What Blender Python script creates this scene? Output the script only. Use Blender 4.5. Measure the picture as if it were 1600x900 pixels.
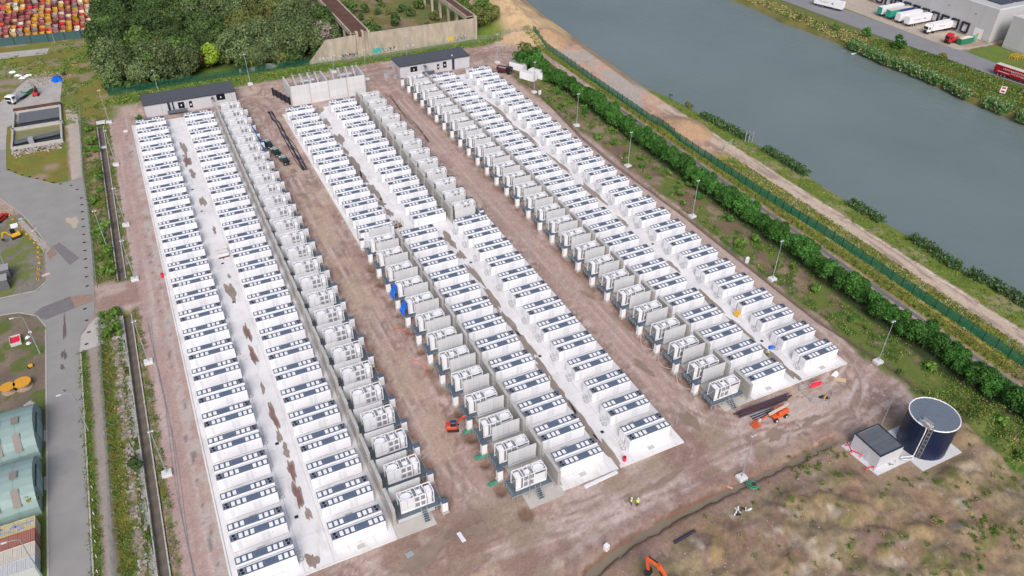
import bpy, bmesh, math, random
import numpy as np
from mathutils import Vector, Matrix
from mathutils.geometry import tessellate_polygon

random.seed(7)
S = bpy.context.scene
for o in list(bpy.data.objects):
    bpy.data.objects.remove(o)
COL = S.collection
R = math.radians

# ------------------------------------------------------------------ camera, sky, sun, exposure
CAM_H, PITCH, ROLL, YAW, FOC = 106.874, 0.643277, 0.0112610, 0.460579, 0.753071
cam = bpy.data.cameras.new('camera')
cam.sensor_fit = 'HORIZONTAL'
cam.sensor_width = 36.0
cam.lens = 36.0 * FOC
cam.clip_start, cam.clip_end = 1.0, 6000.0
co = bpy.data.objects.new('camera', cam)
COL.objects.link(co)
cp, sp = math.cos(PITCH), math.sin(PITCH)
fw = Vector((math.sin(YAW) * cp, math.cos(YAW) * cp, -sp))
rt = Vector((math.cos(YAW), -math.sin(YAW), 0))
up = rt.cross(fw)
c_, s_ = math.cos(ROLL), math.sin(ROLL)
rt, up = c_ * rt + s_ * up, -s_ * rt + c_ * up
M3 = Matrix((rt, up, -fw)).transposed().to_4x4()
M3.translation = (0, 0, CAM_H)
co.matrix_world = M3
S.camera = co

SUN_EL, SUN_AZ = R(43), R(203)          # azimuth clockwise from +Y
w = bpy.data.worlds.new('World')
S.world = w
w.use_nodes = True
nt = w.node_tree
nt.nodes.clear()
sky = nt.nodes.new('ShaderNodeTexSky')
sky.sky_type = 'NISHITA'
sky.sun_disc = False
sky.sun_elevation = SUN_EL
sky.sun_rotation = SUN_AZ
sky.air_density, sky.dust_density, sky.ozone_density = 1.0, 8.0, 1.0
hs = nt.nodes.new('ShaderNodeHueSaturation')
hs.inputs['Saturation'].default_value = 0.95
bg = nt.nodes.new('ShaderNodeBackground')
bg.inputs['Strength'].default_value = 0.125
wo = nt.nodes.new('ShaderNodeOutputWorld')
nt.links.new(sky.outputs[0], hs.inputs['Color'])
nt.links.new(hs.outputs[0], bg.inputs['Color'])
nt.links.new(bg.outputs[0], wo.inputs['Surface'])

sl = bpy.data.lights.new('sun', 'SUN')
sl.energy = 1.2
sl.angle = R(24)
sl.color = (1.0, 0.99, 0.98)
so = bpy.data.objects.new('sun', sl)
COL.objects.link(so)
sd = Vector((math.sin(SUN_AZ) * math.cos(SUN_EL), math.cos(SUN_AZ) * math.cos(SUN_EL), math.sin(SUN_EL)))
so.rotation_euler = (-sd).to_track_quat('-Z', 'Y').to_euler()

S.view_settings.view_transform = 'Standard'
S.view_settings.look = 'None'
S.view_settings.exposure = 0.0
S.view_settings.gamma = 1.0
S.view_settings.use_curve_mapping = False
S.view_settings.use_white_balance = True
S.view_settings.white_balance_temperature = 6050
S.render.engine = 'CYCLES'
S.cycles.max_bounces = 5
S.cycles.diffuse_bounces = 3

# ------------------------------------------------------------------ materials
MATS = {}
def mat(name, rgb, rough=0.6, var=0.10, scale=2.0, metal=0.0, bump=0.0, objvar=0.04, streak=None, spec=0.4, world=False, coat=0.0):
    """plain painted / mineral surface: base colour x noise, small shift from object to object"""
    if name in MATS:
        return MATS[name]
    m = bpy.data.materials.new(name)
    m.use_nodes = True
    t = m.node_tree
    b = t.nodes['Principled BSDF']
    tc = t.nodes.new('ShaderNodeTexCoord')
    src = tc.outputs['Object']
    if world:
        g = t.nodes.new('ShaderNodeNewGeometry')
        src = g.outputs['Position']
    if streak:
        mp = t.nodes.new('ShaderNodeMapping')
        mp.inputs['Scale'].default_value = streak
        t.links.new(src, mp.inputs['Vector'])
        src = mp.outputs[0]
    n = t.nodes.new('ShaderNodeTexNoise')
    n.inputs['Scale'].default_value = scale
    n.inputs['Detail'].default_value = 6
    n.inputs['Roughness'].default_value = 0.65
    t.links.new(src, n.inputs['Vector'])
    mr = t.nodes.new('ShaderNodeMapRange')
    mr.inputs['From Min'].default_value, mr.inputs['From Max'].default_value = 0.25, 0.75
    mr.inputs['To Min'].default_value, mr.inputs['To Max'].default_value = 1 - var, 1 + var
    t.links.new(n.outputs['Fac'], mr.inputs['Value'])
    oi = t.nodes.new('ShaderNodeObjectInfo')
    mo = t.nodes.new('ShaderNodeMapRange')
    mo.inputs['To Min'].default_value, mo.inputs['To Max'].default_value = 1 - objvar, 1 + objvar
    t.links.new(oi.outputs['Random'], mo.inputs['Value'])
    mu = t.nodes.new('ShaderNodeMath'); mu.operation = 'MULTIPLY'
    t.links.new(mr.outputs[0], mu.inputs[0]); t.links.new(mo.outputs[0], mu.inputs[1])
    vm = t.nodes.new('ShaderNodeVectorMath'); vm.operation = 'SCALE'
    vm.inputs[0].default_value = rgb
    t.links.new(mu.outputs[0], vm.inputs['Scale'])
    t.links.new(vm.outputs[0], b.inputs['Base Color'])
    b.inputs['Roughness'].default_value = rough
    b.inputs['Metallic'].default_value = metal
    b.inputs['Specular IOR Level'].default_value = spec
    b.inputs['Coat Weight'].default_value = coat
    if bump:
        bp = t.nodes.new('ShaderNodeBump')
        bp.inputs['Strength'].default_value = bump
        bp.inputs['Distance'].default_value = 0.05
        t.links.new(n.outputs['Fac'], bp.inputs['Height'])
        t.links.new(bp.outputs[0], b.inputs['Normal'])
    MATS[name] = m
    return m

def leaf_mat(name, dark, light, tint=0.25):
    if name in MATS:
        return MATS[name]
    m = bpy.data.materials.new(name)
    m.use_nodes = True
    t = m.node_tree
    b = t.nodes['Principled BSDF']
    g = t.nodes.new('ShaderNodeNewGeometry')
    oi = t.nodes.new('ShaderNodeObjectInfo')
    mx = t.nodes.new('ShaderNodeMix'); mx.data_type = 'RGBA'
    mx.inputs[6].default_value = (*dark, 1); mx.inputs[7].default_value = (*light, 1)
    t.links.new(g.outputs['Random Per Island'], mx.inputs[0])
    mo = t.nodes.new('ShaderNodeMapRange')
    mo.inputs['To Min'].default_value, mo.inputs['To Max'].default_value = 1 - tint, 1 + tint
    t.links.new(oi.outputs['Random'], mo.inputs['Value'])
    vm = t.nodes.new('ShaderNodeVectorMath'); vm.operation = 'SCALE'
    t.links.new(mx.outputs[2], vm.inputs[0]); t.links.new(mo.outputs[0], vm.inputs['Scale'])
    t.links.new(vm.outputs[0], b.inputs['Base Color'])
    b.inputs['Roughness'].default_value = 0.75
    b.inputs['Specular IOR Level'].default_value = 0.2
    MATS[name] = m
    return m

WHITE = mat('white_coated_steel', (0.86, 0.86, 0.88), 0.42, 0.04, 0.8)
WHITE2 = mat('white_louvre_panel', (0.74, 0.75, 0.78), 0.5, 0.03, 2.0)
ROOFD = mat('slate_blue_roof_strip', (0.10, 0.122, 0.18), 0.5, 0.14, 2.5)
ROOFM = mat('slate_blue_vent_panel', (0.125, 0.165, 0.235), 0.5, 0.12, 3.0)
HATCH = mat('white_hatch_cover', (0.86, 0.87, 0.88), 0.45, 0.03, 3.0)
FANG = mat('grey_fan_tray', (0.20, 0.22, 0.27), 0.5, 0.15, 3.0)
BLACK = mat('black_fan', (0.012, 0.013, 0.02), 0.5, 0.1, 3.0)
STEEL = mat('galvanised_steel', (0.42, 0.45, 0.48), 0.45, 0.12, 3.0, metal=0.3)
GRATE = mat('grey_blue_deck_grating', (0.105, 0.135, 0.16), 0.55, 0.22, 3.0)
CONC = mat('pale_concrete', (0.47, 0.455, 0.43), 0.85, 0.12, 1.2, bump=0.15)
CONCW = mat('light_concrete_panel', (0.64, 0.645, 0.66), 0.8, 0.07, 0.9, streak=(1, 1, 0.25), bump=0.1)
CONCG = mat('grey_block_concrete', (0.40, 0.385, 0.36), 0.85, 0.14, 1.5, bump=0.2)
SLAB = mat('white_concrete_slab', (0.745, 0.735, 0.735), 0.75, 0.10, 0.22, world=True, bump=0.06)
ASPH = mat('worn_pale_asphalt', (0.31, 0.30, 0.288), 0.9, 0.10, 0.25, world=True, bump=0.08)
ASPHD = mat('dark_patched_asphalt', (0.185, 0.175, 0.18), 0.9, 0.16, 0.6, world=True, bump=0.1)
BRICKP = mat('brown_stained_paving', (0.30, 0.21, 0.165), 0.9, 0.18, 0.7, world=True)
YARD = mat('light_yard_concrete', (0.42, 0.395, 0.37), 0.9, 0.18, 0.22, world=True)
PUD = mat('wet_brown_silt', (0.30, 0.245, 0.20), 0.33, 0.25, 0.4, world=True)
PUDR = mat('wet_red_silt', (0.24, 0.135, 0.12), 0.3, 0.3, 0.4, world=True)
DARK = mat('dark_rubber', (0.025, 0.025, 0.028), 0.7, 0.15, 4.0)
DGLASS = mat('dark_glass', (0.02, 0.025, 0.03), 0.08, 0.05, 2.0, spec=0.6)
NAVY = mat('navy_tank_steel', (0.012, 0.020, 0.060), 0.34, 0.10, 0.8)
ANTH = mat('anthracite_roof_membrane', (0.085, 0.092, 0.108), 0.7, 0.12, 0.6)
GREYP = mat('light_grey_cladding', (0.55, 0.55, 0.58), 0.5, 0.04, 0.8)
ORANGE = mat('orange_machine_paint', (0.68, 0.12, 0.03), 0.45, 0.08, 2.0)
REDP = mat('red_paint', (0.55, 0.025, 0.03), 0.45, 0.08, 2.0)
REDB = mat('bright_red_plastic', (0.75, 0.02, 0.05), 0.5, 0.08, 2.0)
YELL = mat('yellow_paint', (0.78, 0.42, 0.02), 0.5, 0.1, 2.0)
GREENP = mat('green_paint', (0.03, 0.22, 0.12), 0.5, 0.12, 2.0)
MINT = mat('pale_mint_sheeting', (0.26, 0.36, 0.34), 0.55, 0.08, 0.5)
BLUET = mat('blue_tarpaulin', (0.01, 0.13, 0.62), 0.4, 0.15, 1.5, bump=0.3)
GREENT = mat('green_geotextile', (0.06, 0.25, 0.15), 0.6, 0.2, 1.5)
FENCEG = mat('green_fence_wire', (0.02, 0.20, 0.115), 0.55, 0.12, 1.0)
FENCEP = mat('dark_green_post', (0.012, 0.05, 0.035), 0.55, 0.1, 1.0)
TEALF = mat('dull_teal_board', (0.055, 0.115, 0.125), 0.6, 0.14, 0.6)
RUST = mat('rusty_brown_steel', (0.115, 0.058, 0.04), 0.8, 0.35, 0.5)
RUIN = mat('weathered_cream_concrete', (0.45, 0.39, 0.31), 0.9, 0.38, 0.35, streak=(1, 1, 0.35), bump=0.2)
TRUNK = mat('grey_brown_bark', (0.12, 0.095, 0.07), 0.9, 0.2, 2.0)
SANDM = mat('yellow_sand', (0.50, 0.36, 0.19), 0.95, 0.16, 0.25, world=True, bump=0.3)
SANDB = mat('brown_sand', (0.40, 0.27, 0.17), 0.95, 0.18, 0.3, world=True, bump=0.3)
KERB = mat('kerb_concrete', (0.43, 0.40, 0.37), 0.9, 0.12, 0.8)
SKIN = mat('skin', (0.45, 0.27, 0.19), 0.6, 0.05, 3.0)
HIVIS = mat('hi_vis_yellow', (0.62, 0.85, 0.08), 0.7, 0.08, 4.0)
TROUS = mat('dark_workwear', (0.02, 0.022, 0.03), 0.8, 0.15, 4.0)
RUSTRED = mat('rust_red_container', (0.33, 0.105, 0.075), 0.6, 0.14, 0.8)
CREAM = mat('cream_container', (0.62, 0.57, 0.49), 0.6, 0.10, 0.8)
LGREY = mat('pale_grey_container', (0.55, 0.56, 0.57), 0.6, 0.08, 0.8)
PIPEM = mat('dark_purple_pipe', (0.075, 0.045, 0.06), 0.5, 0.12, 1.0)
CABLE = mat('black_blue_cable', (0.035, 0.035, 0.06), 0.5, 0.2, 1.0)

def slab_dirt(m):
    """dried mud trodden along the aisles and faint pour-to-pour differences"""
    t = m.node_tree; b = t.nodes['Principled BSDF']
    src = b.inputs['Base Color'].links[0].from_socket
    g = t.nodes.new('ShaderNodeNewGeometry')
    mp = t.nodes.new('ShaderNodeMapping'); mp.inputs['Scale'].default_value = (.55, .16, .3)
    n = t.nodes.new('ShaderNodeTexNoise'); n.inputs['Scale'].default_value = 1.0; n.inputs['Detail'].default_value = 9; n.inputs['Roughness'].default_value = .68
    r = t.nodes.new('ShaderNodeMapRange'); r.inputs['From Min'].default_value, r.inputs['From Max'].default_value = .52, .72
    r.inputs['To Min'].default_value, r.inputs['To Max'].default_value = 0, .55
    mx = t.nodes.new('ShaderNodeMix'); mx.data_type = 'RGBA'; mx.inputs[7].default_value = (.46, .39, .33, 1)
    t.links.new(g.outputs['Position'], mp.inputs['Vector']); t.links.new(mp.outputs[0], n.inputs['Vector'])
    t.links.new(n.outputs['Fac'], r.inputs['Value']); t.links.new(r.outputs[0], mx.inputs[0])
    t.links.new(src, mx.inputs[6]); t.links.new(mx.outputs[2], b.inputs['Base Color'])
slab_dirt(SLAB)

# ------------------------------------------------------------------ mesh helpers
class MB:
    """collects shapes, then links them as one mesh object"""
    def __init__(s):
        s.v, s.f, s.mi, s.mats, s.cur = [], [], [], [], 0
    def use(s, m):
        if m not in s.mats:
            s.mats.append(m)
        s.cur = s.mats.index(m)
        return s
    def add(s, vs, fs):
        b = len(s.v)
        s.v += [tuple(x) for x in vs]
        s.f += [tuple(i + b for i in f) for f in fs]
        s.mi += [s.cur] * len(fs)
        return s
    def box(s, x0, x1, y0, y1, z0, z1):
        return s.add([(x0, y0, z0), (x1, y0, z0), (x1, y1, z0), (x0, y1, z0), (x0, y0, z1), (x1, y0, z1), (x1, y1, z1), (x0, y1, z1)],
                     [(0, 3, 2, 1), (4, 5, 6, 7), (0, 1, 5, 4), (1, 2, 6, 5), (2, 3, 7, 6), (3, 0, 4, 7)])
    def cbox(s, x0, x1, y0, y1, z0, z1, c=0.06):
        """box with chamfered upright edges and top edges"""
        o = [(x0 + c, y0), (x1 - c, y0), (x1, y0 + c), (x1, y1 - c), (x1 - c, y1), (x0 + c, y1), (x0, y1 - c), (x0, y0 + c)]
        mx, my = (x0 + x1) / 2, (y0 + y1) / 2
        k = [(mx + (x - mx) * (1 - c / max(.05, (x1 - x0) / 2)), my + (y - my) * (1 - c / max(.05, (y1 - y0) / 2))) for x, y in o]
        vs = [(x, y, z0) for x, y in o] + [(x, y, z1 - c) for x, y in o] + [(x, y, z1) for x, y in k]
        fs = [tuple(range(7, -1, -1)), tuple(range(16, 24))]
        for r in (0, 8):
            fs += [(r + i, r + (i + 1) % 8, r + 8 + (i + 1) % 8, r + 8 + i) for i in range(8)]
        return s.add(vs, fs)
    def tube(s, p, q, r, r2=None, n=8, cap=True):
        p, q = Vector(p), Vector(q)
        r2 = r if r2 is None else r2
        d = (q - p).normalized()
        a = d.orthogonal().normalized(); b = d.cross(a)
        vs = []
        for c, rr in ((p, r), (q, r2)):
            vs += [c + rr * (math.cos(2 * math.pi * i / n) * a + math.sin(2 * math.pi * i / n) * b) for i in range(n)]
        fs = [(i, (i + 1) % n, n + (i + 1) % n, n + i) for i in range(n)]
        if cap:
            fs += [tuple(range(n - 1, -1, -1)), tuple(range(n, 2 * n))]
        return s.add(vs, fs)
    def path(s, pts, r, n=6):
        for a, b in zip(pts, pts[1:]):
            s.tube(a, b, r, n=n)
        return s
    def bar(s, p, q, wd, h):
        """square bar between two points"""
        p, q = Vector(p), Vector(q)
        d = (q - p).normalized()
        a = d.cross(Vector((0, 0, 1)))
        a = Vector((1, 0, 0)) if a.length < 1e-3 else a.normalized()
        b = a.cross(d).normalized()
        vs = [c + i * wd / 2 * a + j * h / 2 * b for c in (p, q) for i, j in ((-1, -1), (1, -1), (1, 1), (-1, 1))]
        return s.add(vs, [(0, 1, 2, 3), (7, 6, 5, 4), (0, 4, 5, 1), (1, 5, 6, 2), (2, 6, 7, 3), (3, 7, 4, 0)])
    def prism(s, prof, axis, a0, a1):
        """extrude a closed 2-D profile; axis x: profile (y,z); y: (x,z); z: (x,y)"""
        n = len(prof)
        f = {'x': lambda u, v, a: (a, u, v), 'y': lambda u, v, a: (u, a, v), 'z': lambda u, v, a: (u, v, a)}[axis]
        vs = [f(u, v, a0) for u, v in prof] + [f(u, v, a1) for u, v in prof]
        fs = [(i, (i + 1) % n, n + (i + 1) % n, n + i) for i in range(n)] + [tuple(range(n - 1, -1, -1)), tuple(range(n, 2 * n))]
        return s.add(vs, fs)
    def wheel(s, c, r, wd, axis='y', n=14):
        d = Vector((0, wd / 2, 0)) if axis == 'y' else Vector((wd / 2, 0, 0))
        return s.tube(Vector(c) - d, Vector(c) + d, r, n=n)
    def torus(s, c, rr, r, n=14, k=6):
        vs, fs = [], []
        for i in range(n):
            a = 2 * math.pi * i / n
            for j in range(k):
                b = 2 * math.pi * j / k
                vs.append((c[0] + (rr + r * math.cos(b)) * math.cos(a), c[1] + (rr + r * math.cos(b)) * math.sin(a), c[2] + r * math.sin(b)))
                fs.append((i * k + j, ((i + 1) % n) * k + j, ((i + 1) % n) * k + (j + 1) % k, i * k + (j + 1) % k))
        return s.add(vs, fs)
    def mesh(s, name):
        me = bpy.data.meshes.new(name)
        me.from_pydata(s.v, [], s.f)
        for m in s.mats:
            me.materials.append(m)
        me.polygons.foreach_set('material_index', s.mi)
        bm = bmesh.new(); bm.from_mesh(me)
        bmesh.ops.recalc_face_normals(bm, faces=bm.faces)
        bm.to_mesh(me); bm.free()
        return me
    def build(s, name, parent=None):
        return obj(name, s.mesh(name), parent)

def obj(name, me, parent=None):
    o = bpy.data.objects.new(name, me)
    COL.objects.link(o)
    if parent:
        o.parent = parent
    return o

def tag(o, label, cat, group=None):
    o['label'] = label; o['category'] = cat
    if group:
        o['group'] = group
    return o

def thing(name, label, cat, loc=(0, 0, 0), rz=0.0, group=None):
    o = bpy.data.objects.new(name, None)
    COL.objects.link(o)
    o.location = loc; o.rotation_euler = (0, 0, rz)
    o.empty_display_size = 0.3
    return tag(o, label, cat, group)

def kind(o, k):
    o['kind'] = k
    return o

KIDS = {}
def copy_tree(o, parent=None):
    c = o.copy(); COL.objects.link(c)
    if parent:
        c.parent = parent
    for ch in KIDS.setdefault(o.name, list(o.children)):
        copy_tree(ch, c)
    return c

def sheet(name, pts, z, m, k='structure', parent=None):
    """flat polygon on the ground"""
    pts = [Vector((x, y, 0)) for x, y in pts]
    tri = tessellate_polygon([pts])
    mb = MB().use(m)
    mb.add([(p.x, p.y, z) for p in pts], tri)
    me = mb.mesh(name)
    bm = bmesh.new(); bm.from_mesh(me)
    for f in bm.faces:
        if f.normal.z < 0:
            f.normal_flip()
    bm.to_mesh(me); bm.free()
    o = obj(name, me, parent)
    if k:
        o['kind'] = k
    return o

def blob(cx, cy, rx, ry, n=22, j=0.22, seed=0, rot=0.0):
    rnd = random.Random(seed * 77 + 5)
    ph = [rnd.uniform(0, 6.28) for _ in range(5)]
    out = []
    for i in range(n):
        a = 2 * math.pi * i / n
        k = 1 + j * (0.6 * math.sin(2 * a + ph[0]) + 0.5 * math.sin(3 * a + ph[1]) + 0.45 * math.sin(5 * a + ph[2]) + 0.35 * math.sin(7 * a + ph[3])) + rnd.uniform(-j, j) * 0.3
        x, y = rx * k * math.cos(a), ry * k * math.sin(a)
        out.append((cx + x * math.cos(rot) - y * math.sin(rot), cy + x * math.sin(rot) + y * math.cos(rot)))
    return out

def quads(name, C, N, size, mats, mi=None, elong=1.0, seed=0):
    """many small leaf quads: centres C (n,3), normals N (n,3), half-sizes size (n,)"""
    rs = np.random.RandomState(seed)
    n = len(C)
    N = N / np.maximum(np.linalg.norm(N, axis=1, keepdims=True), 1e-6)
    t = np.cross(N, rs.normal(size=(n, 3)))
    t /= np.maximum(np.linalg.norm(t, axis=1, keepdims=True), 1e-6)
    b = np.cross(N, t)
    t = t * size[:, None] * elong
    b = b * size[:, None]
    V = np.stack([C - t - b, C + t - b, C + t + b, C - t + b], 1).reshape(-1, 3)
    me = bpy.data.meshes.new(name)
    me.vertices.add(4 * n); me.loops.add(4 * n); me.polygons.add(n)
    me.vertices.foreach_set('co', V.ravel().astype(np.float32))
    me.loops.foreach_set('vertex_index', np.arange(4 * n, dtype=np.int32))
    me.polygons.foreach_set('loop_start', np.arange(0, 4 * n, 4, dtype=np.int32))
    for m in mats:
        me.materials.append(m)
    if mi is not None:
        me.polygons.foreach_set('material_index', mi.astype(np.int32))
    me.update(calc_edges=True)
    return me

def crown_arrays(seed, rx, ry, rz, n, leaf, lobes=12, base=0.35):
    rs = np.random.RandomState(seed)
    d = rs.normal(size=(lobes, 3)); d /= np.linalg.norm(d, axis=1, keepdims=True)
    d[:, 2] = d[:, 2] * .95 + .05
    rad = rs.uniform(0.45, 0.78, lobes)
    L = d * rad[:, None] * np.array([rx, ry, rz]) + np.array([0, 0, rz])
    lr = rs.uniform(0.34, 0.54, lobes) * min(rx, ry, rz) * 1.15
    k = rs.randint(0, lobes, n)
    q = rs.normal(size=(n, 3)); q /= np.linalg.norm(q, axis=1, keepdims=True)
    q[:, 2] = np.where(q[:, 2] < -0.3, -q[:, 2], q[:, 2])
    rr = lr[k] * rs.uniform(0.72, 1.08, n) * (1 + 0.15 * np.sin(q[:, 0] * 7 + k) * np.cos(q[:, 1] * 6))
    C = L[k] + q * rr[:, None]
    C[:, 2] = np.maximum(C[:, 2], 0.08 * rz)
    N = q + rs.normal(size=(n, 3)) * 0.55
    return C, N, rs.uniform(0.6, 1.25, n) * leaf

# value noise
_T = np.random.RandomState(3).rand(256, 256)
def vn(x, y, s=0):
    xi, yi = np.floor(x).astype(int), np.floor(y).astype(int)
    fx, fy = x - xi, y - yi
    fx, fy = fx * fx * (3 - 2 * fx), fy * fy * (3 - 2 * fy)
    g = lambda a, b: _T[(a + s * 37) % 256, (b + s * 91) % 256]
    return (g(xi, yi) * (1 - fx) + g(xi + 1, yi) * fx) * (1 - fy) + (g(xi, yi + 1) * (1 - fx) + g(xi + 1, yi + 1) * fx) * fy
def fbm(x, y, s=0, o=4):
    t, a, k = 0, 0.5, 0
    for i in range(o):
        t = t + a * vn(x * 2 ** i, y * 2 ** i, s + i); k += a; a *= 0.5
    return t / k

# ------------------------------------------------------------------ the ground: one sculpted sheet, coloured by what lies there
def sm(x, a, b):
    t = np.clip((x - a) / (b - a), 0, 1)
    return t * t * (3 - 2 * t)
def band(x, a, b, s=0.5):
    return sm(x, a - s, a + s) * (1 - sm(x, b - s, b + s))
def polyd(u, v, pts):
    """distance to a polyline"""
    d = np.full(u.shape, 1e9)
    for (x0, y0), (x1, y1) in zip(pts, pts[1:]):
        dx, dy = x1 - x0, y1 - y0
        t = np.clip(((u - x0) * dx + (v - y0) * dy) / (dx * dx + dy * dy), 0, 1)
        d = np.minimum(d, np.hypot(u - x0 - t * dx, v - y0 - t * dy))
    return d

TRENCH = [(38, 53.5), (42.3, 56.3), (47.3, 57.7), (59.4, 59.2), (74.7, 59.9), (89.2, 60.0), (96.9, 60.2)]
RTRENCH = [(123, 252), (121.2, 222), (117.6, 189), (117.4, 168), (118.6, 139.5), (118.8, 104), (119, 88), (121.3, 73), (121.8, 62)]
SHORE = [(167, 330), (163.3, 294.8), (160.8, 253), (158.7, 218.3), (161.6, 195.4), (164.3, 169.4), (165.1, 147.9), (164.0, 131.8), (164.5, 114.3), (165.5, 98.7), (164.5, 91.7), (166.3, 78.6), (166.5, 40), (167, 0)]
_sv = np.array([p[1] for p in SHORE[::-1]]); _su = np.array([p[0] for p in SHORE[::-1]])
def shore_u(v):
    return np.interp(v, _sv, _su)

def heaps(u, v, s, seed):
    """dumped heaps: distance to the nearest heap centre and a number for each heap"""
    rs = np.random.RandomState(seed); T = rs.rand(64, 64, 3)
    x, y = u / s, v / s
    xi, yi = np.floor(x).astype(int), np.floor(y).astype(int)
    best = np.full(u.shape, 9.0); idn = np.zeros(u.shape)
    for i in (-1, 0, 1):
        for j in (-1, 0, 1):
            t = T[(xi + i) % 64, (yi + j) % 64]
            d = np.hypot(xi + i + t[..., 0] - x, yi + j + t[..., 1] - y)
            m = d < best
            best = np.where(m, d, best); idn = np.where(m, t[..., 2], idn)
    return best, idn

def ground_height(u, v):
    z = 0.10 * (fbm(u / 2.2, v / 2.2, 1) - 0.5)
    flat = band(u, -9, 116, .5) * band(v, 74, 256, 1)
    z = z * (1 - 0.6 * flat) - 0.03
    mound = (1 - sm(v, 52, 57.5)) * sm(u, 44, 54) * (1 - sm(u, 133, 139))
    pad = band(u, 95, 116.5, 1.5) * band(v, 47, 60, 1.5)
    mound = mound * (1 - pad)
    z = z + mound * (2.4 * (fbm(u / 10, v / 8, 5) - 0.42) + 1.1 * (fbm(u / 3.2, v / 2.6, 9) - 0.5))
    hd, hi = heaps(u + 2 * (fbm(u / 4, v / 4, 19) - .5), v * 1.15 + 2 * (fbm(u / 4, v / 4, 23) - .5), 4.6, 5)
    z = z + mound * (.35 + .75 * hi) * np.maximum(0, 1 - hd * hd * 1.9) * sm(fbm(u / 14, v / 12, 29), .40, .56)
    berm = np.exp(-((polyd(u, v, TRENCH) - 2.6) / 1.3) ** 2)
    z = z + 0.35 * berm * fbm(u / 2.5, v / 2.5, 11) * (1 - pad)
    z = z - 0.85 * (1 - sm(polyd(u, v, TRENCH) + 1.3 * (fbm(u / 1.8, v / 1.8, 59) - .5), 0.3, 1.0)) * (1 - pad)
    z = z - 0.35 * (1 - sm(polyd(u, v, RTRENCH), 0.2, 0.7)) + 0.22 * np.exp(-((polyd(u, v, RTRENCH) - 1.2) / .6) ** 2) * fbm(u / 2, v / 2, 13)
    z = z - 0.9 * band(u, 139.7, 141.3, 0.3) * band(v, 40, 224, 2)
    z = z - 1.2 * band(u, -18.35, -16.2, 0.12) * (1 - band(v, 157.5, 170, 1)) * (v < 263)
    # rubble ridge and spoil heaps beside the channel
    z = z + 0.75 * band(u, -21.3, -19.0, 0.7) * (v < 156) * fbm(u / 1.6, v / 2.6, 15)
    z = z + 1.1 * band(u, -21.8, -18.6, 1.0) * band(v, 171, 262, 3) * (fbm(u / 3, v / 4.5, 17) - .25)
    for cx, cy, r, h in PITS:
        z = z - h * np.exp(-(((u - cx) ** 2 + (v - cy) ** 2) / (r * r)) ** 2)
    for cx, cy, r, h in SAND:
        dd = np.hypot((u - cx), (v - cy) * 0.8)
        z = z + np.maximum(0, h * (1 - dd / r)) * (0.8 + 0.5 * fbm(u / 3, v / 3, 21)) * sm(shore_u(v) - u, 1.0, 5.0)
    z = z - 3.2 * sm(u - shore_u(v), -0.6, 2.6)
    return z

SAND = [(146, 286, 19, 5.5), (138, 304, 18, 6), (150, 312, 14, 4.5), (150.5, 271, 7, 2.2), (150, 181, 8.5, 2.9), (152.5, 175.5, 4.5, 1.2), (146.5, 322, 14, 5)]
PITS = [(36.6, 89.5, .9, .5), (36.4, 83.0, .9, .55), (36.7, 96.5, 1.0, .5), (36.2, 76.5, 1.0, .5), (36.5, 110, .8, .4), (36.5, 116, .9, .45), (36.4, 123, .9, .4), (36.4, 129.5, .8, .45), (36.5, 142, .8, .45), (36.3, 148.5, .8, .45), (38.0, 70.5, 1.6, .25)]

def lerp(c, k, t):
    return c * (1 - t[..., None]) + np.array(k)[None, None] * t[..., None] if not isinstance(k, np.ndarray) or k.ndim == 1 else c * (1 - t[..., None]) + k * t[..., None]

def _arc(pts, n=14):
    """smooth curve through a few points"""
    P = np.array(pts, float); t = np.linspace(0, len(P) - 1, n); out = []
    for x in t:
        i = min(int(x), len(P) - 2); f = x - i
        p0, p1, p2, p3 = P[max(i - 1, 0)], P[i], P[i + 1], P[min(i + 2, len(P) - 1)]
        out.append(tuple(.5 * (2 * p1 + (p2 - p0) * f + (2 * p0 - 5 * p1 + 4 * p2 - p3) * f * f + (3 * p1 - p0 - 3 * p2 + p3) * f ** 3)))
    return out
TYRES = [(_arc(p_), w_, k_) for p_, w_, k_ in (
    ([(30, 200), (31, 150), (30, 100), (31, 80), (38, 68), (52, 64)], .3, 0), ([(32, 190), (33, 140), (32, 95), (29, 78), (18, 68)], .28, 1), ([(29.5, 230), (29, 180), (31, 130), (33, 90)], .25, 1),
    ([(76, 240), (76, 160), (75, 100), (76, 80), (84, 69), (100, 66)], .3, 0), ([(78, 200), (77.5, 130), (77, 90), (71, 72), (58, 65)], .28, 1), ([(74.5, 170), (75.5, 110), (78, 78), (92, 66)], .26, 1), ([(77, 120), (78, 84), (86, 72), (99, 70), (114, 76)], .3, 0),
    ([(10, 66), (30, 66), (55, 63.5), (80, 65), (100, 64), (116, 72), (117, 95), (116.5, 140), (116.5, 220)], .3, 0), ([(14, 70), (36, 69), (60, 67), (84, 67.5), (104, 64)], .28, 1), ([(100, 62), (110, 66), (117, 80), (117.5, 130)], .25, 1),
    ([(-12.5, 40), (-12, 110), (-12.5, 180), (-12, 250), (-6, 268), (26, 266)], .35, 0), ([(-11, 90), (-11.3, 150), (-13, 162), (-20, 163)], .3, 1), ([(30, 258), (33, 250), (31, 230)], .3, 1),
    ([(88, 50), (100, 46), (112, 44), (122, 47)], .3, 0), ([(84, 55), (98, 44.5), (116, 42)], .3, 1), ([(60, 40), (75, 46), (92, 44), (104, 38), (112, 30)], .35, 1), ([(118, 56), (119, 46), (126, 38)], .3, 0))]

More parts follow.
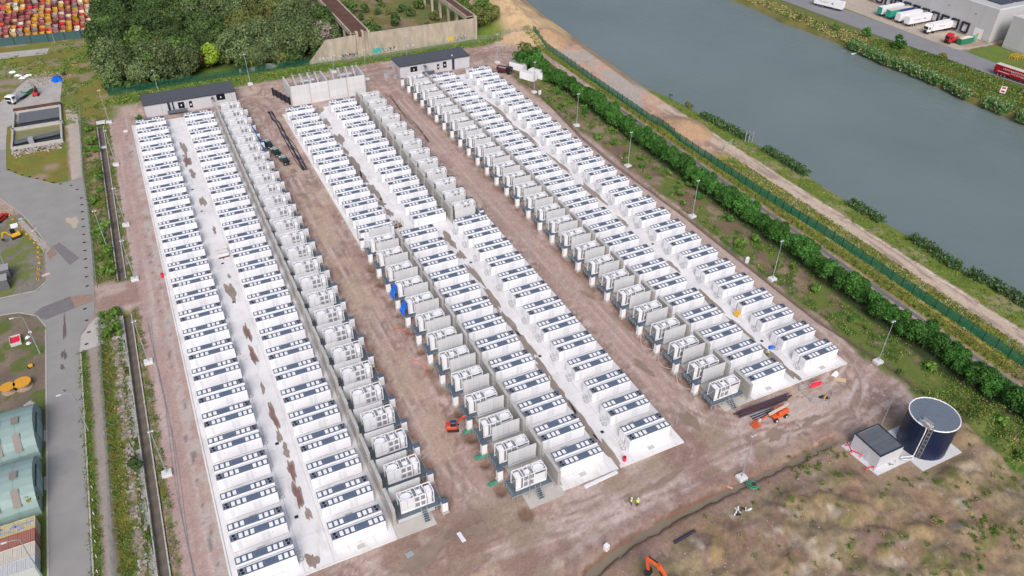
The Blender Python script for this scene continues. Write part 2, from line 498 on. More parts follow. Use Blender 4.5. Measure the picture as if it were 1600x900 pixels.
def ground_colour(u, v):
    n = lambda s, sc, o=4, a=1.0: fbm(u / (sc * a), v / sc, s, o)
    c = np.zeros(u.shape + (3,)) + np.array((.405, .30, .248))
    # trampled building site: pale pink dust, brown damp patches, wheel tracks
    big = n(31, 14); mid = n(32, 4.5); fine = n(33, 1.3)
    c = lerp(c, (.52, .415, .35), sm(big * .6 + mid * .4, .47, .68) * .85)
    c = lerp(c, (.265, .178, .132), sm(n(34, 6.5) * .7 + fine * .3, .545, .68) * .85)
    c = lerp(c, (.47, .36, .24), sm(n(35, 9), .56, .72) * .6)
    tracks = fbm(u / 0.9, v / 28, 36, 3)                          # along the rows
    cross = fbm(u / 30, v / 0.9, 37, 3)                           # along the near road
    inrows = band(v, 76, 262, 4)
    tr = tracks * inrows + cross * (1 - inrows)
    c = c * (0.86 + 0.28 * sm(tr, .3, .7))[..., None]
    # swirled mud: warped bands, dark rims and pale crumbs
    wu, wv = u + 5 * (n(120, 5) - .5), v + 5 * (n(121, 5) - .5)
    sw = fbm(wu / 2.6, wv / 2.6, 122, 4)
    rim = 1 - np.abs(2 * sw - 1)
    big_sw = fbm((u + 9 * (n(130, 9) - .5)) / 7, (v + 9 * (n(131, 9) - .5)) / 7, 132, 5)
    c = lerp(c, (.345, .245, .195), sm(big_sw, .515, .545) * .6)
    c = lerp(c, (.50, .41, .345), sm(big_sw, .40, .43) * (1 - sm(big_sw, .45, .47)) * .5)
    st_ = fbm((u + .45 * v) / 22, (v - .22 * u) / 1.1, 133, 4)
    c = lerp(c, (.52, .435, .375), sm(st_, .55, .62) * (1 - sm(v, 74, 80)) * .6)
    c = lerp(c, (.31, .225, .175), (1 - sm(st_, .36, .43)) * (1 - sm(v, 74, 80)) * .5)
    c = lerp(c, (.235, .165, .13), sm(rim, .86, .97) * sm(n(123, 7), .42, .6) * .75)
    c = lerp(c, (.56, .465, .40), sm(fbm(wu / 1.2, wv / 1.2, 124, 3), .60, .72) * .6)
    for pts, wd, k in TYRES:
        d = polyd(u, v, pts)
        for off in (-.95, .95):
            c = lerp(c, (.26, .18, .14) if k else (.58, .48, .42), np.exp(-((d - .95) / wd) ** 2) * (.3 + .7 * sm(n(125, 3.5), .35, .6)) * .85)
            break
    # tan middle of the two dirt lanes
    lane1 = band(u, 28.2, 34.0, 1.0) * band(v, 82, 215, 8)
    c = lerp(c, (.47, .365, .265), lane1 * sm(n(38, 5), .35, .65) * .8)
    lane2 = band(u, 73.5, 79, 1.2) * band(v, 80, 235, 8)
    c = lerp(c, (.455, .34, .285), lane2 * .6)
    edge = np.maximum(np.maximum(band(u, 24.6, 27.5, .7), band(u, 35.2, 37.6, .6) * (v < 156)), np.maximum(band(u, 66, 70.5, 1) * (v > 158), band(u, 79.2, 82, .7))) * band(v, 76, 250, 2)
    c = lerp(c, (.225, .145, .10), edge * sm(n(39, 2.2), .38, .62) * .8)
    # left gravel track
    lg = band(u, -15, -8, .4) * band(v, 20, 268, 5)
    c = lerp(c, np.stack([.43 + .10 * (fine - .5), .315 + .09 * (fine - .5), .27 + .08 * (fine - .5)], -1), lg * .85)
    c = lerp(c, (.53, .455, .395), lg * sm(fbm(u / .8, v / 30, 40, 3), .52, .72) * .6)
    c = lerp(c, (.47, .43, .37), band(u, -10.6, -8.2, .5) * band(v, 60, 245, 5) * sm(n(41, 2.2), .4, .62) * .8)
    c = lerp(c, (.06, .06, .075), band(u, -10.8, -9.2, .2) * sm(fbm(u / .5, v / 1.8, 42), .70, .76) * .55)
    # right-hand strip of the site beside the rows
    c = lerp(c, (.50, .40, .33), band(u, 114.3, 118.5, .5) * band(v, 88, 250, 3) * .55)
    # weedy brown bank between the track and the hedge
    bank = sm(u + 3 * (n(43, 6) - .5), 118.6, 120.6) * (1 - sm(u, 138, 139)) * sm(v, 30, 40) * (1 - sm(v, 246, 256))
    brown = np.stack([.20 + .10 * (mid - .5), .145 + .08 * (mid - .5), .095 + .05 * (mid - .5)], -1)
    c = lerp(c, brown, bank)
    c = lerp(c, (.30, .235, .155), bank * sm(n(44, 5), .5, .68) * .8)
    c = lerp(c, (.135, .175, .04), bank * sm(n(45, 3.2) + .22 * sm(-v, -120, -60), .45, .57))
    c = lerp(c, (.06, .12, .025), bank * sm(n(46, 2.0), .57, .66))
    c = lerp(c, (.05, .07, .025), bank * sm(u, 128.5, 130.5))
    c = lerp(c, np.stack([.12 + .1 * (n(134, 2) - .5), .14 + .07 * (n(135, 2) - .5), .035 + 0 * mid], -1), bank * sm(u, 135.2, 136.5))
    rt_ = (1 - sm(polyd(u, v, RTRENCH), .35, .8))
    c = lerp(c, (.13, .095, .07), rt_ * .85)
    # strip between the ditch and the green fence, meadow beyond it
    st = band(u, 141.5, 145, .25) * (v < 285)
    grass1 = np.stack([.195 + .13 * (n(47, 2.5) - .5), .205 + .08 * (n(48, 2.5) - .5), .035 + 0 * mid], -1)
    c = lerp(c, grass1, st)
    c = lerp(c, (.25, .165, .05), st * sm(n(49, 3), .5, .7) * .7)
    shore = shore_u(v)
    east = sm(u, 144.6, 145.2)
    sandy = np.stack([.50 + .2 * (mid - .5), .335 + .17 * (mid - .5), .25 + .14 * (mid - .5)], -1)
    c = lerp(c, sandy, east)
    c = lerp(c, (.30, .215, .155), east * sm(n(50, 9) * .7 + fine * .3, .52, .62) * .8)
    c = lerp(c, (.41, .375, .34), east * band(v, 196, 292, 3) * sm(n(51, 11), .55, .58) * .8)
    mead = east * (1 - sm(u + 1.6 * (n(52, 3) - .5), 151.6, 152.8)) * (1 - sm(v, 158, 164))
    mcol = np.stack([.27 + .16 * (n(53, 1.6) - .5), .25 + .12 * (n(54, 1.6) - .5), .05 + .05 * (fine - .5)], -1)
    c = lerp(c, mcol, mead)
    c = lerp(c, (.45, .42, .33), mead * sm(fbm(u / .7, v / .7, 55, 2), .66, .8) * .8)
    trk = band(u, 152.3, 156.8, .4) * (v < 200)
    c = lerp(c, (.53, .425, .335), trk)
    c = lerp(c, (.35, .265, .22), trk * sm(fbm(u / 1.2, v / 9, 56), .52, .64))
    c = lerp(c, (.60, .52, .44), band(u, 156.4, 157.1, .12) * (v < 190) * sm(fine, .4, .6))
    gb = sm(u + 1.2 * (n(57, 4) - .5), 156.9, 157.7) * (1 - sm(v, 208, 225))
    c = lerp(c, np.stack([.14 + .08 * (mid - .5), .19 + .08 * (mid - .5), .035 + 0 * mid], -1), gb)
    c = lerp(c, (.30, .27, .15), gb * sm(n(58, 5), .55, .7) * .7)
    c = lerp(c, (.10, .085, .06), sm(u - shore, .3, 1.2))
    c = lerp(c, (.22, .17, .10), east * band(u - shore, -3.0, .6, .5) * sm(v, 205, 225) * .8)
    for cx, cy, r, h in SAND:
        d = np.hypot(u - cx, (v - cy) * .8)
        yel = (.55, .40, .22) if r > 10 else (.43, .285, .17)
        c = lerp(c, yel, (1 - sm(d, r * .75, r * 1.05)) * east * .9 + (1 - sm(d, r * .75, r * 1.05)) * (1 - east) * .9 * (v > 262))
    # waste ground near the tank: ochre, plum and olive earth
    waste = (1 - sm(v + 2.5 * (n(60, 5) - .5), 56, 60)) * sm(u, 40, 50) * (1 - bank)
    wc = np.stack([.25 + .14 * (big - .5), .175 + .10 * (big - .5), .115 + .05 * (big - .5)], -1)
    c = lerp(c, wc, waste)
    wsw = fbm((u + 9 * (n(126, 8) - .5)) / 4.5, (v + 9 * (n(127, 8) - .5)) / 3.2, 128, 5)
    c = c * (1 + waste * (.4 * (wsw - .5)))[..., None]
    hd, hi = heaps(u + 2 * (fbm(u / 4, v / 4, 19) - .5), v * 1.15 + 2 * (fbm(u / 4, v / 4, 23) - .5), 4.6, 5)
    hz = waste * sm(fbm(u / 14, v / 12, 29), .40, .56)
    c = lerp(c, (.33, .25, .12), hz * (hi > .45) * (1 - sm(hd, .45, .75)) * .75)
    c = lerp(c, (.27, .185, .155), hz * (hi < .25) * (1 - sm(hd, .45, .75)) * .7)
    c = lerp(c, (.35, .265, .14), waste * sm(wsw, .52, .60) * (1 - sm(wsw, .62, .70)) * .5)
    c = lerp(c, (.30, .24, .14), waste * sm(n(61, 8), .42, .58) * .85)
    c = lerp(c, (.31, .215, .18), waste * sm(n(62, 7), .46, .60) * .7 * (1 - sm(u, 78, 92)))
    c = lerp(c, (.205, .15, .105), waste * sm(n(63, 3.2), .57, .70) * .6)
    c = lerp(c, (.40, .345, .255), waste * sm(n(64, 3.0), .62, .74) * .8)
    c = lerp(c, (.16, .145, .06), waste * sm(n(65, 4.5), .58, .68) * .5)
    c = lerp(c, (.14, .155, .04), waste * sm(n(66, 2.2), .63, .70) * .7 * sm(u, 75, 90))
    c = c * (1 + waste * .55 * (fbm(u / .7, v / .7, 129, 2) - .5))[..., None]
    pad = band(u, 94.5, 119, 2) * band(v, 46.5, 60.5, 1.5)
    c = lerp(c, (.31, .235, .15), pad * .75)
    td = polyd(u, v, TRENCH) + .9 * (n(59, 1.6) - .5)
    c = lerp(c, (.30, .195, .155), np.exp(-((td - 2.4) / 1.1) ** 2) * .6 * (1 - pad))
    c = lerp(c, (.20, .12, .08), (1 - sm(td, .9, 1.5)) * (1 - pad))
    # damp hollows on the near road
    near = (1 - sm(v, 74, 79)) * band(u, 10, 98, 4) * (1 - waste)
    c = lerp(c, (.27, .185, .14), near * sm(n(67, 5.5), .5, .66) * .75)
    c = lerp(c, (.34, .275, .19), near * sm(n(68, 7), .56, .7) * .7)
    c = lerp(c, (.235, .17, .125), np.exp(-(((u - 26.5) / 5) ** 2 + ((v - 72.5) / 2.8) ** 2)) * .8)
    for cx, cy, r, h in PITS:
        c = lerp(c, (.17, .10, .06), (1 - sm(np.hypot(u - cx, v - cy) + 1.4 * (n(69, 1.2) - .5), r * .5, r * 1.3)) * .8)
    # far edge: bright grass between the site and the green fence
    g = sm(v + 4 * (n(70, 5) - .5) - .035 * np.maximum(u - 20, 0), 273, 277) * (1 - sm(u, 132, 140)) * sm(u, -26, -22)
    g = np.maximum(g, sm(v + 3 * (n(71, 4) - .5), 262, 268) * (1 - sm(u, -15, -9)) * sm(u, -27, -24))
    gc = np.stack([.135 + .14 * (n(72, 4) - .5), .205 + .10 * (n(73, 3) - .5), .035 + 0 * mid], -1)
    c = lerp(c, gc, g)
    c = lerp(c, (.30, .26, .13), g * sm(n(74, 6), .58, .7) * .6)
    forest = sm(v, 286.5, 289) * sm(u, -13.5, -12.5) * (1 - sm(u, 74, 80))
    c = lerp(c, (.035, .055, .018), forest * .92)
    c = lerp(c, (.13, .20, .03), forest * np.exp(-(((u - 22) / 8) ** 2 + ((v - 293) / 5) ** 2)))
    ruin = sm(v, 284, 286) * band(u, 82, 124, 1) * (1 - sm(v, 400, 420))
    rc = np.stack([.15 + .15 * (n(75, 6) - .5), .165 + .07 * (n(76, 6) - .5), .05 + 0 * mid], -1)
    c = lerp(c, rc, ruin)
    c = lerp(c, (.27, .20, .12), ruin * sm(n(77, 7), .5, .62) * .8)
    # left-hand side: verge, path, weeds
    L = 1 - sm(u, -15.2, -14.6)
    weeds = L * sm(u, -23.8, -23.2)
    wcol = np.stack([.13 + .15 * (n(80, 2) - .5), .15 + .09 * (n(81, 1.6) - .5), .03 + 0 * mid], -1)
    c = lerp(c, wcol, weeds * (v < 270))
    c = lerp(c, (.22, .19, .03), band(u, -23.4, -20.9, .3) * (v < 156) * sm(n(82, 2.0), .4, .62) * .9)
    c = lerp(c, (.31, .255, .20), weeds * band(u, -21.2, -19.2, .5) * sm(n(83, 1.3), .36, .52) * (v < 158))
    c = lerp(c, (.33, .235, .165), weeds * band(u, -22.2, -18.4, .6) * sm(n(84, 4.0), .46, .58) * (v > 165) * (v < 270))
    c = lerp(c, (.34, .255, .21), weeds * band(u, -16.2, -14.8, .3) * sm(n(85, 1.5), .42, .56))
    gate = band(u, -24.5, -14, .5) * band(v + .25 * (u + 19), 158, 169, 1.5)
    c = lerp(c, (.33, .23, .185), gate)
    c = lerp(c, (.44, .35, .295), gate * sm(mid, .45, .6))
    path = band(u, -25.5, -23.7, .25) * (v < 147)
    c = lerp(c, np.array((.34, .295, .25)), path)
    verge = band(u, -27.4, -25.5, .2) * (v < 148)
    c = lerp(c, np.stack([.10 + .1 * (fine - .5), .155 + .08 * (fine - .5), .025 + 0 * fine], -1), verge)
    # yard left of the road and rough grass at the top left
    yard = (1 - sm(u, -33.6, -33)) * (v < 172)
    yc = np.stack([.20 + .16 * (mid - .5), .16 + .12 * (mid - .5), .115 + .08 * (mid - .5)], -1)
    c = lerp(c, yc, yard)
    c = lerp(c, (.115, .155, .035), yard * sm(n(86, 3.5), .5, .6) * .9)
    c = lerp(c, (.11, .16, .03), yard * (1 - sm(v, 117, 124)))
    y2 = (1 - sm(u, -33.6, -32.6)) * band(v, 172, 212, .6)
    c = lerp(c, np.stack([.22 + .08 * (fine - .5), .205 + .07 * (fine - .5), .165 + .06 * (fine - .5)], -1), y2)
    c = lerp(c, (.17, .20, .06), y2 * sm(n(87, 3.4), .48, .62))
    top = (1 - sm(u, -27.6, -26.6)) * (v > 250)
    top = np.maximum(top, (1 - sm(u, -13.6, -13)) * sm(v, 266, 270))
    tc_ = np.stack([.20 + .15 * (n(88, 7) - .5), .195 + .09 * (n(89, 6) - .5), .045 + 0 * mid], -1)
    c = lerp(c, tc_, top)
    c = lerp(c, (.31, .245, .165), top * sm(n(90, 5), .57, .66) * .8)
    c = lerp(c, (.30, .25, .19), band(u, -50, -39, 2) * band(v, 303, 326, 3) * sm(n(91, 6), .36, .5) * .9)
    p2 = band(u, -60, -26.9, .3) * band(v, 224, 252, 1)
    c = lerp(c, np.stack([.19 + .12 * (n(92, 4) - .5), .20 + .08 * (n(93, 4) - .5), .04 + 0 * mid], -1), p2)
    c = lerp(c, (.34, .25, .165), p2 * np.maximum(np.exp(-(((u + 31.5) / 2.2) ** 2 + ((v - 237) / 2.6) ** 2) ** 2), np.exp(-(((u + 34.5) / 2.4) ** 2 + ((v - 231.5) / 2.4) ** 2) ** 2)))
    scrap = (1 - sm(u, -13.9, -13.4)) * sm(v, 353, 354)
    c = lerp(c, (.28, .22, .18), scrap)
    # pebbly grain
    c = c * (0.86 + 0.28 * fbm(u / .55, v / .55, 95, 2))[..., None]
    k_ = (1 - sm(u, 143, 145))[..., None]
    c = c * (1 - k_ * np.array((.03, .05, .0)))
    return np.clip(c, .005, .9)

def ground_material():
    m = bpy.data.materials.new('earth_and_grass')
    m.use_nodes = True
    t = m.node_tree
    b = t.nodes['Principled BSDF']
    at = t.nodes.new('ShaderNodeAttribute'); at.attribute_name = 'cover'
    g = t.nodes.new('ShaderNodeNewGeometry')
    n1 = t.nodes.new('ShaderNodeTexNoise'); n1.inputs['Scale'].default_value = 2.2; n1.inputs['Detail'].default_value = 8; n1.inputs['Roughness'].default_value = .72
    n2 = t.nodes.new('ShaderNodeTexVoronoi'); n2.inputs['Scale'].default_value = 1.1; n2.feature = 'F1'
    t.links.new(g.outputs['Position'], n1.inputs['Vector']); t.links.new(g.outputs['Position'], n2.inputs['Vector'])
    mr = t.nodes.new('ShaderNodeMapRange')
    mr.inputs['From Min'].default_value, mr.inputs['From Max'].default_value = .3, .7
    mr.inputs['To Min'].default_value, mr.inputs['To Max'].default_value = .78, 1.22
    t.links.new(n1.outputs['Fac'], mr.inputs['Value'])
    # scattered pale stones
    ms = t.nodes.new('ShaderNodeMapRange')
    ms.inputs['From Min'].default_value, ms.inputs['From Max'].default_value = .06, .12
    ms.inputs['To Min'].default_value, ms.inputs['To Max'].default_value = 1.3, 1.0
    t.links.new(n2.outputs['Distance'], ms.inputs['Value'])
    mu = t.nodes.new('ShaderNodeMath'); mu.operation = 'MULTIPLY'
    t.links.new(mr.outputs[0], mu.inputs[0]); t.links.new(ms.outputs[0], mu.inputs[1])
    vm = t.nodes.new('ShaderNodeVectorMath'); vm.operation = 'SCALE'
    t.links.new(at.outputs['Color'], vm.inputs[0]); t.links.new(mu.outputs[0], vm.inputs['Scale'])
    t.links.new(vm.outputs[0], b.inputs['Base Color'])
    b.inputs['Roughness'].default_value = .92
    b.inputs['Specular IOR Level'].default_value = .2
    bp = t.nodes.new('ShaderNodeBump'); bp.inputs['Strength'].default_value = .35; bp.inputs['Distance'].default_value = .12
    t.links.new(n1.outputs['Fac'], bp.inputs['Height']); t.links.new(bp.outputs[0], b.inputs['Normal'])
    return m
GROUNDM = ground_material()

def grid_sheet(name, us, vs, zf, cf, k='structure'):
    U, V = np.meshgrid(us, vs)
    Z = zf(U, V)
    nu, nv = len(us), len(vs)
    me = bpy.data.meshes.new(name)
    me.vertices.add(nu * nv)
    me.vertices.foreach_set('co', np.stack([U, V, Z], -1).reshape(-1).astype(np.float32))
    i = np.arange(nu * nv, dtype=np.int32).reshape(nv, nu)
    q = np.stack([i[:-1, :-1], i[:-1, 1:], i[1:, 1:], i[1:, :-1]], -1).reshape(-1)
    nq = (nu - 1) * (nv - 1)
    me.loops.add(4 * nq); me.polygons.add(nq)
    me.loops.foreach_set('vertex_index', q)
    me.polygons.foreach_set('loop_start', np.arange(0, 4 * nq, 4, dtype=np.int32))
    me.polygons.foreach_set('use_smooth', np.ones(nq, dtype=bool))
    me.update(calc_edges=True)
    a = me.attributes.new('cover', 'FLOAT_COLOR', 'POINT')
    C = cf(U, V)
    a.data.foreach_set('color', np.concatenate([C, np.ones(C.shape[:2] + (1,))], -1).reshape(-1).astype(np.float32))
    me.materials.append(GROUNDM)
    o = obj(name, me)
    o['kind'] = k
    return o

vs_ = [16.0]
while vs_[-1] < 440:
    vs_.append(vs_[-1] + 0.36 + 0.0022 * (vs_[-1] - 16))
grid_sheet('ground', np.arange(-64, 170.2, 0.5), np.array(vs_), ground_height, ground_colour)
def gz(x, y):
    return float(ground_height(np.array([[x]], float), np.array([[y]], float))[0, 0])

# wide country below and around everything
base = MB().use(mat('dull_green_country', (.12, .13, .06), .95, .2, .02, world=True))
base.add([(-3000, -1500, -6), (3000, -1500, -6), (3000, 4500, -6), (-3000, 4500, -6)], [(0, 1, 2, 3)])
kind(base.build('terrain'), 'structure')
side = MB().use(mat('dull_green_country', (.12, .13, .06)))
side.box(-1500, -64.05, -300, 2000, -5.5, -.08)
side.box(-64, 150, -300, 15.95, -5.5, -.08)
side.box(-64, 150, 441, 2000, -5.5, -.08)
side.box(452, 2000, -300, 2000, -5.5, -.5)
kind(side.build('field'), 'structure')

# canal
def water_material(name, base, bs=1.0, sc=.42, rough=.12):
    m = bpy.data.materials.new(name); m.use_nodes = True
    t = m.node_tree; b = t.nodes['Principled BSDF']
    g = t.nodes.new('ShaderNodeNewGeometry')
    mp = t.nodes.new('ShaderNodeMapping'); mp.inputs['Scale'].default_value = (1, .45, 1); mp.inputs['Rotation'].default_value = (0, 0, .5)
    t.links.new(g.outputs['Position'], mp.inputs['Vector'])
    n = t.nodes.new('ShaderNodeTexNoise'); n.inputs['Scale'].default_value = sc; n.inputs['Detail'].default_value = 6; n.inputs['Roughness'].default_value = .62
    t.links.new(mp.outputs[0], n.inputs['Vector'])
    n2 = t.nodes.new('ShaderNodeTexNoise'); n2.inputs['Scale'].default_value = .018; n2.inputs['Detail'].default_value = 3
    t.links.new(g.outputs['Position'], n2.inputs['Vector'])
    bp = t.nodes.new('ShaderNodeBump'); bp.inputs['Strength'].default_value = bs; bp.inputs['Distance'].default_value = .25
    t.links.new(n.outputs['Fac'], bp.inputs['Height']); t.links.new(bp.outputs[0], b.inputs['Normal'])
    mr = t.nodes.new('ShaderNodeMapRange'); mr.inputs['To Min'].default_value, mr.inputs['To Max'].default_value = .78, 1.2
    t.links.new(n2.outputs['Fac'], mr.inputs['Value'])
    vm = t.nodes.new('ShaderNodeVectorMath'); vm.operation = 'SCALE'; vm.inputs[0].default_value = base
    t.links.new(mr.outputs[0], vm.inputs['Scale']); t.links.new(vm.outputs[0], b.inputs['Base Color'])
    b.inputs['Roughness'].default_value = rough; b.inputs['IOR'].default_value = 1.33
    return m
WATER = water_material('green_grey_canal_water', (.165, .206, .203))
DITCHW = water_material('dark_ditch_water', (.17, .175, .18), .15, 1.2, .08)
MUDW = water_material('muddy_water', (.235, .195, .145), .1, 1.0, .15)
sheet('water', [(150, -300), (268, -300), (268, 1500), (150, 1500)], -1.5, WATER)
sheet('ditch_water', [(139.2, 40), (141.7, 40), (141.7, 226), (139.2, 226)], -.5, DITCHW)
tw = []
for (x, y) in TRENCH:
    tw.append((x, y + 1.15))
for (x, y) in TRENCH[::-1]:
    tw.append((x, y - 1.15))
sheet('trench_water', tw, -.52, MUDW)

# far bank
def far_h(u, v):
    z = .06 * (fbm(u / 3, v / 3, 2) - .5)
    sh = 256.6 + 2.2 * (fbm(v / 14, v * 0 + 3, 4) - .5) * 2
    z = z - 3 * (1 - sm(u, sh - 1.4, sh + 1.6))
    return z + .8 * band(u, 262, 276, 3) * fbm(u / 6, v / 6, 6) * (v < 216)
def far_c(u, v):
    n = lambda s, sc: fbm(u / sc, v / sc, s)
    c = np.stack([.115 + .12 * (n(101, 5) - .5), .135 + .09 * (n(102, 4) - .5), .03 + 0 * u], -1)
    c = lerp(c, (.26, .215, .09), sm(n(103, 7) + .12 * sm(v, 225, 240), .55, .68) * (1 - sm(u, 268, 272)) * .85)
    c = lerp(c, (.065, .095, .02), band(u, 262, 279, 1.5) * (v < 216) * sm(n(104, 5), .42, .56) * .85)
    c = lerp(c, (.15, .17, .055), sm(u, 268, 272) * (v > 216) * .8)
    c = lerp(c, (.44, .375, .31), sm(u, 292.6, 293) * band(v, 192.5, 600, .4))
    c = lerp(c, (.33, .255, .20), sm(u, 292.6, 293) * band(v, 191, 204, 1) * sm(n(105, 4), .42, .6) * .8)
    lawn = sm(u, 294, 294.6) * band(v, 160, 191, 1)
    c = lerp(c, np.stack([.13 + .12 * (n(106, 5) - .5), .185 + .07 * (n(107, 4) - .5), .04 + 0 * u], -1), lawn)
    c = lerp(c, (.34, .32, .28), sm(u, 297, 298) * (v < 162))
    c = lerp(c, (.16, .145, .05), (1 - sm(u, 258, 260)) * .7)
    return np.clip(c * (.85 + .3 * fbm(u / .9, v / .9, 108, 2))[..., None], .005, .9)
grid_sheet('far_bank', np.arange(252, 452, 1.0), np.arange(60, 520, 1.2), far_h, far_c)

NTH = ['nearest', 'second', 'third', 'fourth', 'fifth', 'sixth', 'seventh', 'eighth', 'ninth', 'tenth', 'eleventh', 'twelfth', 'thirteenth', 'fourteenth', 'fifteenth', 'sixteenth', 'seventeenth', 'eighteenth', 'nineteenth', 'twentieth']
NTH += ['twenty-' + x for x in ('first', 'second', 'third', 'fourth', 'fifth', 'sixth', 'seventh', 'eighth')]


# ------------------------------------------------------------------ roads and slabs
road = [(-33.0, 10), (-27.3, 10), (-27.2, 90), (-27.0, 146), (-26.7, 151.6), (-23.6, 158), (-23.3, 164), (-22.9, 190), (-23.1, 207), (-23.6, 227), (-26.4, 225.4),
        (-30.8, 225.9), (-38.8, 234.5), (-43, 240.7), (-43.4, 255), (-44, 271), (-60, 271), (-60, 223.5), (-44, 223.2), (-38.5, 211.4), (-34.6, 199.5), (-33, 193), (-32.8, 186),
        (-33.1, 176), (-34.7, 172.9), (-42.4, 173), (-62, 174), (-62, 166.5), (-42.2, 166.5), (-38.4, 165.5), (-34.6, 162.5), (-33.2, 157.7)]
rd = sheet('road', road, .045, ASPH)
sheet('road_patch', [(-36.2, 163.2), (-34.0, 165.8), (-28.2, 167.5), (-27.2, 162.4), (-30.5, 161.4), (-33.2, 160.6)], .052, ASPHD)
sheet('road_patch', [(-31.6, 191.4), (-30.0, 192.6), (-25.8, 183.3), (-27.9, 180.8)], .052, ASPHD)
sheet('brick_paving', [(-33.0, 189.5), (-31.6, 191.4), (-30.5, 187.3), (-32.2, 185.4)], .056, BRICKP)
sheet('brick_paving', [(-28.2, 167.5), (-23.7, 166.2), (-23.6, 163.2), (-27.3, 162.4)], .056, BRICKP)
sheet('access_slab', [(-27.0, 146.0), (-26.6, 151.4), (-24.9, 154.6), (-23.2, 157.0), (-19.6, 152.5), (-19.4, 148.0), (-23.3, 146.4)], .056, mat('pale_slab', (.45, .42, .39), .9, .1, .5, world=True))
sheet('footpath', [(-26.9, 278.5), (-25, 280.5), (-23.5, 276.5), (-23.1, 249), (-23.6, 227.2), (-26.4, 225.6), (-26.2, 250.8)], .05, mat('dusty_path', (.43, .375, .32), .95, .14, .4, world=True))
sheet('yard_floor', [(-60, 255), (-43.6, 255), (-43.6, 271.6), (-33.4, 283.2), (-28.4, 283.4), (-27.4, 304.1), (-29.8, 311), (-33.5, 312.5), (-37.9, 313.9), (-46.4, 294.4), (-60, 270)], .05, YARD)
sheet('yard_floor', [(-60, 340), (-32, 337.5), (-31.2, 344.5), (-60, 347.5)], .05, YARD)
sheet('footpath', [(-39.6, 207.5), (-38.4, 208.6), (-32.0, 190.6), (-33.0, 188.6)], .062, mat('cracked_footpath', (.40, .355, .315), .95, .14, .6, world=True))
for cx, cy, rx, ry, sd in ((-29.6, 156, .25, 5.2, 1), (-29.9, 146.5, .5, 1.6, 2), (-30.3, 142.5, .45, .7, 3), (-26.7, 202, 1.6, 2.4, 4), (-30, 135, .3, .3, 5)):
    sheet('road_stain', blob(cx, cy, rx, ry, 24, .4, sd), .06, mat('sandy_spill', (.46, .40, .31), .95) if sd == 4 else mat('tar_stain', (.13, .115, .105), .9))
sheet('road_patch', blob(-30.6, 115.5, 2.2, 3.0, 18, .2, 9), .052, mat('grey_patch', (.28, .275, .27), .9, .1, .5, world=True))
def kerb_line(pts, wd=.28, h=.12):
    mb = MB().use(KERB)
    for (a, b) in zip(pts, pts[1:]):
        L_ = math.hypot(b[0] - a[0], b[1] - a[1]); n = max(1, int(L_ / 2.5))
        for i in range(n):
            p = [a[k] + (b[k] - a[k]) * (i + .01) / n for k in (0, 1)]; q = [a[k] + (b[k] - a[k]) * (i + .97) / n for k in (0, 1)]
            mb.bar((*p, h / 2), (*q, h / 2), wd, h)
    return kind(mb.build('kerb'), 'structure')
kerb_line([(-33.15, 10), (-33.2, 157)])
kerb_line([(-27.1, 40), (-26.8, 146)])
kerb_line([(-33.2, 158), (-34.9, 162.9), (-38.4, 165.9), (-44, 166.8)])
kerb_line([(-44, 223.2), (-38.5, 211.4), (-34.6, 199.5), (-33, 193.5)])
kerb_line([(-33.1, 176), (-35, 173.1), (-44, 173.4)])
sheet('road', [(274.4, 520), (274.4, 275), (277.3, 216), (280.5, 194), (281.6, 175), (284.5, 150), (290, 100), (297, 100), (294.6, 160), (294.3, 190), (292.4, 200), (291.2, 250), (288.2, 268), (288, 520)], .12, mat('far_grey_asphalt', (.235, .235, .245), .9, .08, .2, world=True))
sheet('far_path', [(294.6, 166), (294.6, 163.5), (312, 168), (340, 170), (340, 174), (311, 170.5)], .12, mat('far_grey_asphalt', (.235, .235, .245)))
kerb_line([(292.6, 196), (300, 193), (312, 192.5)], .3, .25)

def slab_block(u0, u1, v0, v1, cuts, n):
    """one cast slab: bays with open joints between them"""
    root = kind(thing('concrete_slab', 'white concrete slab', 'slab'), 'structure')
    for k in ('label', 'category'):
        del root[k]
    us = [u0] + cuts + [u1]
    meshes = {}
    dv = (v1 - v0) / n
    for a, b in zip(us, us[1:]):
        me = MB().use(SLAB).box(a + .02, b - .02, .02, dv - .02, -.3, .15).mesh('concrete_bay')
        for i in range(n):
            o = obj('concrete_bay', me, root); o.location = (0, v0 + i * dv, 0)
    return root
slab_block(-7.9, 17.25, 75.2, 256.4, [2.4, 7.0], 27)
slab_block(37.0, 61.5, 157.2, 245.2, [46.8, 51.3], 13)
slab_block(45.9, 71.2, 71.9, 157.15, [55.6, 60.3], 13)
slab_block(89.75, 113.9, 75.2, 252.4, [99.9, 104.0], 27)
TS = mat('buff_concrete', (.50, .475, .44), .85, .12, .5, world=True, bump=.08)
for a, b, c, d in ((17.28, 24.0, 75.0, 258), (61.53, 68.0, 158.5, 244), (39.1, 45.88, 71.1, 157.5), (82.9, 89.73, 75.0, 252)):
    kind(MB().use(TS).box(a, b, c, d, -.3, .10).build('plinth_slab'), 'structure')
kb = MB().use(SLAB)
for x0, y0, x1, y1 in ((-8.25, 75.0, 17.2, 75.19), (-8.25, 75.19, -7.95, 256.4), (36.75, 157.0, 36.98, 245), (89.8, 74.95, 114.2, 75.17), (113.93, 75.19, 114.2, 252)):
    kb.box(x0, x1, y0, y1, -.2, .24)
kind(kb.build('slab_kerb'), 'structure')

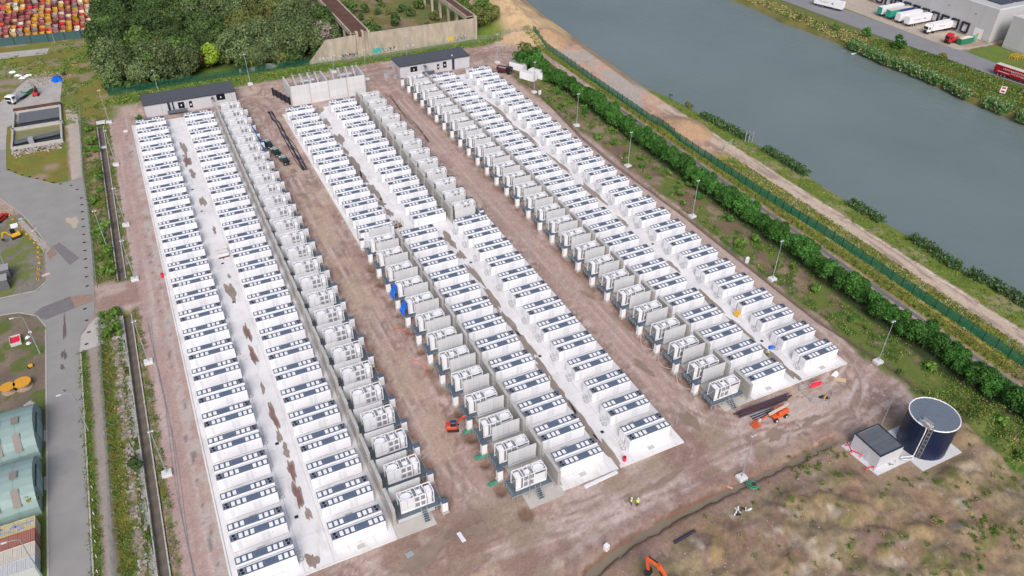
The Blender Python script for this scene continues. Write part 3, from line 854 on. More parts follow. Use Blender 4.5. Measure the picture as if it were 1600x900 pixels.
# silt-filled strips and puddles in the aisles
def puddle(cx, cy, rx, ry, m, sd, rot=0.0, z=.156):
    o = sheet('puddle', blob(cx, cy, rx, ry, 26, .3, sd, rot), z, m)
    return o
for i, (cx, cy, rx, ry, m) in enumerate([(5.1, 110.8, .75, 3.9, PUDR), (4.9, 105.0, .5, 2.0, PUD), (5.3, 137.5, .75, 3.6, PUDR), (5.0, 129.6, .85, 3.0, PUDR), (4.7, 153.8, 1.35, 3.6, PUD),
                                    (4.6, 233, 1.0, 4.6, PUD), (4.4, 224, 1.1, 4.2, PUDR), (4.7, 215.5, .9, 3.0, PUD), (5.0, 198, .9, 3.0, PUD), (5.5, 182, .5, 2.0, PUD), (5.2, 170.5, .7, 2.6, PUD),
                                    (5.3, 101.2, .65, 1.9, PUD), (5.2, 96.2, .62, 3.2, PUDR), (4.9, 90.6, .72, 3.6, PUDR), (5.5, 86.0, .55, 1.6, PUD), (3.9, 77.0, 1.1, 1.5, PUD), (4.8, 119, .35, 2.2, PUD), (5.4, 160, .35, 1.2, PUD)]):
    puddle(cx, cy, rx * .85, ry * .92, PUD, i)
    if m is PUDR:
        puddle(cx - .05, cy - .2, rx * .55, ry * .68, PUDR, i, 0.0, .161)
for i, (cx, cy, rx, ry) in enumerate([(48.6, 243.2, 1.5, 2.6), (48.3, 233, 1.0, 2.6), (48.6, 219.5, 1.3, 4.2), (48.1, 211, .5, 3.5), (48.0, 201, 1.3, 6.0), (48.0, 192.5, .9, 3.2), (48.4, 184, 1.1, 4.4), (48.2, 177, .7, 2.4),
                                      (48.4, 171.5, .7, 2.6), (48.5, 165, .6, 2.3), (48.3, 160.2, .5, 1.2)]):
    puddle(cx, cy, rx, ry, PUD, 30 + i)
for i, (cx, cy, rx, ry) in enumerate([(57.9, 152.6, 1.0, 3.8), (57.9, 144.9, .8, 2.2), (57.7, 136.0, .7, 5.0), (57.4, 125.5, .85, 4.6), (57.3, 116.6, .8, 4.5), (57.3, 108.4, .9, 3.6), (57.0, 100.5, .7, 3.8), (56.8, 92.5, .8, 4.4), (57.0, 84.0, .75, 4.6), (57.4, 76.2, .8, 4.0)]):
    puddle(cx, cy, rx, ry, PUD, 50 + i)
for i, (cx, cy, rx, ry) in enumerate([(102.0, 216, .8, 12), (102.3, 196, .7, 8), (102.6, 176, .7, 6), (102.7, 157.5, .95, 6.5), (102.2, 141, .5, 3), (102.2, 119, .6, 2.4), (101.7, 103.5, .7, 5.5), (101.6, 93.5, .6, 4.0), (101.6, 84.0, .8, 5.0), (101.7, 77.7, .8, 2.6)]):
    puddle(cx, cy, rx, ry, PUD, 70 + i)
for i, (cx, cy, rx, ry) in enumerate([(20, 70.5, 4.5, 1.6), (29.5, 71.2, 1.6, 1.3), (64, 66.5, 3.2, .6), (75.8, 92, .9, 3.0), (78, 118, .7, 2.5), (31, 205, 1.0, 1.4), (30.2, 190, 1.2, 1.8), (33.5, 196, .9, 1.6), (87.5, 66.3, 2.2, 1.1), (96, 66, 2.2, .8), (75.5, 76, 1.6, 2.2)]):
    o = sheet('puddle', blob(cx, cy, rx, ry, 24, .3, 90 + i, .2), .035, mat('damp_earth', (.285, .215, .165), .55, .2, .5, world=True))

mh = MB().use(BLACK).box(-.28, .28, -.28, .28, .15, .165).use(STEEL).box(-.36, .36, -.36, .36, .12, .158).mesh('manhole_cover')
MHS = ((3.6, 86.2), (4.2, 103.5), (4.6, 149.5), (4.9, 166), (3.4, 206), (4.0, 193), (3.9, 228), (48.9, 176), (58.8, 141), (58.2, 104), (58.9, 80.5), (103.0, 88), (103.2, 129), (48.4, 228))
for x, y in MHS:
    o = obj('manhole_cover', mh); o.location = (x, y, 0)
    side_ = 'left block' if x < 10 else 'right block' if x > 80 else 'middle block'
    mk = sorted(b for a, b in MHS if (a < 10) == (x < 10) and (a > 80) == (x > 80)).index(y)
    tag(o, 'square black manhole cover in the %s aisle, %s from the near end' % (side_, NTH[mk]), 'manhole cover', 'manhole covers in the concrete aisles')

# ------------------------------------------------------------------ battery cabinets
def shared(name, me, parent, loc=(0, 0, 0)):
    o = obj(name, me, parent); o.location = loc
    return o

body = MB().use(WHITE).cbox(-4.35, 4.35, -.825, .825, .26, 2.80, .05)
body.use(WHITE2)
for x in (-3.45, .25, 1.0):
    body.box(x, x + .62, -.835, -.82, .55, 2.55)
body.box(-4.36, -4.34, -.5, .5, .9, 1.9)
body.use(DARK).box(-4.25, 4.25, -.76, .76, .16, .26)
body.use(BLACK)
for x in (-2.2, 1.9):
    body.box(x, x + .06, -.838, -.82, 1.75, 1.9)
body_me = body.mesh('cabinet_body')
strip_me = MB().use(ROOFD).box(-4.33, 4.33, -.80, .58, 2.79, 2.835).mesh('roof_strip')
hatch_me = MB().use(HATCH).cbox(-.30, .30, -.455, .455, 2.83, 2.875, .02).mesh('hatch_cover')
fan = MB().use(FANG).box(-.56, .56, -.62, .62, 2.83, 2.88).use(BLACK)
fan.tube((-.02, .27, 2.86), (-.02, .27, 2.90), .27, n=12).tube((.12, -.33, 2.86), (.12, -.33, 2.90), .25, n=12).box(-.42, -.28, -.5, -.05, 2.86, 2.9)
fan_me = fan.mesh('fan_tray')
vent = MB().use(ROOFM).box(-1.02, 1.02, -.60, .60, 2.83, 2.865).use(ROOFD)
for i in range(4):
    vent.box(-.78 + i * .42, -.50 + i * .42, .16, .40, 2.86, 2.885)
    vent.box(-.78 + i * .42, -.50 + i * .42, -.20, -.06, 2.86, 2.875)
vent_me = vent.mesh('vent_panel')
HX = [-2.68, -1.78, -.88]
HX2 = [2.05, 2.95, 3.85]

def make_cabinet():
    t = thing('battery_cabinet', 'white battery cabinet', 'battery cabinet')
    shared('cabinet_body', body_me, t)
    shared('roof_strip', strip_me, t)
    y = -.11
    shared('fan_tray', fan_me, t, (-3.72, y, 0))
    for x in HX + HX2:
        shared('hatch_cover', hatch_me, t, (x, y, 0))
    shared('vent_panel', vent_me, t, (.58, y, 0))
    return t

COLS = [('leftmost row of the left block', -6.81, 77.03, 6.6448, 27), ('left block row beside the concrete wall', 7.54, 77.18, 6.606, 27),
        ('middle block far half, left row', 37.66, 160.54, 6.592, 13), ('middle block far half, right row', 51.93, 161.16, 6.523, 13),
        ('middle block near half, left row', 46.69, 74.5, 6.596, 13), ('middle block near half, right row', 60.95, 74.45, 6.572, 13),
        ('right block row beside the concrete wall', 90.57, 77.2, 6.523, 27), ('right block row nearest the canal', 104.59, 77.17, 6.526, 27)]
proto = make_cabinet()
first = True
for desc, u0, v0, pit, n in COLS:
    for k in range(n):
        for back in (False, True):
            c = proto if first else copy_tree(proto)
            first = False
            c.location = (u0 + 4.3, v0 + k * pit + (2.83 if back else .825), 0)
            c.rotation_euler = (0, 0, math.pi if back else 0)
            c['label'] = 'white battery cabinet, %s of the %s pair, %s' % ('back' if back else 'front', NTH[k], desc)
            c['group'] = 'white battery cabinets in paired rows'
            if desc.startswith('left block') and k == 2 and back:
                shared('hatch_cover', hatch_me, c, (-3.72, -.11, .06)).scale = (1.3, 1.05, 1)

# flush drain covers in front of every pair
dc = MB().use(mat('grey_drain_cover', (.47, .465, .46), .7, .1, 2)).box(-.65, .65, -.42, .42, .14, .157).use(CONC).box(-.58, .58, -.35, .35, .15, .161).mesh('drain_cover')
for desc, u0, v0, pit, n in COLS:
    for k in range(n):
        o = obj('drain_cover', dc); o.location = (u0 + 4.0, v0 + k * pit - .95, 0)
        tag(o, 'flush grey drain cover before the %s pair, %s' % (NTH[k], desc), 'drain cover', 'flush drain covers before the cabinet pairs')

# coiled cable and small rack at the aisle end of the right-hand rows
cst = MB().use(STEEL)
cst.torus((0, -.5, .32), .42, .045, 14, 5).torus((0, -.5, .42), .36, .04, 14, 5)
for dx in (-.35, .3):
    for dy in (0, .5):
        cst.box(dx, dx + .05, dy, dy + .05, .15, 1.25)
cst.box(-.35, .35, 0, .05, 1.2, 1.25).box(-.35, .35, .5, .55, 1.2, 1.25).box(-.35, -.3, 0, .55, .8, .85)
coil_me = cst.mesh('cable_coil')
for desc, u, sgn in (('middle block near half, right row', 60.2, 0), ('right block row nearest the canal', 103.8, 0), ('leftmost row of the left block', 2.35, 1)):
    for d_, uu, v0, pit, n in COLS:
        if d_ == desc:
            for k in range(n):
                if sgn and k % 2:
                    continue
                o = obj('cable_coil', coil_me); o.location = (u, v0 + k * pit + 1.3, 0)
                tag(o, 'grey coiled cable and rack beside the %s battery pair, %s' % (NTH[k], desc.replace(' of the left block', '')), 'cable coil', 'coiled cables at the cabinet ends')

# ------------------------------------------------------------------ transformer stations
def frame_mesh():
    m = MB().use(WHITE)
    x0, x1, y0, y1, z0, z1 = -2.85, 2.85, -.97, .97, 1.25, 4.3
    b = .13
    for y in (y0, y1):
        m.box(x0, x1, y - b / 2, y + b / 2, z1 - b, z1); m.box(x0, x1, y - b / 2, y + b / 2, z0, z0 + .2)
        for x in (x0, -.55, 1.5, x1):
            m.box(x - b / 2, x + b / 2, y - b / 2, y + b / 2, z0, z1)
        m.box(-.55, 1.5, y - .04, y + .04, 2.75, 2.85); m.box(.45, .55, y - .04, y + .04, z0, z1)
    for x in (x0, -.55, .1, .98, 1.5, x1):
        m.box(x - .06, x + .06, y0, y1, z1 - .12, z1 + .002)
    for s in (-1, 1):                                             # corner braces on the roof
        m.bar((x0, s * .3, z1 - .05), (-1.9, s * .97, z1 - .05), .1, .1)
        m.bar((-.55, s * .3, z1 - .05), (-1.5, s * .97, z1 - .05), .1, .1)
    m.bar((x1, -.95, z0 + .1), (x1, .95, z1 - .1), .07, .07)
    m.bar((x0, .95, z0 + .1), (x0, -.95, z1 - .1), .07, .07)
    m.use(GRATE).box(x0, x1, y0, y1, 1.17, 1.24)
    m.use(mat('pale_grey_core', (.27, .285, .30), .6)).box(x0 + .1, -.6, y0 + .12, y1 - .12, 1.3, 3.7).box(-.5, 1.45, y0 + .2, y1 - .2, 1.3, 3.3).box(1.55, 2.75, y0 + .3, y1 - .3, 1.3, 3.9)
    return m.mesh('skid_frame')
tank_me = MB().use(WHITE).prism([(-2.62, -.26), (-2.18, -.70), (-1.22, -.70), (-.78, -.26), (-.78, .26), (-1.22, .70), (-2.18, .70), (-2.62, .26)], 'z', 3.5, 4.02).mesh('tank_roof')
louv = MB().use(WHITE2)
for k in range(2):
    louv.box(-2.72 + k * 1.07, -1.70 + k * 1.07, -.95, -.86, 1.95, 4.05)
    louv.use(STEEL).box(-2.70 + k * 1.07, -1.72 + k * 1.07, -.955, -.94, 1.90, 1.95).use(WHITE2)
lo_me = louv.mesh('louvre_panel')
lw_me = MB().use(WHITE).box(-2.76, -.64, -1.0, -.86, 1.28, 1.86).mesh('lower_panel')
win_me = MB().use(mat('grey_radiator_mesh', (.26, .27, .29), .6, .2, 4)).box(-.36, .36, -.03, .03, -.5, .5).use(WHITE).box(-.42, -.36, -.04, .04, -.56, .56).box(.36, .42, -.04, .04, -.56, .56).box(-.36, .36, -.04, .04, .5, .56).box(-.36, .36, -.04, .04, -.56, -.5).mesh('radiator_grille')
cool_me = MB().use(WHITE).cbox(.1, .92, -.42, .42, 3.3, 4.16, .05).use(STEEL).box(-.45, -.05, -.7, .7, 3.3, 3.75).box(1.08, 1.4, -.7, .7, 3.3, 3.8).tube((-.28, -.3, 3.6), (-.28, -.3, 4.15), .13).tube((-.28, .35, 3.6), (-.28, .35, 4.15), .13).mesh('cooling_hood')
cab_me = MB().use(WHITE).cbox(1.66, 2.74, -.74, .74, 1.3, 4.1, .18).mesh('switchgear_case')
met_me = MB().use(WHITE2).cbox(1.75, 2.45, -1.10, -.80, 1.7, 3.1, .04).mesh('meter_box')
bp_me = MB().use(WHITE2).box(-2.7, -.66, .86, .93, 1.5, 3.55).use(BLACK).box(-2.6, -.9, .84, .9, 3.6, 3.78).mesh('back_panel')
fr_me = frame_mesh()

def make_trafo():
    t = thing('transformer', 'white framed transformer', 'transformer')
    shared('skid_frame', fr_me, t)
    shared('tank_roof', tank_me, t)
    shared('louvre_panel', lo_me, t)
    shared('lower_panel', lw_me, t)
    for x in (.02, 1.02):
        for z in (2.05, 3.45):
            shared('radiator_grille', win_me, t, (x, -.93, z))
    for x in (.02, 1.02):
        shared('radiator_grille', win_me, t, (x, .93, 2.3)).scale = (1, 1, 1.4)
    shared('cooling_hood', cool_me, t)
    shared('switchgear_case', cab_me, t)
    shared('meter_box', met_me, t)
    shared('back_panel', bp_me, t)
    return t

deck_me = MB().use(GRATE).box(0, 1, 0, 1, 1.08, 1.15).mesh('deck_panel')
pf = MB().use(STEEL)
for y in (-1.75, -1.25, 1.3, 1.75):
    pf.box(-3.7, 3.95, y - .05, y + .05, .92, 1.08)
for x in (-3.6, -1.2, 1.2, 3.0, 3.85):
    for y in (-1.7, 1.7):
        pf.box(x - .07, x + .07, y - .07, y + .07, .1, .92)
pf.use(WHITE2)
for z in (.38, .66, .94):
    pf.box(-3.7, 2.6, -1.84, -1.76, z, z + .10)
pf_me = pf.mesh('support_frame')
rl = MB().use(STEEL)
for x in (3.93,):
    for y in (-1.6, -.5, .6, 1.6):
        rl.box(x - .025, x + .025, y - .025, y + .025, 1.15, 2.15)
    for z in (1.6, 2.12):
        rl.box(x - .02, x + .02, -1.6, 1.6, z, z + .04)
rl_me = rl.mesh('guard_rail')
def make_platform():
    t = thing('steel_platform', 'grey steel platform', 'platform')
    shared('support_frame', pf_me, t)
    for x, y, sx, sy in ((-3.7, -1.75, .78, 3.5), (2.92, -1.75, 1.0, 3.5), (-2.9, -1.75, 5.8, .7), (-2.9, 1.05, 5.8, .7)):
        o = shared('deck_panel', deck_me, t, (x, y, 0)); o.scale = (sx, sy, 1)
    shared('guard_rail', rl_me, t)
    return t

ko_me = MB().use(WHITE).cbox(-.5, .5, -.44, .44, .48, 2.72, .03).use(WHITE).box(-.4, .4, -.45, -.43, .7, 2.5).mesh('kiosk_body')
kr_me = MB().use(mat('slate_kiosk_roof', (.10, .13, .185), .5, .08, 2)).cbox(-.55, .55, -.49, .49, 2.72, 2.82, .03).mesh('kiosk_roof')
kb_me = MB().use(CONC).box(-.62, .62, -.55, .55, -.1, .42).use(mat('maroon_trim', (.20, .05, .07), .6)).box(-.5, .5, -.46, -.42, .42, .50).mesh('kiosk_base')
def make_kiosk():
    t = thing('cable_kiosk', 'white cable kiosk', 'kiosk')
    shared('kiosk_body', ko_me, t); shared('kiosk_roof', kr_me, t); shared('kiosk_base', kb_me, t)
    return t
wp_me = MB().use(CONCW).box(-.535, .535, -.08, .08, .55, 4.0).mesh('wall_panel')
wf_me = MB().use(STEEL).box(-2.8, 2.8, -.14, .14, .3, .55).box(-2.8, -2.72, -.1, .1, .0, .55).box(2.72, 2.8, -.1, .1, .0, .55).mesh('wall_foot')
def make_blast():
    t = thing('dividing_wall', 'pale concrete dividing wall', 'wall')
    for i in range(5):
        shared('wall_panel', wp_me, t, (-2.2 + i * 1.1, 0, 0))
    shared('wall_foot', wf_me, t)
    return t
cs_me = MB().use(CONCG).box(-.27, .27, 0, 5.0, -.375, .375).mesh('concrete_course')
cap_me = MB().use(CONC).box(-.30, .30, -.02, 5.02, 3.92, 4.02).mesh('wall_coping')
toe_me = MB().use(CONC).box(-.5, .75, -.1, 5.1, -.1, .32).mesh('wall_toe')
def make_retain():
    t = thing('retaining_wall', 'grey concrete wall segment', 'wall')
    for i in range(5):
        o = shared('concrete_course', cs_me, t, (.03 if i % 2 else 0, 0, .52 + i * .765))
    shared('wall_coping', cap_me, t); shared('wall_toe', toe_me, t)
    return t

PROTO = {}
def place(fn, loc, rz, label, group):
    if fn not in PROTO:
        t = PROTO[fn] = fn()
    else:
        t = copy_tree(PROTO[fn])
    t.location = loc; t.rotation_euler = (0, 0, rz); t['label'] = label; t['group'] = group
    return t

# row description, first centre v, pitch, count, rotation, u of: skid, wall, divider, kiosk; v offsets of: wall start, divider, kiosk; divider rule
TROWS = [('left block', 79.4, 6.606, 27, 0, 22.05, 17.7, 21.1, 26.08, -1.9, 2.72, -2.65, 0),
         ('middle block far half', 161.3, 6.56, 13, 0, 65.65, 61.85, 65.2, 69.45, -1.3, -2.0, -2.8, 0),
         ('middle block near half', 75.45, 6.6, 13, math.pi, 41.0, 45.55, 42.2, 37.1, -2.5, 4.9, 3.3, 1),
         ('right block', 78.2, 6.523, 27, math.pi, 84.55, 88.95, 85.85, 80.55, -2.7, 4.7, 3.3, 0)]
for desc, c0, pit, n, rz, us, uw, ud, uk, ow, od, ok_, rule in TROWS:
    for k in range(n):
        c = c0 + k * pit
        place(make_trafo, (us, c, 0), rz, 'white framed transformer, %s from the near end, %s' % (NTH[k], desc), 'transformers along the concrete walls')
        place(make_platform, (us, c, 0), rz, 'grey steel platform under the %s transformer from the near end, %s' % (NTH[k], desc), 'steel platforms under the transformers')
        place(make_kiosk, (uk, c + ok_, 0), rz, 'white kiosk beside the %s transformer from the near end, %s' % (NTH[k], desc), 'white kiosks at the platform ends')
        place(make_retain, (uw, c + ow, 0), 0, 'grey wall length behind the %s transformer from the near end, %s' % (NTH[k], desc), 'concrete wall lengths behind the transformers')
        if not (rule == 0 and od > 0 and k == n - 1 and desc == 'left block'):
            place(make_blast, (ud, c + od, 0), 0, 'pale dividing wall %s the %s transformer from the near end, %s' % ('behind' if od > 0 else 'before', NTH[k], desc), 'dividing walls between the transformers')
# end stairs
def stair(x, y, rz, label):
    t = thing('steel_stair', label, 'stair', (x, y, 0), rz, 'steel stairs at the row ends')
    m = MB().use(STEEL)
    m.bar((-.5, -1.6, .1), (-.5, 0, 1.1), .06, .2).bar((.5, -1.6, .1), (.5, 0, 1.1), .06, .2)
    m.build('stringer', t)
    tr = MB().use(GRATE).box(-.5, .5, -.14, .14, -.02, .02).mesh('tread')
    for i in range(5):
        shared('tread', tr, t, (0, -1.45 + i * .32, .22 + i * .2))
    h = MB().use(STEEL)
    for x_ in (-.5, .5):
        h.bar((x_, -1.6, 1.0), (x_, 0, 2.0), .05, .05).box(x_ - .025, x_ + .025, -1.62, -1.57, .1, 1.0).box(x_ - .025, x_ + .025, -.02, .03, 1.1, 2.0)
    h.build('handrail', t)
stair(22.8, 77.6, 0, 'short steel stair down to the slab at the near end of the left block')
stair(41.8, 73.6, 0, 'short steel stair down to the slab at the near end of the middle block')
stair(85.0, 76.3, 0, 'short steel stair down to the slab at the near end of the right block')

# ------------------------------------------------------------------ buildings
def plain_building(u0, u1, v0, v1, h, label, doors, slots, seams, extra):
    t = thing('prefab_building', label, 'building', (u0, v0, 0), 0, 'grey prefabricated switchgear buildings')
    L_, D_ = u1 - u0, v1 - v0
    xs = [0] + seams + [L_]
    for a, b in zip(xs, xs[1:]):
        MB().use(GREYP).box(a + .03, b - .03, 0, .25, 0, h - .25).build('wall_panel', t)
    MB().use(GREYP).box(0, .24, .26, D_, 0, h - .25).box(L_ - .24, L_, .26, D_, 0, h - .25).box(.24, L_ - .24, D_ - .25, D_, 0, h - .25).build('wall', t)
    MB().use(ANTH).box(-.15, L_ + .15, -.2, D_ + .15, h - .249, h).use(mat('roof_edge', (.06, .065, .075), .5)).box(-.2, L_ + .2, -.26, -.18, h - .33, h + .06).box(-.22, -.16, -.2, D_ + .2, h - .33, h + .06).box(L_ + .16, L_ + .22, -.2, D_ + .2, h - .33, h + .06).box(-.2, L_ + .2, D_ + .15, D_ + .21, h - .33, h + .06).build('roof', t)
    for x in range(1, int(L_ // 4)):
        MB().use(mat('roof_seam', (.07, .077, .09), .6)).box(x * 4, x * 4 + .06, -.1, D_, h, h + .015).build('roof_seam', t)
    for (a, b, z0, z1) in doors:
        d = MB().use(mat('black_opening', (.008, .009, .012), .4)).box(a, b, -.06, .0, z0, z1).build('door', t)
        MB().use(WHITE).box((a + b) / 2 - .18, (a + b) / 2 + .18, -.09, -.06, z0 + (z1 - z0) * .35, z0 + (z1 - z0) * .6).build('notice', d)
    for (a, b) in slots:
        MB().use(mat('dark_blue_recess', (.025, .035, .06), .5)).box(a, b, -.35, .0, .15, h - .3).build('service_duct', t)
    for a in extra:
        MB().use(ANTH).box(a, a + .8, -1.7, -.02, h - 1.1, h - .95).box(a, a + .08, -1.7, -1.6, 0, h - 1.1).box(a + .72, a + .8, -1.7, -1.6, 0, h - 1.1).build('canopy', t)
    MB().use(GRATE).box(6.5, 12.5, -1.6, -.05, .7, .8).box(6.5, 12.5, -1.62, -1.56, .8, 1.75).build('landing', t)
    return t
plain_building(-3.3, 25.3, 261.0, 269.9, 4.3, 'long grey prefabricated building with dark flat roof at the top of the left block',
               [(10.2, 12.1, 1.3, 3.4), (13.6, 14.6, 1.0, 3.2), (22.4, 25.1, 1.9, 3.9)], [(7.0, 7.7), (8.4, 8.8)], [5.1, 12.8, 21.2, 27.4], [20.6])
b3 = plain_building(82.3, 109.4, 258.2, 267.2, 4.5, 'long grey prefabricated building with dark flat roof at the top of the right block',
                    [(3.9, 6.5, 1.5, 3.6), (14.2, 15.0, 1.1, 3.1), (16.5, 17.9, 1.3, 3.6)], [(20.1, 20.9)], [9.4, 16, 22.8, 23.4], [8.9])
for y in (2.0, 3.4, 4.8):
    MB().use(mat('pale_pink_shutter', (.45, .28, .29), .6)).box(-.05, .02, y, y + .9, .3, 2.9).build('shutter', b3)
MB().use(WHITE).tube((21, 2, 4.5), (21, 2, 4.9), .28).build('roof_vent', b3)

# walled substation
t = thing('substation_wall', 'tall pale concrete enclosure of panels and posts with switchgear inside', 'enclosure', (41.5, 250.2, 0))
for i in range(4):
    for k in range(6):
        MB().use(CONCW).box(.2 + i * 6.35, 6.3 + i * 6.35, 0, .28, k * 1.13, k * 1.13 + 1.11).build('wall_panel', t)
for i in range(5):
    MB().use(CONC).box(-.15 + i * 6.35, .2 + i * 6.35, -.08, .36, 0, 6.9).build('wall_post', t)
for x in (0, 12.7, 25.4):
    for k in range(6):
        MB().use(CONCW).box(x - .14, x + .16, .37, 9.39, k * 1.13, k * 1.13 + 1.11).build('wall_panel', t)
    MB().use(CONC).box(x - .2, x + .22, 9.4, 9.8, 0, 6.95).build('wall_post', t)
g = thing('dark_gate', 'black mesh gate leaning beside the concrete enclosure', 'gate', (37.6, 262, 0), math.atan2(-10.5, 3.4))
MB().use(mat('black_gate_board', (.03, .034, .042), .5)).box(0, 10.8, -.05, .05, .3, 2.6).build('board', g)
for x in range(5):
    MB().use(BLACK).box(x * 2.7 - .05, x * 2.7 + .05, -.3, .3, 0, 2.75).build('post', g)
for j, (x0, lab) in enumerate(((43, 'left'), (56, 'right'))):
    pt = thing('power_transformer', 'grey high-voltage transformer with leaning insulators in the %s bay of the enclosure' % lab, 'transformer', (x0 + 5.5, 255.3, 0), 0, 'power transformers inside the enclosure')
    MB().use(STEEL).cbox(-3, 3, -1.6, 1.6, .4, 4.3, .1).build('tank', pt)
    MB().use(STEEL).tube((-2.5, .8, 5.6), (2.5, .8, 5.6), .6, n=12).box(-1.5, -1.3, .3, .9, 4.2, 5.2).box(1.3, 1.5, .3, .9, 4.2, 5.2).build('conservator', pt)
    for k in range(4):
        MB().use(mat('grey_porcelain', (.50, .50, .52), .35)).tube((-3.9 + k * 2.5, -1.0, 4.2), (-4.6 + k * 2.5, .2, 8.6), .34, .2).tube((-4.0 + k * 2.5, -.9, 4.9), (-4.0 + k * 2.5, -.9, 5.1), .34).build('insulator', pt)
        MB().use(STEEL).bar((-4.6 + k * 2.5, 1.6, 0), (-4.6 + k * 2.5, 1.6, 8.2), .3, .3).bar((-4.6 + k * 2.5, 1.6, 8.1), (-3.4 + k * 2.5, -.4, 8.4), .2, .2).build('support_post', pt)
    MB().use(RUST).box(3.1, 4.2, -1, 1, .5, 5.0).build('radiator', pt)

# ruined hall: gable wall and crane beams
t = thing('ruined_wall', 'long cream concrete wall of a ruined hall with graffiti along its foot', 'wall', (0, 285.2, 0))
MB().use(RUIN).prism([(80.3, 0), (123.2, 0), (123.2, 8.3), (80.3, 8.6)], 'y', 0, .6).build('main_wall', t)
MB().use(RUIN).prism([(55.8, 0), (74.6, 0), (74.6, 8.4), (63.2, 7.9), (56.2, .7)], 'y', .3, .9).build('sloping_wall', t)
MB().use(RUIN).box(74.7, 75.6, -.3, 1.3, 0, 9.6).box(77.0, 77.8, -.3, 1.3, 0, 9.8).box(79.2, 80.2, -.3, 1.3, 0, 9.4).box(74.7, 80.2, .5, 1.2, 0, 8.6).use(RUST).box(75.6, 76.9, .2, .5, 7.6, 9.4).build('pillar', t)
MB().use(RUIN).box(123.25, 124.4, -.3, 1.2, 0, 9.2).build('end_pillar', t)
for i, x in enumerate(np.arange(83, 123, 2.65)):
    MB().use(mat('board_mark', (.36, .30, .23), .9)).box(x, x + .07, -.012, .0, .4, 8.2).build('form_joint', t)
rnd = random.Random(4)
GRAF = [(495, 520, 'w'), (527, 556, 'wk'), (577, 590, 't'), (590, 611, 'wk'), (632, 640, 'w'), (692, 700, 'w'), (700, 706, 'y'), (709, 728, 'wk')]
gm = {'w': mat('white_spray', (.72, .72, .74), .7), 'k': mat('black_spray', (.03, .03, .05), .7), 't': mat('teal_spray', (.08, .42, .40), .7), 'y': mat('yellow_spray', (.72, .52, .06), .7)}
for x0, x1, cs in GRAF:
    u0, u1 = 56 + (x0 - 480.6) * .2565, 56 + (x1 - 480.6) * .2565
    yo = .27 if u1 < 75 else -.03
    for n_, ch in enumerate(cs):
        mb = MB().use(gm[ch])
        if ch in 'ty':
            for _ in range(7):
                cx, cz = rnd.uniform(u0 + .4, u1 - .4), rnd.uniform(.9, 2.1)
                pts = blob(cx, cz, .9, .7, 12, .3, rnd.randint(0, 99))
                mb.add([(px, yo - .004 * _, pz) for px, pz in pts], [tuple(range(12))])
        else:
            x = u0
            while x < u1:
                q = [(x + rnd.uniform(-.2, .7), yo - .02 - .03 * n_, rnd.uniform(.5, 2.3)) for _ in range(4)]
                for a, b in zip(q, q[1:]):
                    mb.bar(a, b, .02, .22 if ch == 'w' else .12)
                x += .65
        mb.build('graffiti', t)
for lab, u0, u1, v0, v1, z, cols_ in (('left', 73.2, 80.4, 287.4, 432, 8.4, True), ('right', 120.4, 124.6, 287.4, 420, 8.4, True)):
    t = thing('crane_beam', 'rust-topped concrete crane runway on the %s side of the ruined hall' % lab, 'crane runway', (0, 0, 0), 0, 'crane runways of the ruined hall')
    n = 14
    for k in range(n):
        a, b = v0 + (v1 - v0) * k / n, v0 + (v1 - v0) * (k + .985) / n
        MB().use(RUST).box(u0 + .5, u1 - .5, a, b, z + .35, z + .55).build('rusty_deck', t)
        MB().use(RUIN).box(u0, u0 + .5, a, b, z - 1.0, z + .75).box(u1 - .5, u1, a, b, z - 1.0, z + .75).box(u0 + .5, u1 - .5, a, b, z, z + .3).build('beam', t)
        MB().use(RUIN).box(u0 + .05, u0 + .9, a, a + .9, -.1, z - 1.02).box(u1 - .9, u1 - .05, a, a + .9, -.1, z - 1.02).build('column', t)

# tank and pump house
kind(MB().use(mat('pale_blue_concrete', (.60, .61, .63), .7, .05, .5, world=True)).prism([(96.6, 58.9), (97.2, 51.0), (105.2, 51.0), (105.2, 48.2), (115.2, 48.2), (115.2, 57.8), (104.6, 57.8), (104.6, 58.9)], 'z', -.3, .12).build('tank_slab'), 'structure')
t = thing('water_tank', 'round navy steel tank with ribbed grey roof and ladder on pale slab', 'water tank', (110.3, 53.0, .1))
TR, TH = 4.2, 7.45
mb = MB().use(NAVY)
NS = 30
for r in range(5):
    for i in range(NS):
        a0, a1 = 2 * math.pi * (i + .004) / NS, 2 * math.pi * (i + .996) / NS
        z0, z1 = r * TH / 5 + .006, (r + 1) * TH / 5 - .006
        mb.add([(TR * math.cos(a), TR * math.sin(a), z) for a, z in ((a0, z0), (a1, z0), (a1, z1), (a0, z1))], [(0, 1, 2, 3)])
mb.build('steel_shell', t)
MB().use(mat('navy_joint', (.008, .012, .035), .4)).tube((0, 0, 0), (0, 0, TH - .05), TR - .02, n=60, cap=False).build('shell_liner', t)
MB().use(WHITE).torus((0, 0, TH), TR + .02, .115, 60, 6).build('white_rim', t)
RM = mat('ribbed_grey_roof', (.16, .19, .235), .5, .06, 1)
mb = MB().use(RM)
n = 28
for i in range(n):
    x0, x1 = -TR + 2 * TR * i / n, -TR + 2 * TR * (i + 1) / n
    xm = (x0 + x1) / 2
    hl = math.sqrt(max(.02, (TR - .05) ** 2 - xm * xm))
    mb.box(x0 + .012, x1 - .012, -hl, hl, TH - .1, TH - .02 + (.05 if i % 2 else .02))
mb.build('roof_rib', t)
ad = math.atan2(-2.3, -3.7)
cx, cy = TR * math.cos(ad), TR * math.sin(ad)
lad = MB().use(mat('dull_ladder_steel', (.30, .32, .34), .5, .1, 3, metal=.3))
dx, dy = -math.sin(ad), math.cos(ad)
ox, oy = math.cos(ad), math.sin(ad)
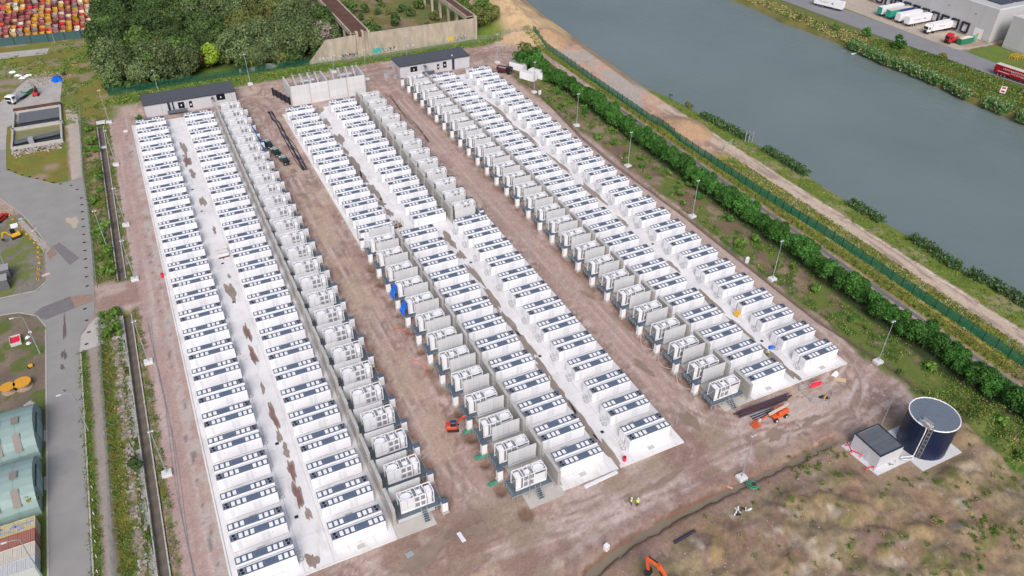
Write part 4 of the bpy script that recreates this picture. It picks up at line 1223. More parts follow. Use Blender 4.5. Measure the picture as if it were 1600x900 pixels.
for s in (-.3, .3):
    lad.bar((cx + ox * .2 + dx * s, cy + oy * .2 + dy * s, 0), (cx + ox * .2 + dx * s, cy + oy * .2 + dy * s, TH + 1.0), .06, .06)
    lad.bar((cx + ox * .75 + dx * s, cy + oy * .75 + dy * s, 1.8), (cx + ox * .75 + dx * s, cy + oy * .75 + dy * s, TH + 1.0), .05, .05)
for k in range(24):
    z = .3 + k * .33
    lad.bar((cx + ox * .2 - dx * .3, cy + oy * .2 - dy * .3, z), (cx + ox * .2 + dx * .3, cy + oy * .2 + dy * .3, z), .04, .04)
    if k > 5 and k % 3 == 0:
        for s in (-.3, .3):
            lad.bar((cx + ox * .2 + dx * s, cy + oy * .2 + dy * s, z), (cx + ox * .75 + dx * s, cy + oy * .75 + dy * s, z), .03, .06)
        lad.bar((cx + ox * .75 - dx * .3, cy + oy * .75 - dy * .3, z), (cx + ox * .75 + dx * .3, cy + oy * .75 + dy * .3, z), .05, .08)
lad.build('ladder', t)
MB().use(CREAM).box(cx - ox * .3 - .55, cx - ox * .3 + .55, cy - oy * 1.2 - .5, cy - oy * 1.2 + .7, TH + .05, TH + .3).use(STEEL).box(cx - .6, cx - .5, cy + .2, cy + 2.2, TH, TH + .9).box(cx + .45, cx + .55, cy + .2, cy + 2.2, TH, TH + .9).box(cx - .5, cx + .45, cy + 1.4, cy + 2.1, TH + .3, TH + .36).build('roof_hatch', t)
MB().use(WHITE2).path([(cx - 1.1, cy + .2, .3), (cx - 1.1, cy + .15, TH - .3), (cx - .6, cy + .5, TH + .2)], .09).path([(cx - 1.1, cy + .2, .9), (cx - 3.4, cy + .9, 1.0)], .11).path([(cx - 1.3, cy - .1, .5), (cx - 3.4, cy + .6, .6)], .09).build('pipe', t)
t = thing('pump_house', 'white pump house with dark flat roof beside the navy tank', 'pump house', (97.85, 52.1, .1))
MB().use(mat('pump_house_render', (.62, .63, .66), .6, .05, .7)).box(0, 5.6, 0, 5.9, 0, 3.3).build('wall', t)
for i in range(5):
    MB().use(mat('roof_felt', (.12, .135, .155), .45, .12, .8)).box(.2, 5.4, .2 + i * 1.1, 1.27 + i * 1.1, 3.3, 3.37).build('roof_sheet', t)
MB().use(mat('navy_edge', (.03, .04, .08), .5)).box(-.05, 5.65, -.05, .12, 3.3, 3.52).box(-.05, 5.65, 5.78, 5.95, 3.3, 3.52).box(-.05, .12, .12, 5.78, 3.3, 3.52).box(5.48, 5.65, .12, 5.78, 3.3, 3.52).build('parapet', t)
MB().use(mat('pump_door', (.55, .56, .60), .5)).box(-.04, .0, 2.2, 3.3, .1, 2.3).build('door', t)
pud = sheet('roof_puddle', blob(1.0, 4.9, .5, 1.0, 18, .2, 3, .6), 3.385, mat('roof_water', (.16, .13, .14), .1), None, t)
for i, (x, y, lab) in enumerate(((97.0, 57.6, 'red barrier by the pump house corner next to the trench'), (97.1, 56.0, 'small red trestle against the pump house wall'), (96.6, 52.5, 'red barrier lying by the near corner of the pump house'))):
    b_ = thing('red_barrier', lab, 'barrier', (x, y, .1), R(70 + 50 * i))
    MB().use(REDB).box(-.9, .9, -.05, .05, .75, .95).build('rail', b_)
    MB().use(REDB).bar((-.8, -.3, 0), (-.8, .1, .8), .08, .08).bar((.8, -.3, 0), (.8, .1, .8), .08, .08).bar((-.8, .3, 0), (-.8, 0, .8), .08, .08).bar((.8, .3, 0), (.8, 0, .8), .08, .08).build('leg', b_)

# warehouses across the canal
def wh(name, label, u0, u1, v0, v1, h, skip=()):
    t = thing(name, label, 'warehouse', (u0, v0, .1))
    L_ = v1 - v0
    n = int(L_ // 6)
    for i in range(n):
        MB().use(mat('pale_warehouse_cladding', (.55, .55, .56), .5, .03, .4)).box(0, .3, i * L_ / n + .02, (i + 1) * L_ / n - .02, .9, h).build('wall_panel', t)
    MB().use(mat('pale_warehouse_cladding', (.55, .55, .56))).box(.3, u1 - u0, 0, .3, .9, h).build('end_wall', t)
    MB().use(mat('pale_warehouse_cladding', (.55, .55, .56))).box(.3, u1 - u0, L_ - .3, L_, .9, h).build('end_wall', t)
    MB().use(CONC).box(-.04, .3, 0, L_, 0, .9).box(.3, u1 - u0, -.04, .3, 0, .9).build('plinth', t)
    MB().use(mat('pale_roof', (.50, .50, .50), .6, .06, .3)).box(.3, u1 - u0, .3, L_ - .3, h - .6, h - .35).build('roof', t)
    MB().use(WHITE2).box(-.06, .5, -.06, L_, h, h + .35).box(.5, u1 - u0, -.06, .45, h, h + .35).build('parapet', t)
    return t
t = wh('warehouse', 'large pale warehouse with black loading docks across the canal', 311.5, 400, 194.4, 330, 13.0)
dk = MB().use(mat('black_dock_pad', (.02, .022, .03), .6)).box(-.75, -.0, -1.75, -1.25, 1.0, 4.9).box(-.75, 0, 1.25, 1.75, 1.0, 4.9).box(-.75, 0, -1.25, 1.25, 4.3, 4.9)
dk.mesh('x')
dock_me = dk.mesh('dock_shelter')
ddoor = MB().use(WHITE2).box(-.12, -.02, -1.2, 1.2, 1.2, 4.28).mesh('dock_door')
dpad = MB().use(BLACK).box(-.5, -.02, -1.4, 1.4, .6, 1.2).use(mat('maroon_bumper', (.10, .02, .03), .6)).box(-.6, -.5, -1.3, 1.3, .75, 1.05).mesh('dock_bumper')
for v in (257, 252, 247, 242, 237, 232, 227, 222, 217, 212, 207):
    s = shared('dock_shelter', dock_me, t, (0, v - 194.4 - .8, 0))
    shared('dock_door', ddoor, s); shared('dock_bumper', dpad, s)
MB().use(WHITE).box(-.1, -.02, 3.2, 7.6, .1, 4.4).use(STEEL).box(-.16, -.1, 3.1, 3.25, .1, 4.5).box(-.16, -.1, 7.55, 7.7, .1, 4.5).box(-.16, -.1, 3.25, 7.55, 4.4, 4.5).build('roller_door', t)
for i in range(8):
    for j in range(3):
        s = MB().use(mat('dark_solar_panel', (.05, .055, .075), .25, .05, 3)).box(8 + j * 9, 15.5 + j * 9, 5 + i * 9, 12.5 + i * 9, 12.9, 13.05).build('solar_panel', t)
for i in range(4):
    MB().use(BLACK).box(-.1, 0, 9 + i * 13, 9.5 + i * 13, 8.8, 9.1).build('wall_lamp', t)
wh('warehouse', 'second pale warehouse beyond the lawn at the right edge', 312.2, 380, 120, 188.6, 12.4)

def text_mesh(s, size, m, parent, loc, rot, name='lettering'):
    cu = bpy.data.curves.new(name, 'FONT')
    cu.body = s; cu.size = size; cu.align_x = 'LEFT'; cu.extrude = .005
    tmp = bpy.data.objects.new(name, cu); COL.objects.link(tmp)
    bpy.context.view_layer.update()
    me = bpy.data.meshes.new_from_object(tmp.evaluated_get(bpy.context.evaluated_depsgraph_get()))
    bpy.data.objects.remove(tmp)
    me.materials.clear(); me.materials.append(m)
    o = obj(name, me, parent); o.location = loc; o.rotation_euler = rot
    return o
BLUEL = mat('faded_blue_print', (.22, .27, .45), .5)
def trailer(loc, rz, label, side, rear, roofm, name='Carrefour', length=13.4):
    """box trailer: length along local x, rear doors at -x"""
    t = thing('trailer', label, 'trailer', loc, rz, 'lorry trailers across the canal')
    MB().use(side).box(0, length, -1.27, 1.27, 1.05, 3.95).build('cargo_box', t)
    MB().use(roofm).box(0, length, -1.27, 1.27, 3.952, 4.02).build('roof', t)
    MB().use(rear).box(-.06, 0, -1.25, -.02, 1.1, 3.9).build('rear_door', t)
    MB().use(rear).box(-.06, 0, .02, 1.25, 1.1, 3.9).build('rear_door', t)
    MB().use(DARK).box(.3, length - .3, -1.0, 1.0, .75, 1.04).build('chassis', t)
    for x in (1.9, 3.2, 4.5):
        for y in (-1.05, 1.05):
            MB().use(DARK).wheel((x, y, .52), .5, .35).use(STEEL).wheel((x, y * 1.14, .52), .26, .1).build('wheel', t)
    MB().use(STEEL).box(length - 3.2, length - 3.05, -.9, -.75, .1, .8).box(length - 3.2, length - 3.05, .75, .9, .1, .8).build('landing_leg', t)
    return t
GRT = mat('teal_green_trailer', (.04, .36, .27), .5)
BLT = mat('deep_blue_curtain', (.03, .07, .25), .5)
def carrefour(t, y=-1.285, x=3.0, flip=False):
    rot = (R(90), 0, 0) if not flip else (R(90), 0, R(180))
    text_mesh('Carrefour', 1.0, BLUEL, t, (x, y, 2.3), rot)
    s = -1 if flip else 1
    e = MB().use(mat('blue_logo', (.04, .10, .38), .5))
    e.add([(x + s * 5.6, y, 2.6), (x + s * 6.3, y, 3.1), (x + s * 6.3, y, 2.8), (x + s * 7.0, y, 2.6), (x + s * 6.3, y, 2.4), (x + s * 6.3, y, 2.1)], [(0, 1, 2, 3, 4, 5)])
    e.build('logo', t)
TRL = [(238.3, 'white trailer with green rear parked at the dock, farthest of the row', WHITE, GRT), (233.6, 'green and blue trailer parked at the dock beside white ones', BLT, GRT),
       (228.3, 'plain white trailer at the dock between the green trailer and the lettered one', WHITE, WHITE), (223.4, 'white trailer with blue lettering parked at the dock', WHITE, WHITE)]
for v, lab, a, b in TRL:
    t = trailer((297.2, v, .12), 0, lab, a, b, WHITE if a is not BLT else CREAM)
    if b is GRT and a is BLT:
        MB().use(GRT).box(.0, 5.5, -1.29, -1.272, 1.1, 3.9).build('green_panel', t)
    if 'lettering' in lab:
        carrefour(t)
def lorry_cab(t, x, m):
    c = MB().use(m).cbox(x - 2.3, x, -1.22, 1.22, .9, 3.3, .18).prism([(x - 2.1, 3.28), (x - .2, 3.28), (x - .2, 3.95), (x - 1.2, 3.9)], 'y', -1.1, 1.1).build('cab', t)
    MB().use(DGLASS).box(x - 2.34, x - 2.29, -1.05, 1.05, 1.9, 2.95).box(x - 1.9, x - .9, -1.25, -1.2, 1.9, 2.8).box(x - 1.9, x - .9, 1.2, 1.25, 1.9, 2.8).build('windscreen', c)
    MB().use(DARK).box(x - 2.36, x - 2.28, -.8, .8, .95, 1.6).build('radiator_grille', c)
    MB().use(DARK).box(x - 2.2, x + 2.6, -.6, .6, .55, .95).build('chassis', t)
    for xx in (x - 1.5, x + 1.7):
        for y in (-1.05, 1.05):
            MB().use(DARK).wheel((xx, y, .52), .5, .34).build('wheel', t)
t = thing('articulated_lorry', 'white articulated lorry with its cab facing the canal at the docks', 'lorry', (297.2, 213.2, .12))
MB().use(WHITE).box(2.2, 15.0, -1.27, 1.27, 1.05, 3.95).build('cargo_box', t)
text_mesh('Carrefour', 1.0, BLUEL, t, (5.5, -1.285, 2.3), (R(90), 0, 0))
for x in (10.5, 11.8, 13.1):
    for y in (-1.05, 1.05):
        MB().use(DARK).wheel((x, y, .52), .5, .35).build('wheel', t)
MB().use(DARK).box(5, 14.5, -1.0, 1.0, .7, 1.04).build('skirt', t)
lorry_cab(t, 1.9, WHITE)
t = trailer((283.3, 262.6, .12), R(-72), 'white trailer with faint blue lettering driving on the canal road', WHITE, WHITE, WHITE)
carrefour(t, y=-1.285, x=2.5)
t = trailer((284.2, 170.6, .12), R(-84), 'red trailer with white lettering and white roof on the canal road', mat('crimson_curtain', (.36, .01, .025), .45), REDP, CREAM, length=13.4)
mb = MB().use(mat('white_print', (.75, .68, .68), .6))
rnd = random.Random(11)
for row, (z, x0, x1, hgt) in enumerate(((2.75, 3.2, 11.8, .62), (1.95, 6.4, 12.4, .5))):
    x = x0
    while x < x1:
        w_ = rnd.uniform(.3, .6)
        mb.box(x, x + w_ * .35, -1.29, -1.272, z, z + hgt).box(x, x + w_, -1.29, -1.272, z + hgt * rnd.choice((.0, .4, .8)), z + hgt * .2 + hgt * .4)
        x += w_ + .14
mb.box(1.4, 6.0, -1.29, -1.272, 1.75, 1.95)
mb.build('lettering', t)
t = thing('red_lorry', 'red lorry cab parked at the end of the docks beside a green skip', 'lorry', (294.2, 201.0, .12))
lorry_cab(t, 3.0, REDP)
MB().use(REDP).box(3.2, 8.2, -1.2, 1.2, 1.0, 1.5).build('flat_bed', t)
t = thing('green_skip', 'green skip filled with pale waste beside the red lorry', 'skip', (298.5, 198.2, .12))
MB().use(GREENP).prism([(.4, .1), (7.4, .1), (7.8, 2.2), (0, 2.2)], 'y', -1.15, 1.15).build('skip_body', t)
MB().use(CREAM).add([(x, y, z) for x, y, z in ((.4, -1, 2.25), (7.4, -1, 2.25), (7.4, 1, 2.25), (.4, 1, 2.25), (3, 0, 3.0), (5.2, .2, 2.8))], [(0, 1, 5, 4), (1, 2, 5), (2, 3, 4, 5), (3, 0, 4)]).build('waste', t)
t = thing('turquoise_bin', 'turquoise waste container by the warehouse wall', 'bin', (308.2, 199.2, .12))
MB().use(mat('turquoise_paint', (.12, .45, .40), .5)).prism([(0, .3), (1.6, .3), (1.8, 1.7), (-.1, 1.7)], 'y', -.8, .8).build('bin_body', t)
MB().use(YELL).box(2.2, 2.6, -.3, .3, 0, 2.6).build('post', t)
t = thing('orange_stand', 'orange metal stand on the lawn beyond the canal', 'stand', (302.8, 177.2, .12))
for k in range(4):
    MB().use(YELL).box(k * 1.5, k * 1.5 + .15, -1.3, 1.3, 1.4, 1.55).box(k * 1.5, k * 1.5 + .15, -1.3, -1.15, 0, 1.4).box(k * 1.5, k * 1.5 + .15, 1.15, 1.3, 0, 1.4).build('frame_bay', t)
MB().use(YELL).box(0, 4.65, -1.3, -1.2, 1.56, 1.66).box(0, 4.65, 1.2, 1.3, 1.56, 1.66).build('top_rail', t)
t = thing('dark_car', 'dark blue car parked beyond the red trailer', 'car', (290.5, 172.5, .12), R(-20))
MB().use(mat('dark_blue_car', (.015, .02, .05), .3)).prism([(-2, .35), (2, .35), (2.1, .9), (1.1, 1.0), (.6, 1.45), (-1.1, 1.45), (-1.8, 1.0), (-2.1, .9)], 'y', -.85, .85).build('car_body', t)
MB().use(DGLASS).prism([(.62, 1.4), (1.05, 1.02), (-1.6, 1.02), (-1.05, 1.4)], 'y', -.87, .87).build('window', t)
for x in (-1.3, 1.3):
    for y in (-.8, .8):
        MB().use(DARK).wheel((x, y, .32), .32, .22).build('wheel', t)
t = thing('canal_sign', 'white navigation sign with red marks on the far bank', 'sign', (267.6, 155.2, .2), R(-60))
MB().use(STEEL).box(-.06, .06, -.06, .06, 0, 2.2).build('post', t)
MB().use(WHITE).box(-.9, .9, -.1, -.06, 1.0, 3.4).use(REDP).box(-.6, .6, -.115, -.1, 2.5, 3.1).box(-.6, .6, -.115, -.1, 1.3, 1.9).build('sign_board', t)

# ------------------------------------------------------------------ quonset huts and shipping containers
def hut(vc, hw, hgt, u1, label):
    t = thing('arched_hut', label, 'hut', (u1, vc, 0), 0, 'mint arched huts')
    n, LEN = 12, 26
    pr = [(-hw * math.cos(math.pi * i / n), hgt * math.sin(math.pi * i / n) ** .8) for i in range(n + 1)]
    for k in range(9):
        x1, x0 = -k * 2.9 - .03, -(k + 1) * 2.9 + .03
        mb = MB().use(MINT)
        vs = [(x, y, z + (.0)) for x in (x0, x1) for y, z in pr]
        mb.add(vs, [(i, i + 1, n + 1 + i + 1, n + 1 + i) for i in range(n)])
        mb.build('roof_sheet', t)
    MB().use(MINT).add([(-.05, y, z * .995) for y, z in pr], [tuple(range(n + 1))]).build('end_wall', t)
    MB().use(mat('mint_liner', (.20, .30, .28), .7)).add([(x, y * .992, z * .992) for x in (-LEN, -.1) for y, z in pr], [(i, i + 1, n + 1 + i + 1, n + 1 + i) for i in range(n)]).build('liner', t)
    d = MB().use(mat('dark_green_rail', (.03, .09, .08), .5)).box(.0, .12, -2.6, 2.6, 3.2, 3.45).build('door_rail', t)
    MB().use(mat('mint_door', (.33, .48, .44), .5)).box(.0, .07, -2.2, -.05, .1, 3.2).build('door', t)
    MB().use(mat('mint_door', (.33, .48, .44), .5)).box(.0, .07, .05, 2.2, .1, 3.2).build('door', t)
    for k in range(4):
        for a_, b_ in ((25, 58), (78, 92)):
            (ya, za), (yb, zb) = [(-hw * math.cos(R(q)), hgt * math.sin(R(q)) ** .8) for q in (a_, b_)]
            f = lambda y, z, x: (x, y * 1.05, z * 1.05 + .05)
            x0 = -2.2 - k * 3.0
            MB().use(mat('brown_grey_skylight', (.235, .205, .18), .6, .15, 2)).add([f(ya, za, x0), f(yb, zb, x0), f(yb, zb, x0 - 1.15), f(ya, za, x0 - 1.15)], [(0, 1, 2, 3)]).build('skylight', t)
    return t
hut(124.3, 6.3, 5.2, -33.9, 'mint green arched hut with brown skylights, the farther of the two')
hut(110.9, 5.9, 5.0, -33.9, 'mint green arched hut with brown skylights, the nearer of the two')
MB_apron = MB().use(YARD)
for a, b in ((122.3, 125.2), (110.2, 113.3)):
    MB_apron.box(-33.7, -33.2, a, b, -.2, .06)
kind(MB_apron.build('door_apron'), 'structure')
def container(v0, m, label, z1=2.6, top=None, u1=-34.2, L_=12.2, stains=False):
    t = thing('shipping_container', label, 'container', (u1, v0, 0), 0, 'shipping containers by the road')
    MB().use(m).box(-L_, 0, 0, 2.44, .1, z1 - .08).build('container_body', t)
    n = 40
    mb = MB().use(top or m)
    for i in range(n):
        mb.box(-L_ + L_ * i / n + .03, -L_ + L_ * (i + 1) / n - .03, .08, 2.36, z1 - .08, z1 - (.0 if i % 2 else .03))
    mb.build('roof_corrugation', t)
    MB().use(m).box(-L_, 0, -.01, .08, z1 - .1, z1 + .02).box(-L_, 0, 2.36, 2.45, z1 - .1, z1 + .02).box(-.1, .01, .08, 2.36, z1 - .1, z1 + .02).build('top_rail', t)
    for a in (.12, 1.25):
        MB().use(m).box(0, .05, a, a + 1.07, .2, z1 - .15).build('door', t)
    for a in (.5, .9, 1.55, 1.95):
        MB().use(STEEL).box(.05, .09, a, a + .05, .2, z1 - .15).build('lock_bar', t)
    if stains:
        for i in range(16):
            x, y = -random.uniform(.5, 11), random.uniform(.4, 2.0)
            sheet('paint_patch', blob(x, y, random.uniform(.3, .9), random.uniform(.1, .3), 12, .4, i), z1 + .012, mat('faded_blue_paint', (.22, .33, .52), .6), None, t)
    return t
container(100.2, mat('pale_yellow_container', (.56, .47, .27), .6, .2, .8), 'yellow shipping container with flaking blue patches next to the arched hut', stains=True)
container(97.6, RUSTRED, 'rust red shipping container between a yellow and a cream one', top=mat('faded_rust_roof', (.37, .16, .125), .7, .15, .6))
container(95.0, CREAM, 'cream shipping container beside the rust red one')
container(92.3, LGREY, 'pale grey corrugated shipping container nearest the frame edge')

# ------------------------------------------------------------------ lamp masts and street lamps
mast_me = MB().use(STEEL).tube((0, 0, .5), (0, 0, 10.9), .11, .055, n=8).tube((0, 0, 4.8), (0, 0, 5.1), .16, n=8).mesh('mast_pole')
mbase_me = MB().use(mat('white_precast', (.66, .66, .66), .8, .06, 1)).cbox(-.85, .85, -.75, .75, -.15, .52, .06).mesh('mast_base')
mhead_me = MB().use(STEEL).box(-.35, .35, -.09, .09, 10.88, 11.0).use(WHITE).box(-.42, -.16, -.14, .14, 10.72, 10.88).box(.16, .42, -.14, .14, 10.72, 10.88).mesh('camera_head')
thin_me = MB().use(STEEL).tube((0, 0, .1), (0, 0, 9.5), .075, .04, n=6).mesh('mast_pole')
def mast(x, y, label, base=True, group='camera and lamp masts around the site'):
    t = thing('lamp_mast', label, 'mast', (x, y, max(gz(x, y), 0) if base else .12), 0, group)
    shared('mast_pole', mast_me if base else thin_me, t)
    if base:
        shared('mast_base', mbase_me, t); shared('camera_head', mhead_me, t)
RV = [72.5, 104.4, 135.5, 166.7, 196.9, 226.6]
for k, v in enumerate(RV):
    mast(120.2, v, 'tall grey mast on white base along the canal-side track, %s from the near end' % NTH[k])
mast(120.6, 257.8, 'tall grey mast on white base beside the dark tipper truck')
for k, v in enumerate([104.8, 136.6, 168.1, 194.2, 230.4, 262.2]):
    mast(-14.5, v, 'tall grey mast on white base along the left gravel track, %s from the near end' % NTH[k])
mast(75.3, 60.9, 'tall grey mast on white base at the edge of the near trench')
mast(-19.4, 184.3, 'thin grey mast standing among weeds left of the gravel track')
mast(107.2, 59.4, 'grey mast beside the navy tank and pump house', base=False)
mast(39.9, 72.9, 'thin grey mast on the slab at the near end of the middle block', base=False)
mast(32.3, 275.2, 'tall grey mast on white base by the grass behind the left block')
mast(2.3, 272.6, 'tall grey mast behind the left grey building')
mast(71.0, 262.5, 'tall grey mast between the enclosure and the right grey building')
mast(62.3, 274.0, 'tall grey mast behind the concrete enclosure')
mast(89.0, 270.0, 'tall grey mast behind the right grey building')
for k, v in enumerate((162.5, 184.5, 206, 228)):
    mast(37.3, v, 'thin grey mast on the middle block far slab edge, %s from the near end' % NTH[k], base=False)
for k, v in enumerate((76, 98.5, 137, 190, 210)):
    mast(72.3 if v < 150 else 72.8, v, 'thin grey mast left of the right block lane, %s from the near end' % NTH[k], base=False)
def street_lamp(x, y, label, rz=0.0, h=9.5):
    t = thing('street_lamp', label, 'street lamp', (x, y, 0), rz, 'street lamps along the left road')
    MB().use(mat('grey_green_paint', (.30, .36, .35), .5)).tube((0, 0, 0), (0, 0, h), .11, .06).tube((0, 0, 0), (0, 0, 1.2), .15, .15).build('pole', t)
    MB().use(mat('grey_green_paint', (.30, .36, .35))).path([(0, 0, h), (-.5, 0, h + .35), (-1.6, 0, h + .5)], .05).build('arm', t)
    MB().use(LGREY).cbox(-2.3, -1.5, -.16, .16, h + .42, h + .58, .05).build('lamp_head', t)
street_lamp(-33.4, 189.6, 'street lamp at the tip of the grass island by the junction')
street_lamp(-34.3, 149.0, 'street lamp on the grass patch left of the road')
street_lamp(-26.3, 121.6, 'street lamp on the verge right of the road')
street_lamp(-33.9, 92.0, 'street lamp beside the shipping containers')
street_lamp(-42.0, 188.0, 'street lamp beside the small yellow machine')
street_lamp(-29.0, 349.5, 'street lamp in front of the teal boundary wall')

# ------------------------------------------------------------------ fences
def wire_panel(L_, h, n, wd, m, rails=True):
    mb = MB().use(m)
    for i in range(n):
        x = L_ * (i + .5) / n
        mb.add([(x - wd / 2, 0, .08), (x + wd / 2, 0, .08), (x + wd / 2, 0, h), (x - wd / 2, 0, h)], [(0, 1, 2, 3)])
    if rails:
        for z in (.2, h / 2, h - .06):
            mb.box(0, L_, -.02, .02, z - .03, z + .03)
    return mb.mesh('mesh_panel')
def fence(pts, label, pm, post_me, step, name='mesh_fence'):
    t = thing(name, label, 'fence', (0, 0, 0))
    for (a, b) in zip(pts, pts[1:]):
        L_ = math.hypot(b[0] - a[0], b[1] - a[1]); n = max(1, round(L_ / step)); ang = math.atan2(b[1] - a[1], b[0] - a[0])
        for i in range(n):
            x, y = a[0] + (b[0] - a[0]) * i / n, a[1] + (b[1] - a[1]) * i / n
            z = gz(x, y)
            if pm:
                o = shared('mesh_panel', pm, t, (x, y, z)); o.rotation_euler = (0, 0, ang); o.scale = (L_ / n / step, 1, 1)
            o = shared('fence_post', post_me, t, (x, y, z)); o.rotation_euler = (0, 0, ang)
    return t
gp_me = wire_panel(3.0, 2.45, 30, .078, FENCEG)
gpost = MB().use(FENCEP).box(-.06, .06, -.06, .06, -.2, 2.75).mesh('fence_post')
fence([(146.6, 44), (145.9, 74), (145.6, 111), (144.1, 140), (143.7, 180), (144.0, 225), (144.9, 276)], 'long green mesh fence between the ditch and the sandy canal track', gp_me, gpost, 3.0)
gp2 = wire_panel(3.0, 2.45, 30, .05, mat('dark_green_wire', (.012, .11, .065), .6))
fence([(-13.3, 346), (-13.2, 285.3), (-3, 285.0), (22, 285.6), (56, 284.6)], 'green mesh fence round the wood behind the left building', gp2, gpost, 3.0)
sp_me = wire_panel(3.0, 2.2, 16, .03, mat('pale_grey_wire', (.30, .34, .31), .6))
spost = MB().use(mat('grey_fence_post', (.22, .25, .24), .6)).box(-.05, .05, -.05, .05, -.2, 2.5).mesh('fence_post')
fence([(56, 283.2), (90, 280.6), (124, 282.6), (144.9, 276.5)], 'thin grey mesh fence along the foot of the graffiti wall', sp_me, spost, 3.0)
cl_me = wire_panel(3.0, 1.9, 15, .025, mat('grey_green_wire', (.26, .32, .31), .6))
cpost = MB().use(mat('grey_green_post', (.26, .32, .31), .6)).box(-.04, .04, -.04, .04, -.2, 2.1).bar((0, 0, 1.7), (.0, -1.2, .1), .05, .05).mesh('fence_post')
fence([(-24.3, 40), (-24.1, 90), (-23.4, 118), (-23.1, 140), (-22.6, 157.5)], 'grey chain-link fence beside the footpath, near stretch', cl_me, cpost, 3.0, 'chain_link_fence')
fence([(-22.6, 168.5), (-22.7, 205), (-23.3, 228), (-23.0, 250), (-22.4, 280)], 'grey chain-link fence beside the weedy strip, far stretch', cl_me, cpost, 3.0, 'chain_link_fence')
fence([(-26.4, 30), (-26.3, 110)], 'low white post and wire line along the grass verge', wire_panel(3.0, .6, 2, .03, LGREY, False), MB().use(WHITE2).box(-.05, .05, -.05, .05, -.1, .75).mesh('fence_post'), 3.0, 'verge_fence')
fence([(141.9, 50), (141.8, 222)], 'row of dark posts along the ditch edge', None, MB().use(FENCEP).box(-.06, .06, -.06, .06, -.6, 1.1).mesh('fence_post'), 3.6, 'ditch_fence')
fence([(149.2, 160.5), (152.6, 163.2)], 'short grey barrier panel left of the sandy track gate', sp_me, spost, 3.0)
gt = thing('track_gate', 'white wire gate across the sandy track by the canal', 'gate', (152.8, 163.4, 0), math.atan2(2.6, 5.2))
MB().use(LGREY).box(0, 5.8, -.03, .03, 1.2, 1.28).box(0, 5.8, -.03, .03, .2, .26).build('gate_rail', gt)
for i in range(20):
    pass
shared('gate_mesh', wire_panel(5.8, 1.25, 40, .035, LGREY, False), gt)
for x in (0, 5.8):
    MB().use(STEEL).box(x - .06, x + .06, -.06, .06, 0, 1.5).build('gate_post', gt)
t = thing('teal_boundary_wall', 'dull teal board fence in front of the stacked coloured skips', 'fence', (0, 0, 0))
xs = np.linspace(-61, -13.4, 9)
for a, b in zip(xs, xs[1:]):
    ya, yb = 354.6 - (a + 50) * .10, 354.6 - (b + 50) * .10
    ang = math.atan2(yb - ya, b - a); L_ = math.hypot(b - a, yb - ya)
    for k in range(4):
        o = MB().use(TEALF).box(.1, L_ - .1, -.06 + .01 * k, .06, k * .78, k * .78 + .75).build('board', t); o.location = (a, ya, 0); o.rotation_euler = (0, 0, ang)
    o = MB().use(mat('dark_teal_post', (.03, .06, .065), .6)).box(-.14, .14, -.2, .2, 0, 3.3).build('post', t); o.location = (a, ya, 0)
for y in np.arange(358, 420, 9):
    o = MB().use(LGREY).box(-13.7, -13.55, y, y + 8.6, .1, 2.6).build('side_sheet', t)

# ------------------------------------------------------------------ stacked skips in the yard at the top left
cols = [('amber yellow', (.50, .27, .02)), ('dusty rose red', (.30, .085, .095)), ('bright red', (.52, .03, .035)), ('sandy tan', (.44, .29, .13)), ('dull ochre', (.48, .28, .03)), ('greyish mauve', (.30, .22, .22)), ('pale cream', (.60, .50, .33)), ('deep maroon', (.20, .055, .06)), ('light grey', (.48, .47, .44)), ('orange brown', (.42, .19, .03))]
smats = [mat(n.replace(' ', '_') + '_skip', c, .65, .28, 1.3, objvar=.2) for n, c in cols]
smesh = []
for m in smats:
    mb = MB().use(m)
    x, y, h = 1.02, 1.75, 1.5
    o_ = [(-x, -y), (x, -y), (x, y), (-x, y)]
    vs = [(a * .92, b * .78, 0) for a, b in o_] + [(a, b, h) for a, b in o_] + [(a * .9, b * .93, h) for a, b in o_] + [(a * .82, b * .72, .35) for a, b in o_]
    fs = [(3, 2, 1, 0), (12, 13, 14, 15)]
    for r in (0, 4, 8):
        fs += [(r + i, r + (i + 1) % 4, r + 4 + (i + 1) % 4, r + 4 + i) for i in range(4)]
    mb.add(vs, fs)
    mb.box(-x - .05, -x + .02, -y * .3, -y * .15, .2, h).box(x - .02, x + .05, -y * .3, -y * .15, .2, h)
    smesh.append(mb.mesh('waste_skip'))
rnd = random.Random(21)
pick = [0, 0, 0, 1, 1, 1, 1, 2, 3, 3, 4, 4, 5, 5, 6, 7, 7, 8, 9]
for i in range(14):
    tilt = rnd.uniform(-.05, .05)
    for j in range(15):
        k = rnd.choice(pick) if i < 12 else rnd.choice([0, 6, 4, 2, 1, 6, 3])
        x, y = -15.4 - (13 - i) * 2.55 + rnd.uniform(-.15, .15), 357.6 + j * 4.25 + (13 - i) * .26 + rnd.uniform(-.3, .3)
        for lev in range(1 + (rnd.random() < .42)):
            if lev:
                k = k if rnd.random() < .6 else rnd.choice(pick)
            o = obj('waste_skip', smesh[k]); o.location = (x, y, .02 + lev * 1.0); o.rotation_euler = (rnd.uniform(-.05, .05), rnd.uniform(-.05, .05), rnd.uniform(-.08, .08))
            row = 'near row by the teal fence' if j < 2 else 'rear rows' if j > 8 else 'middle rows'
            tag(o, '%s open skip, %s of the yard, %s side' % (cols[k][0], row, 'wood' if i > 9 else 'far' if i < 5 else 'centre'), 'skip', 'coloured skips stacked in the yard')

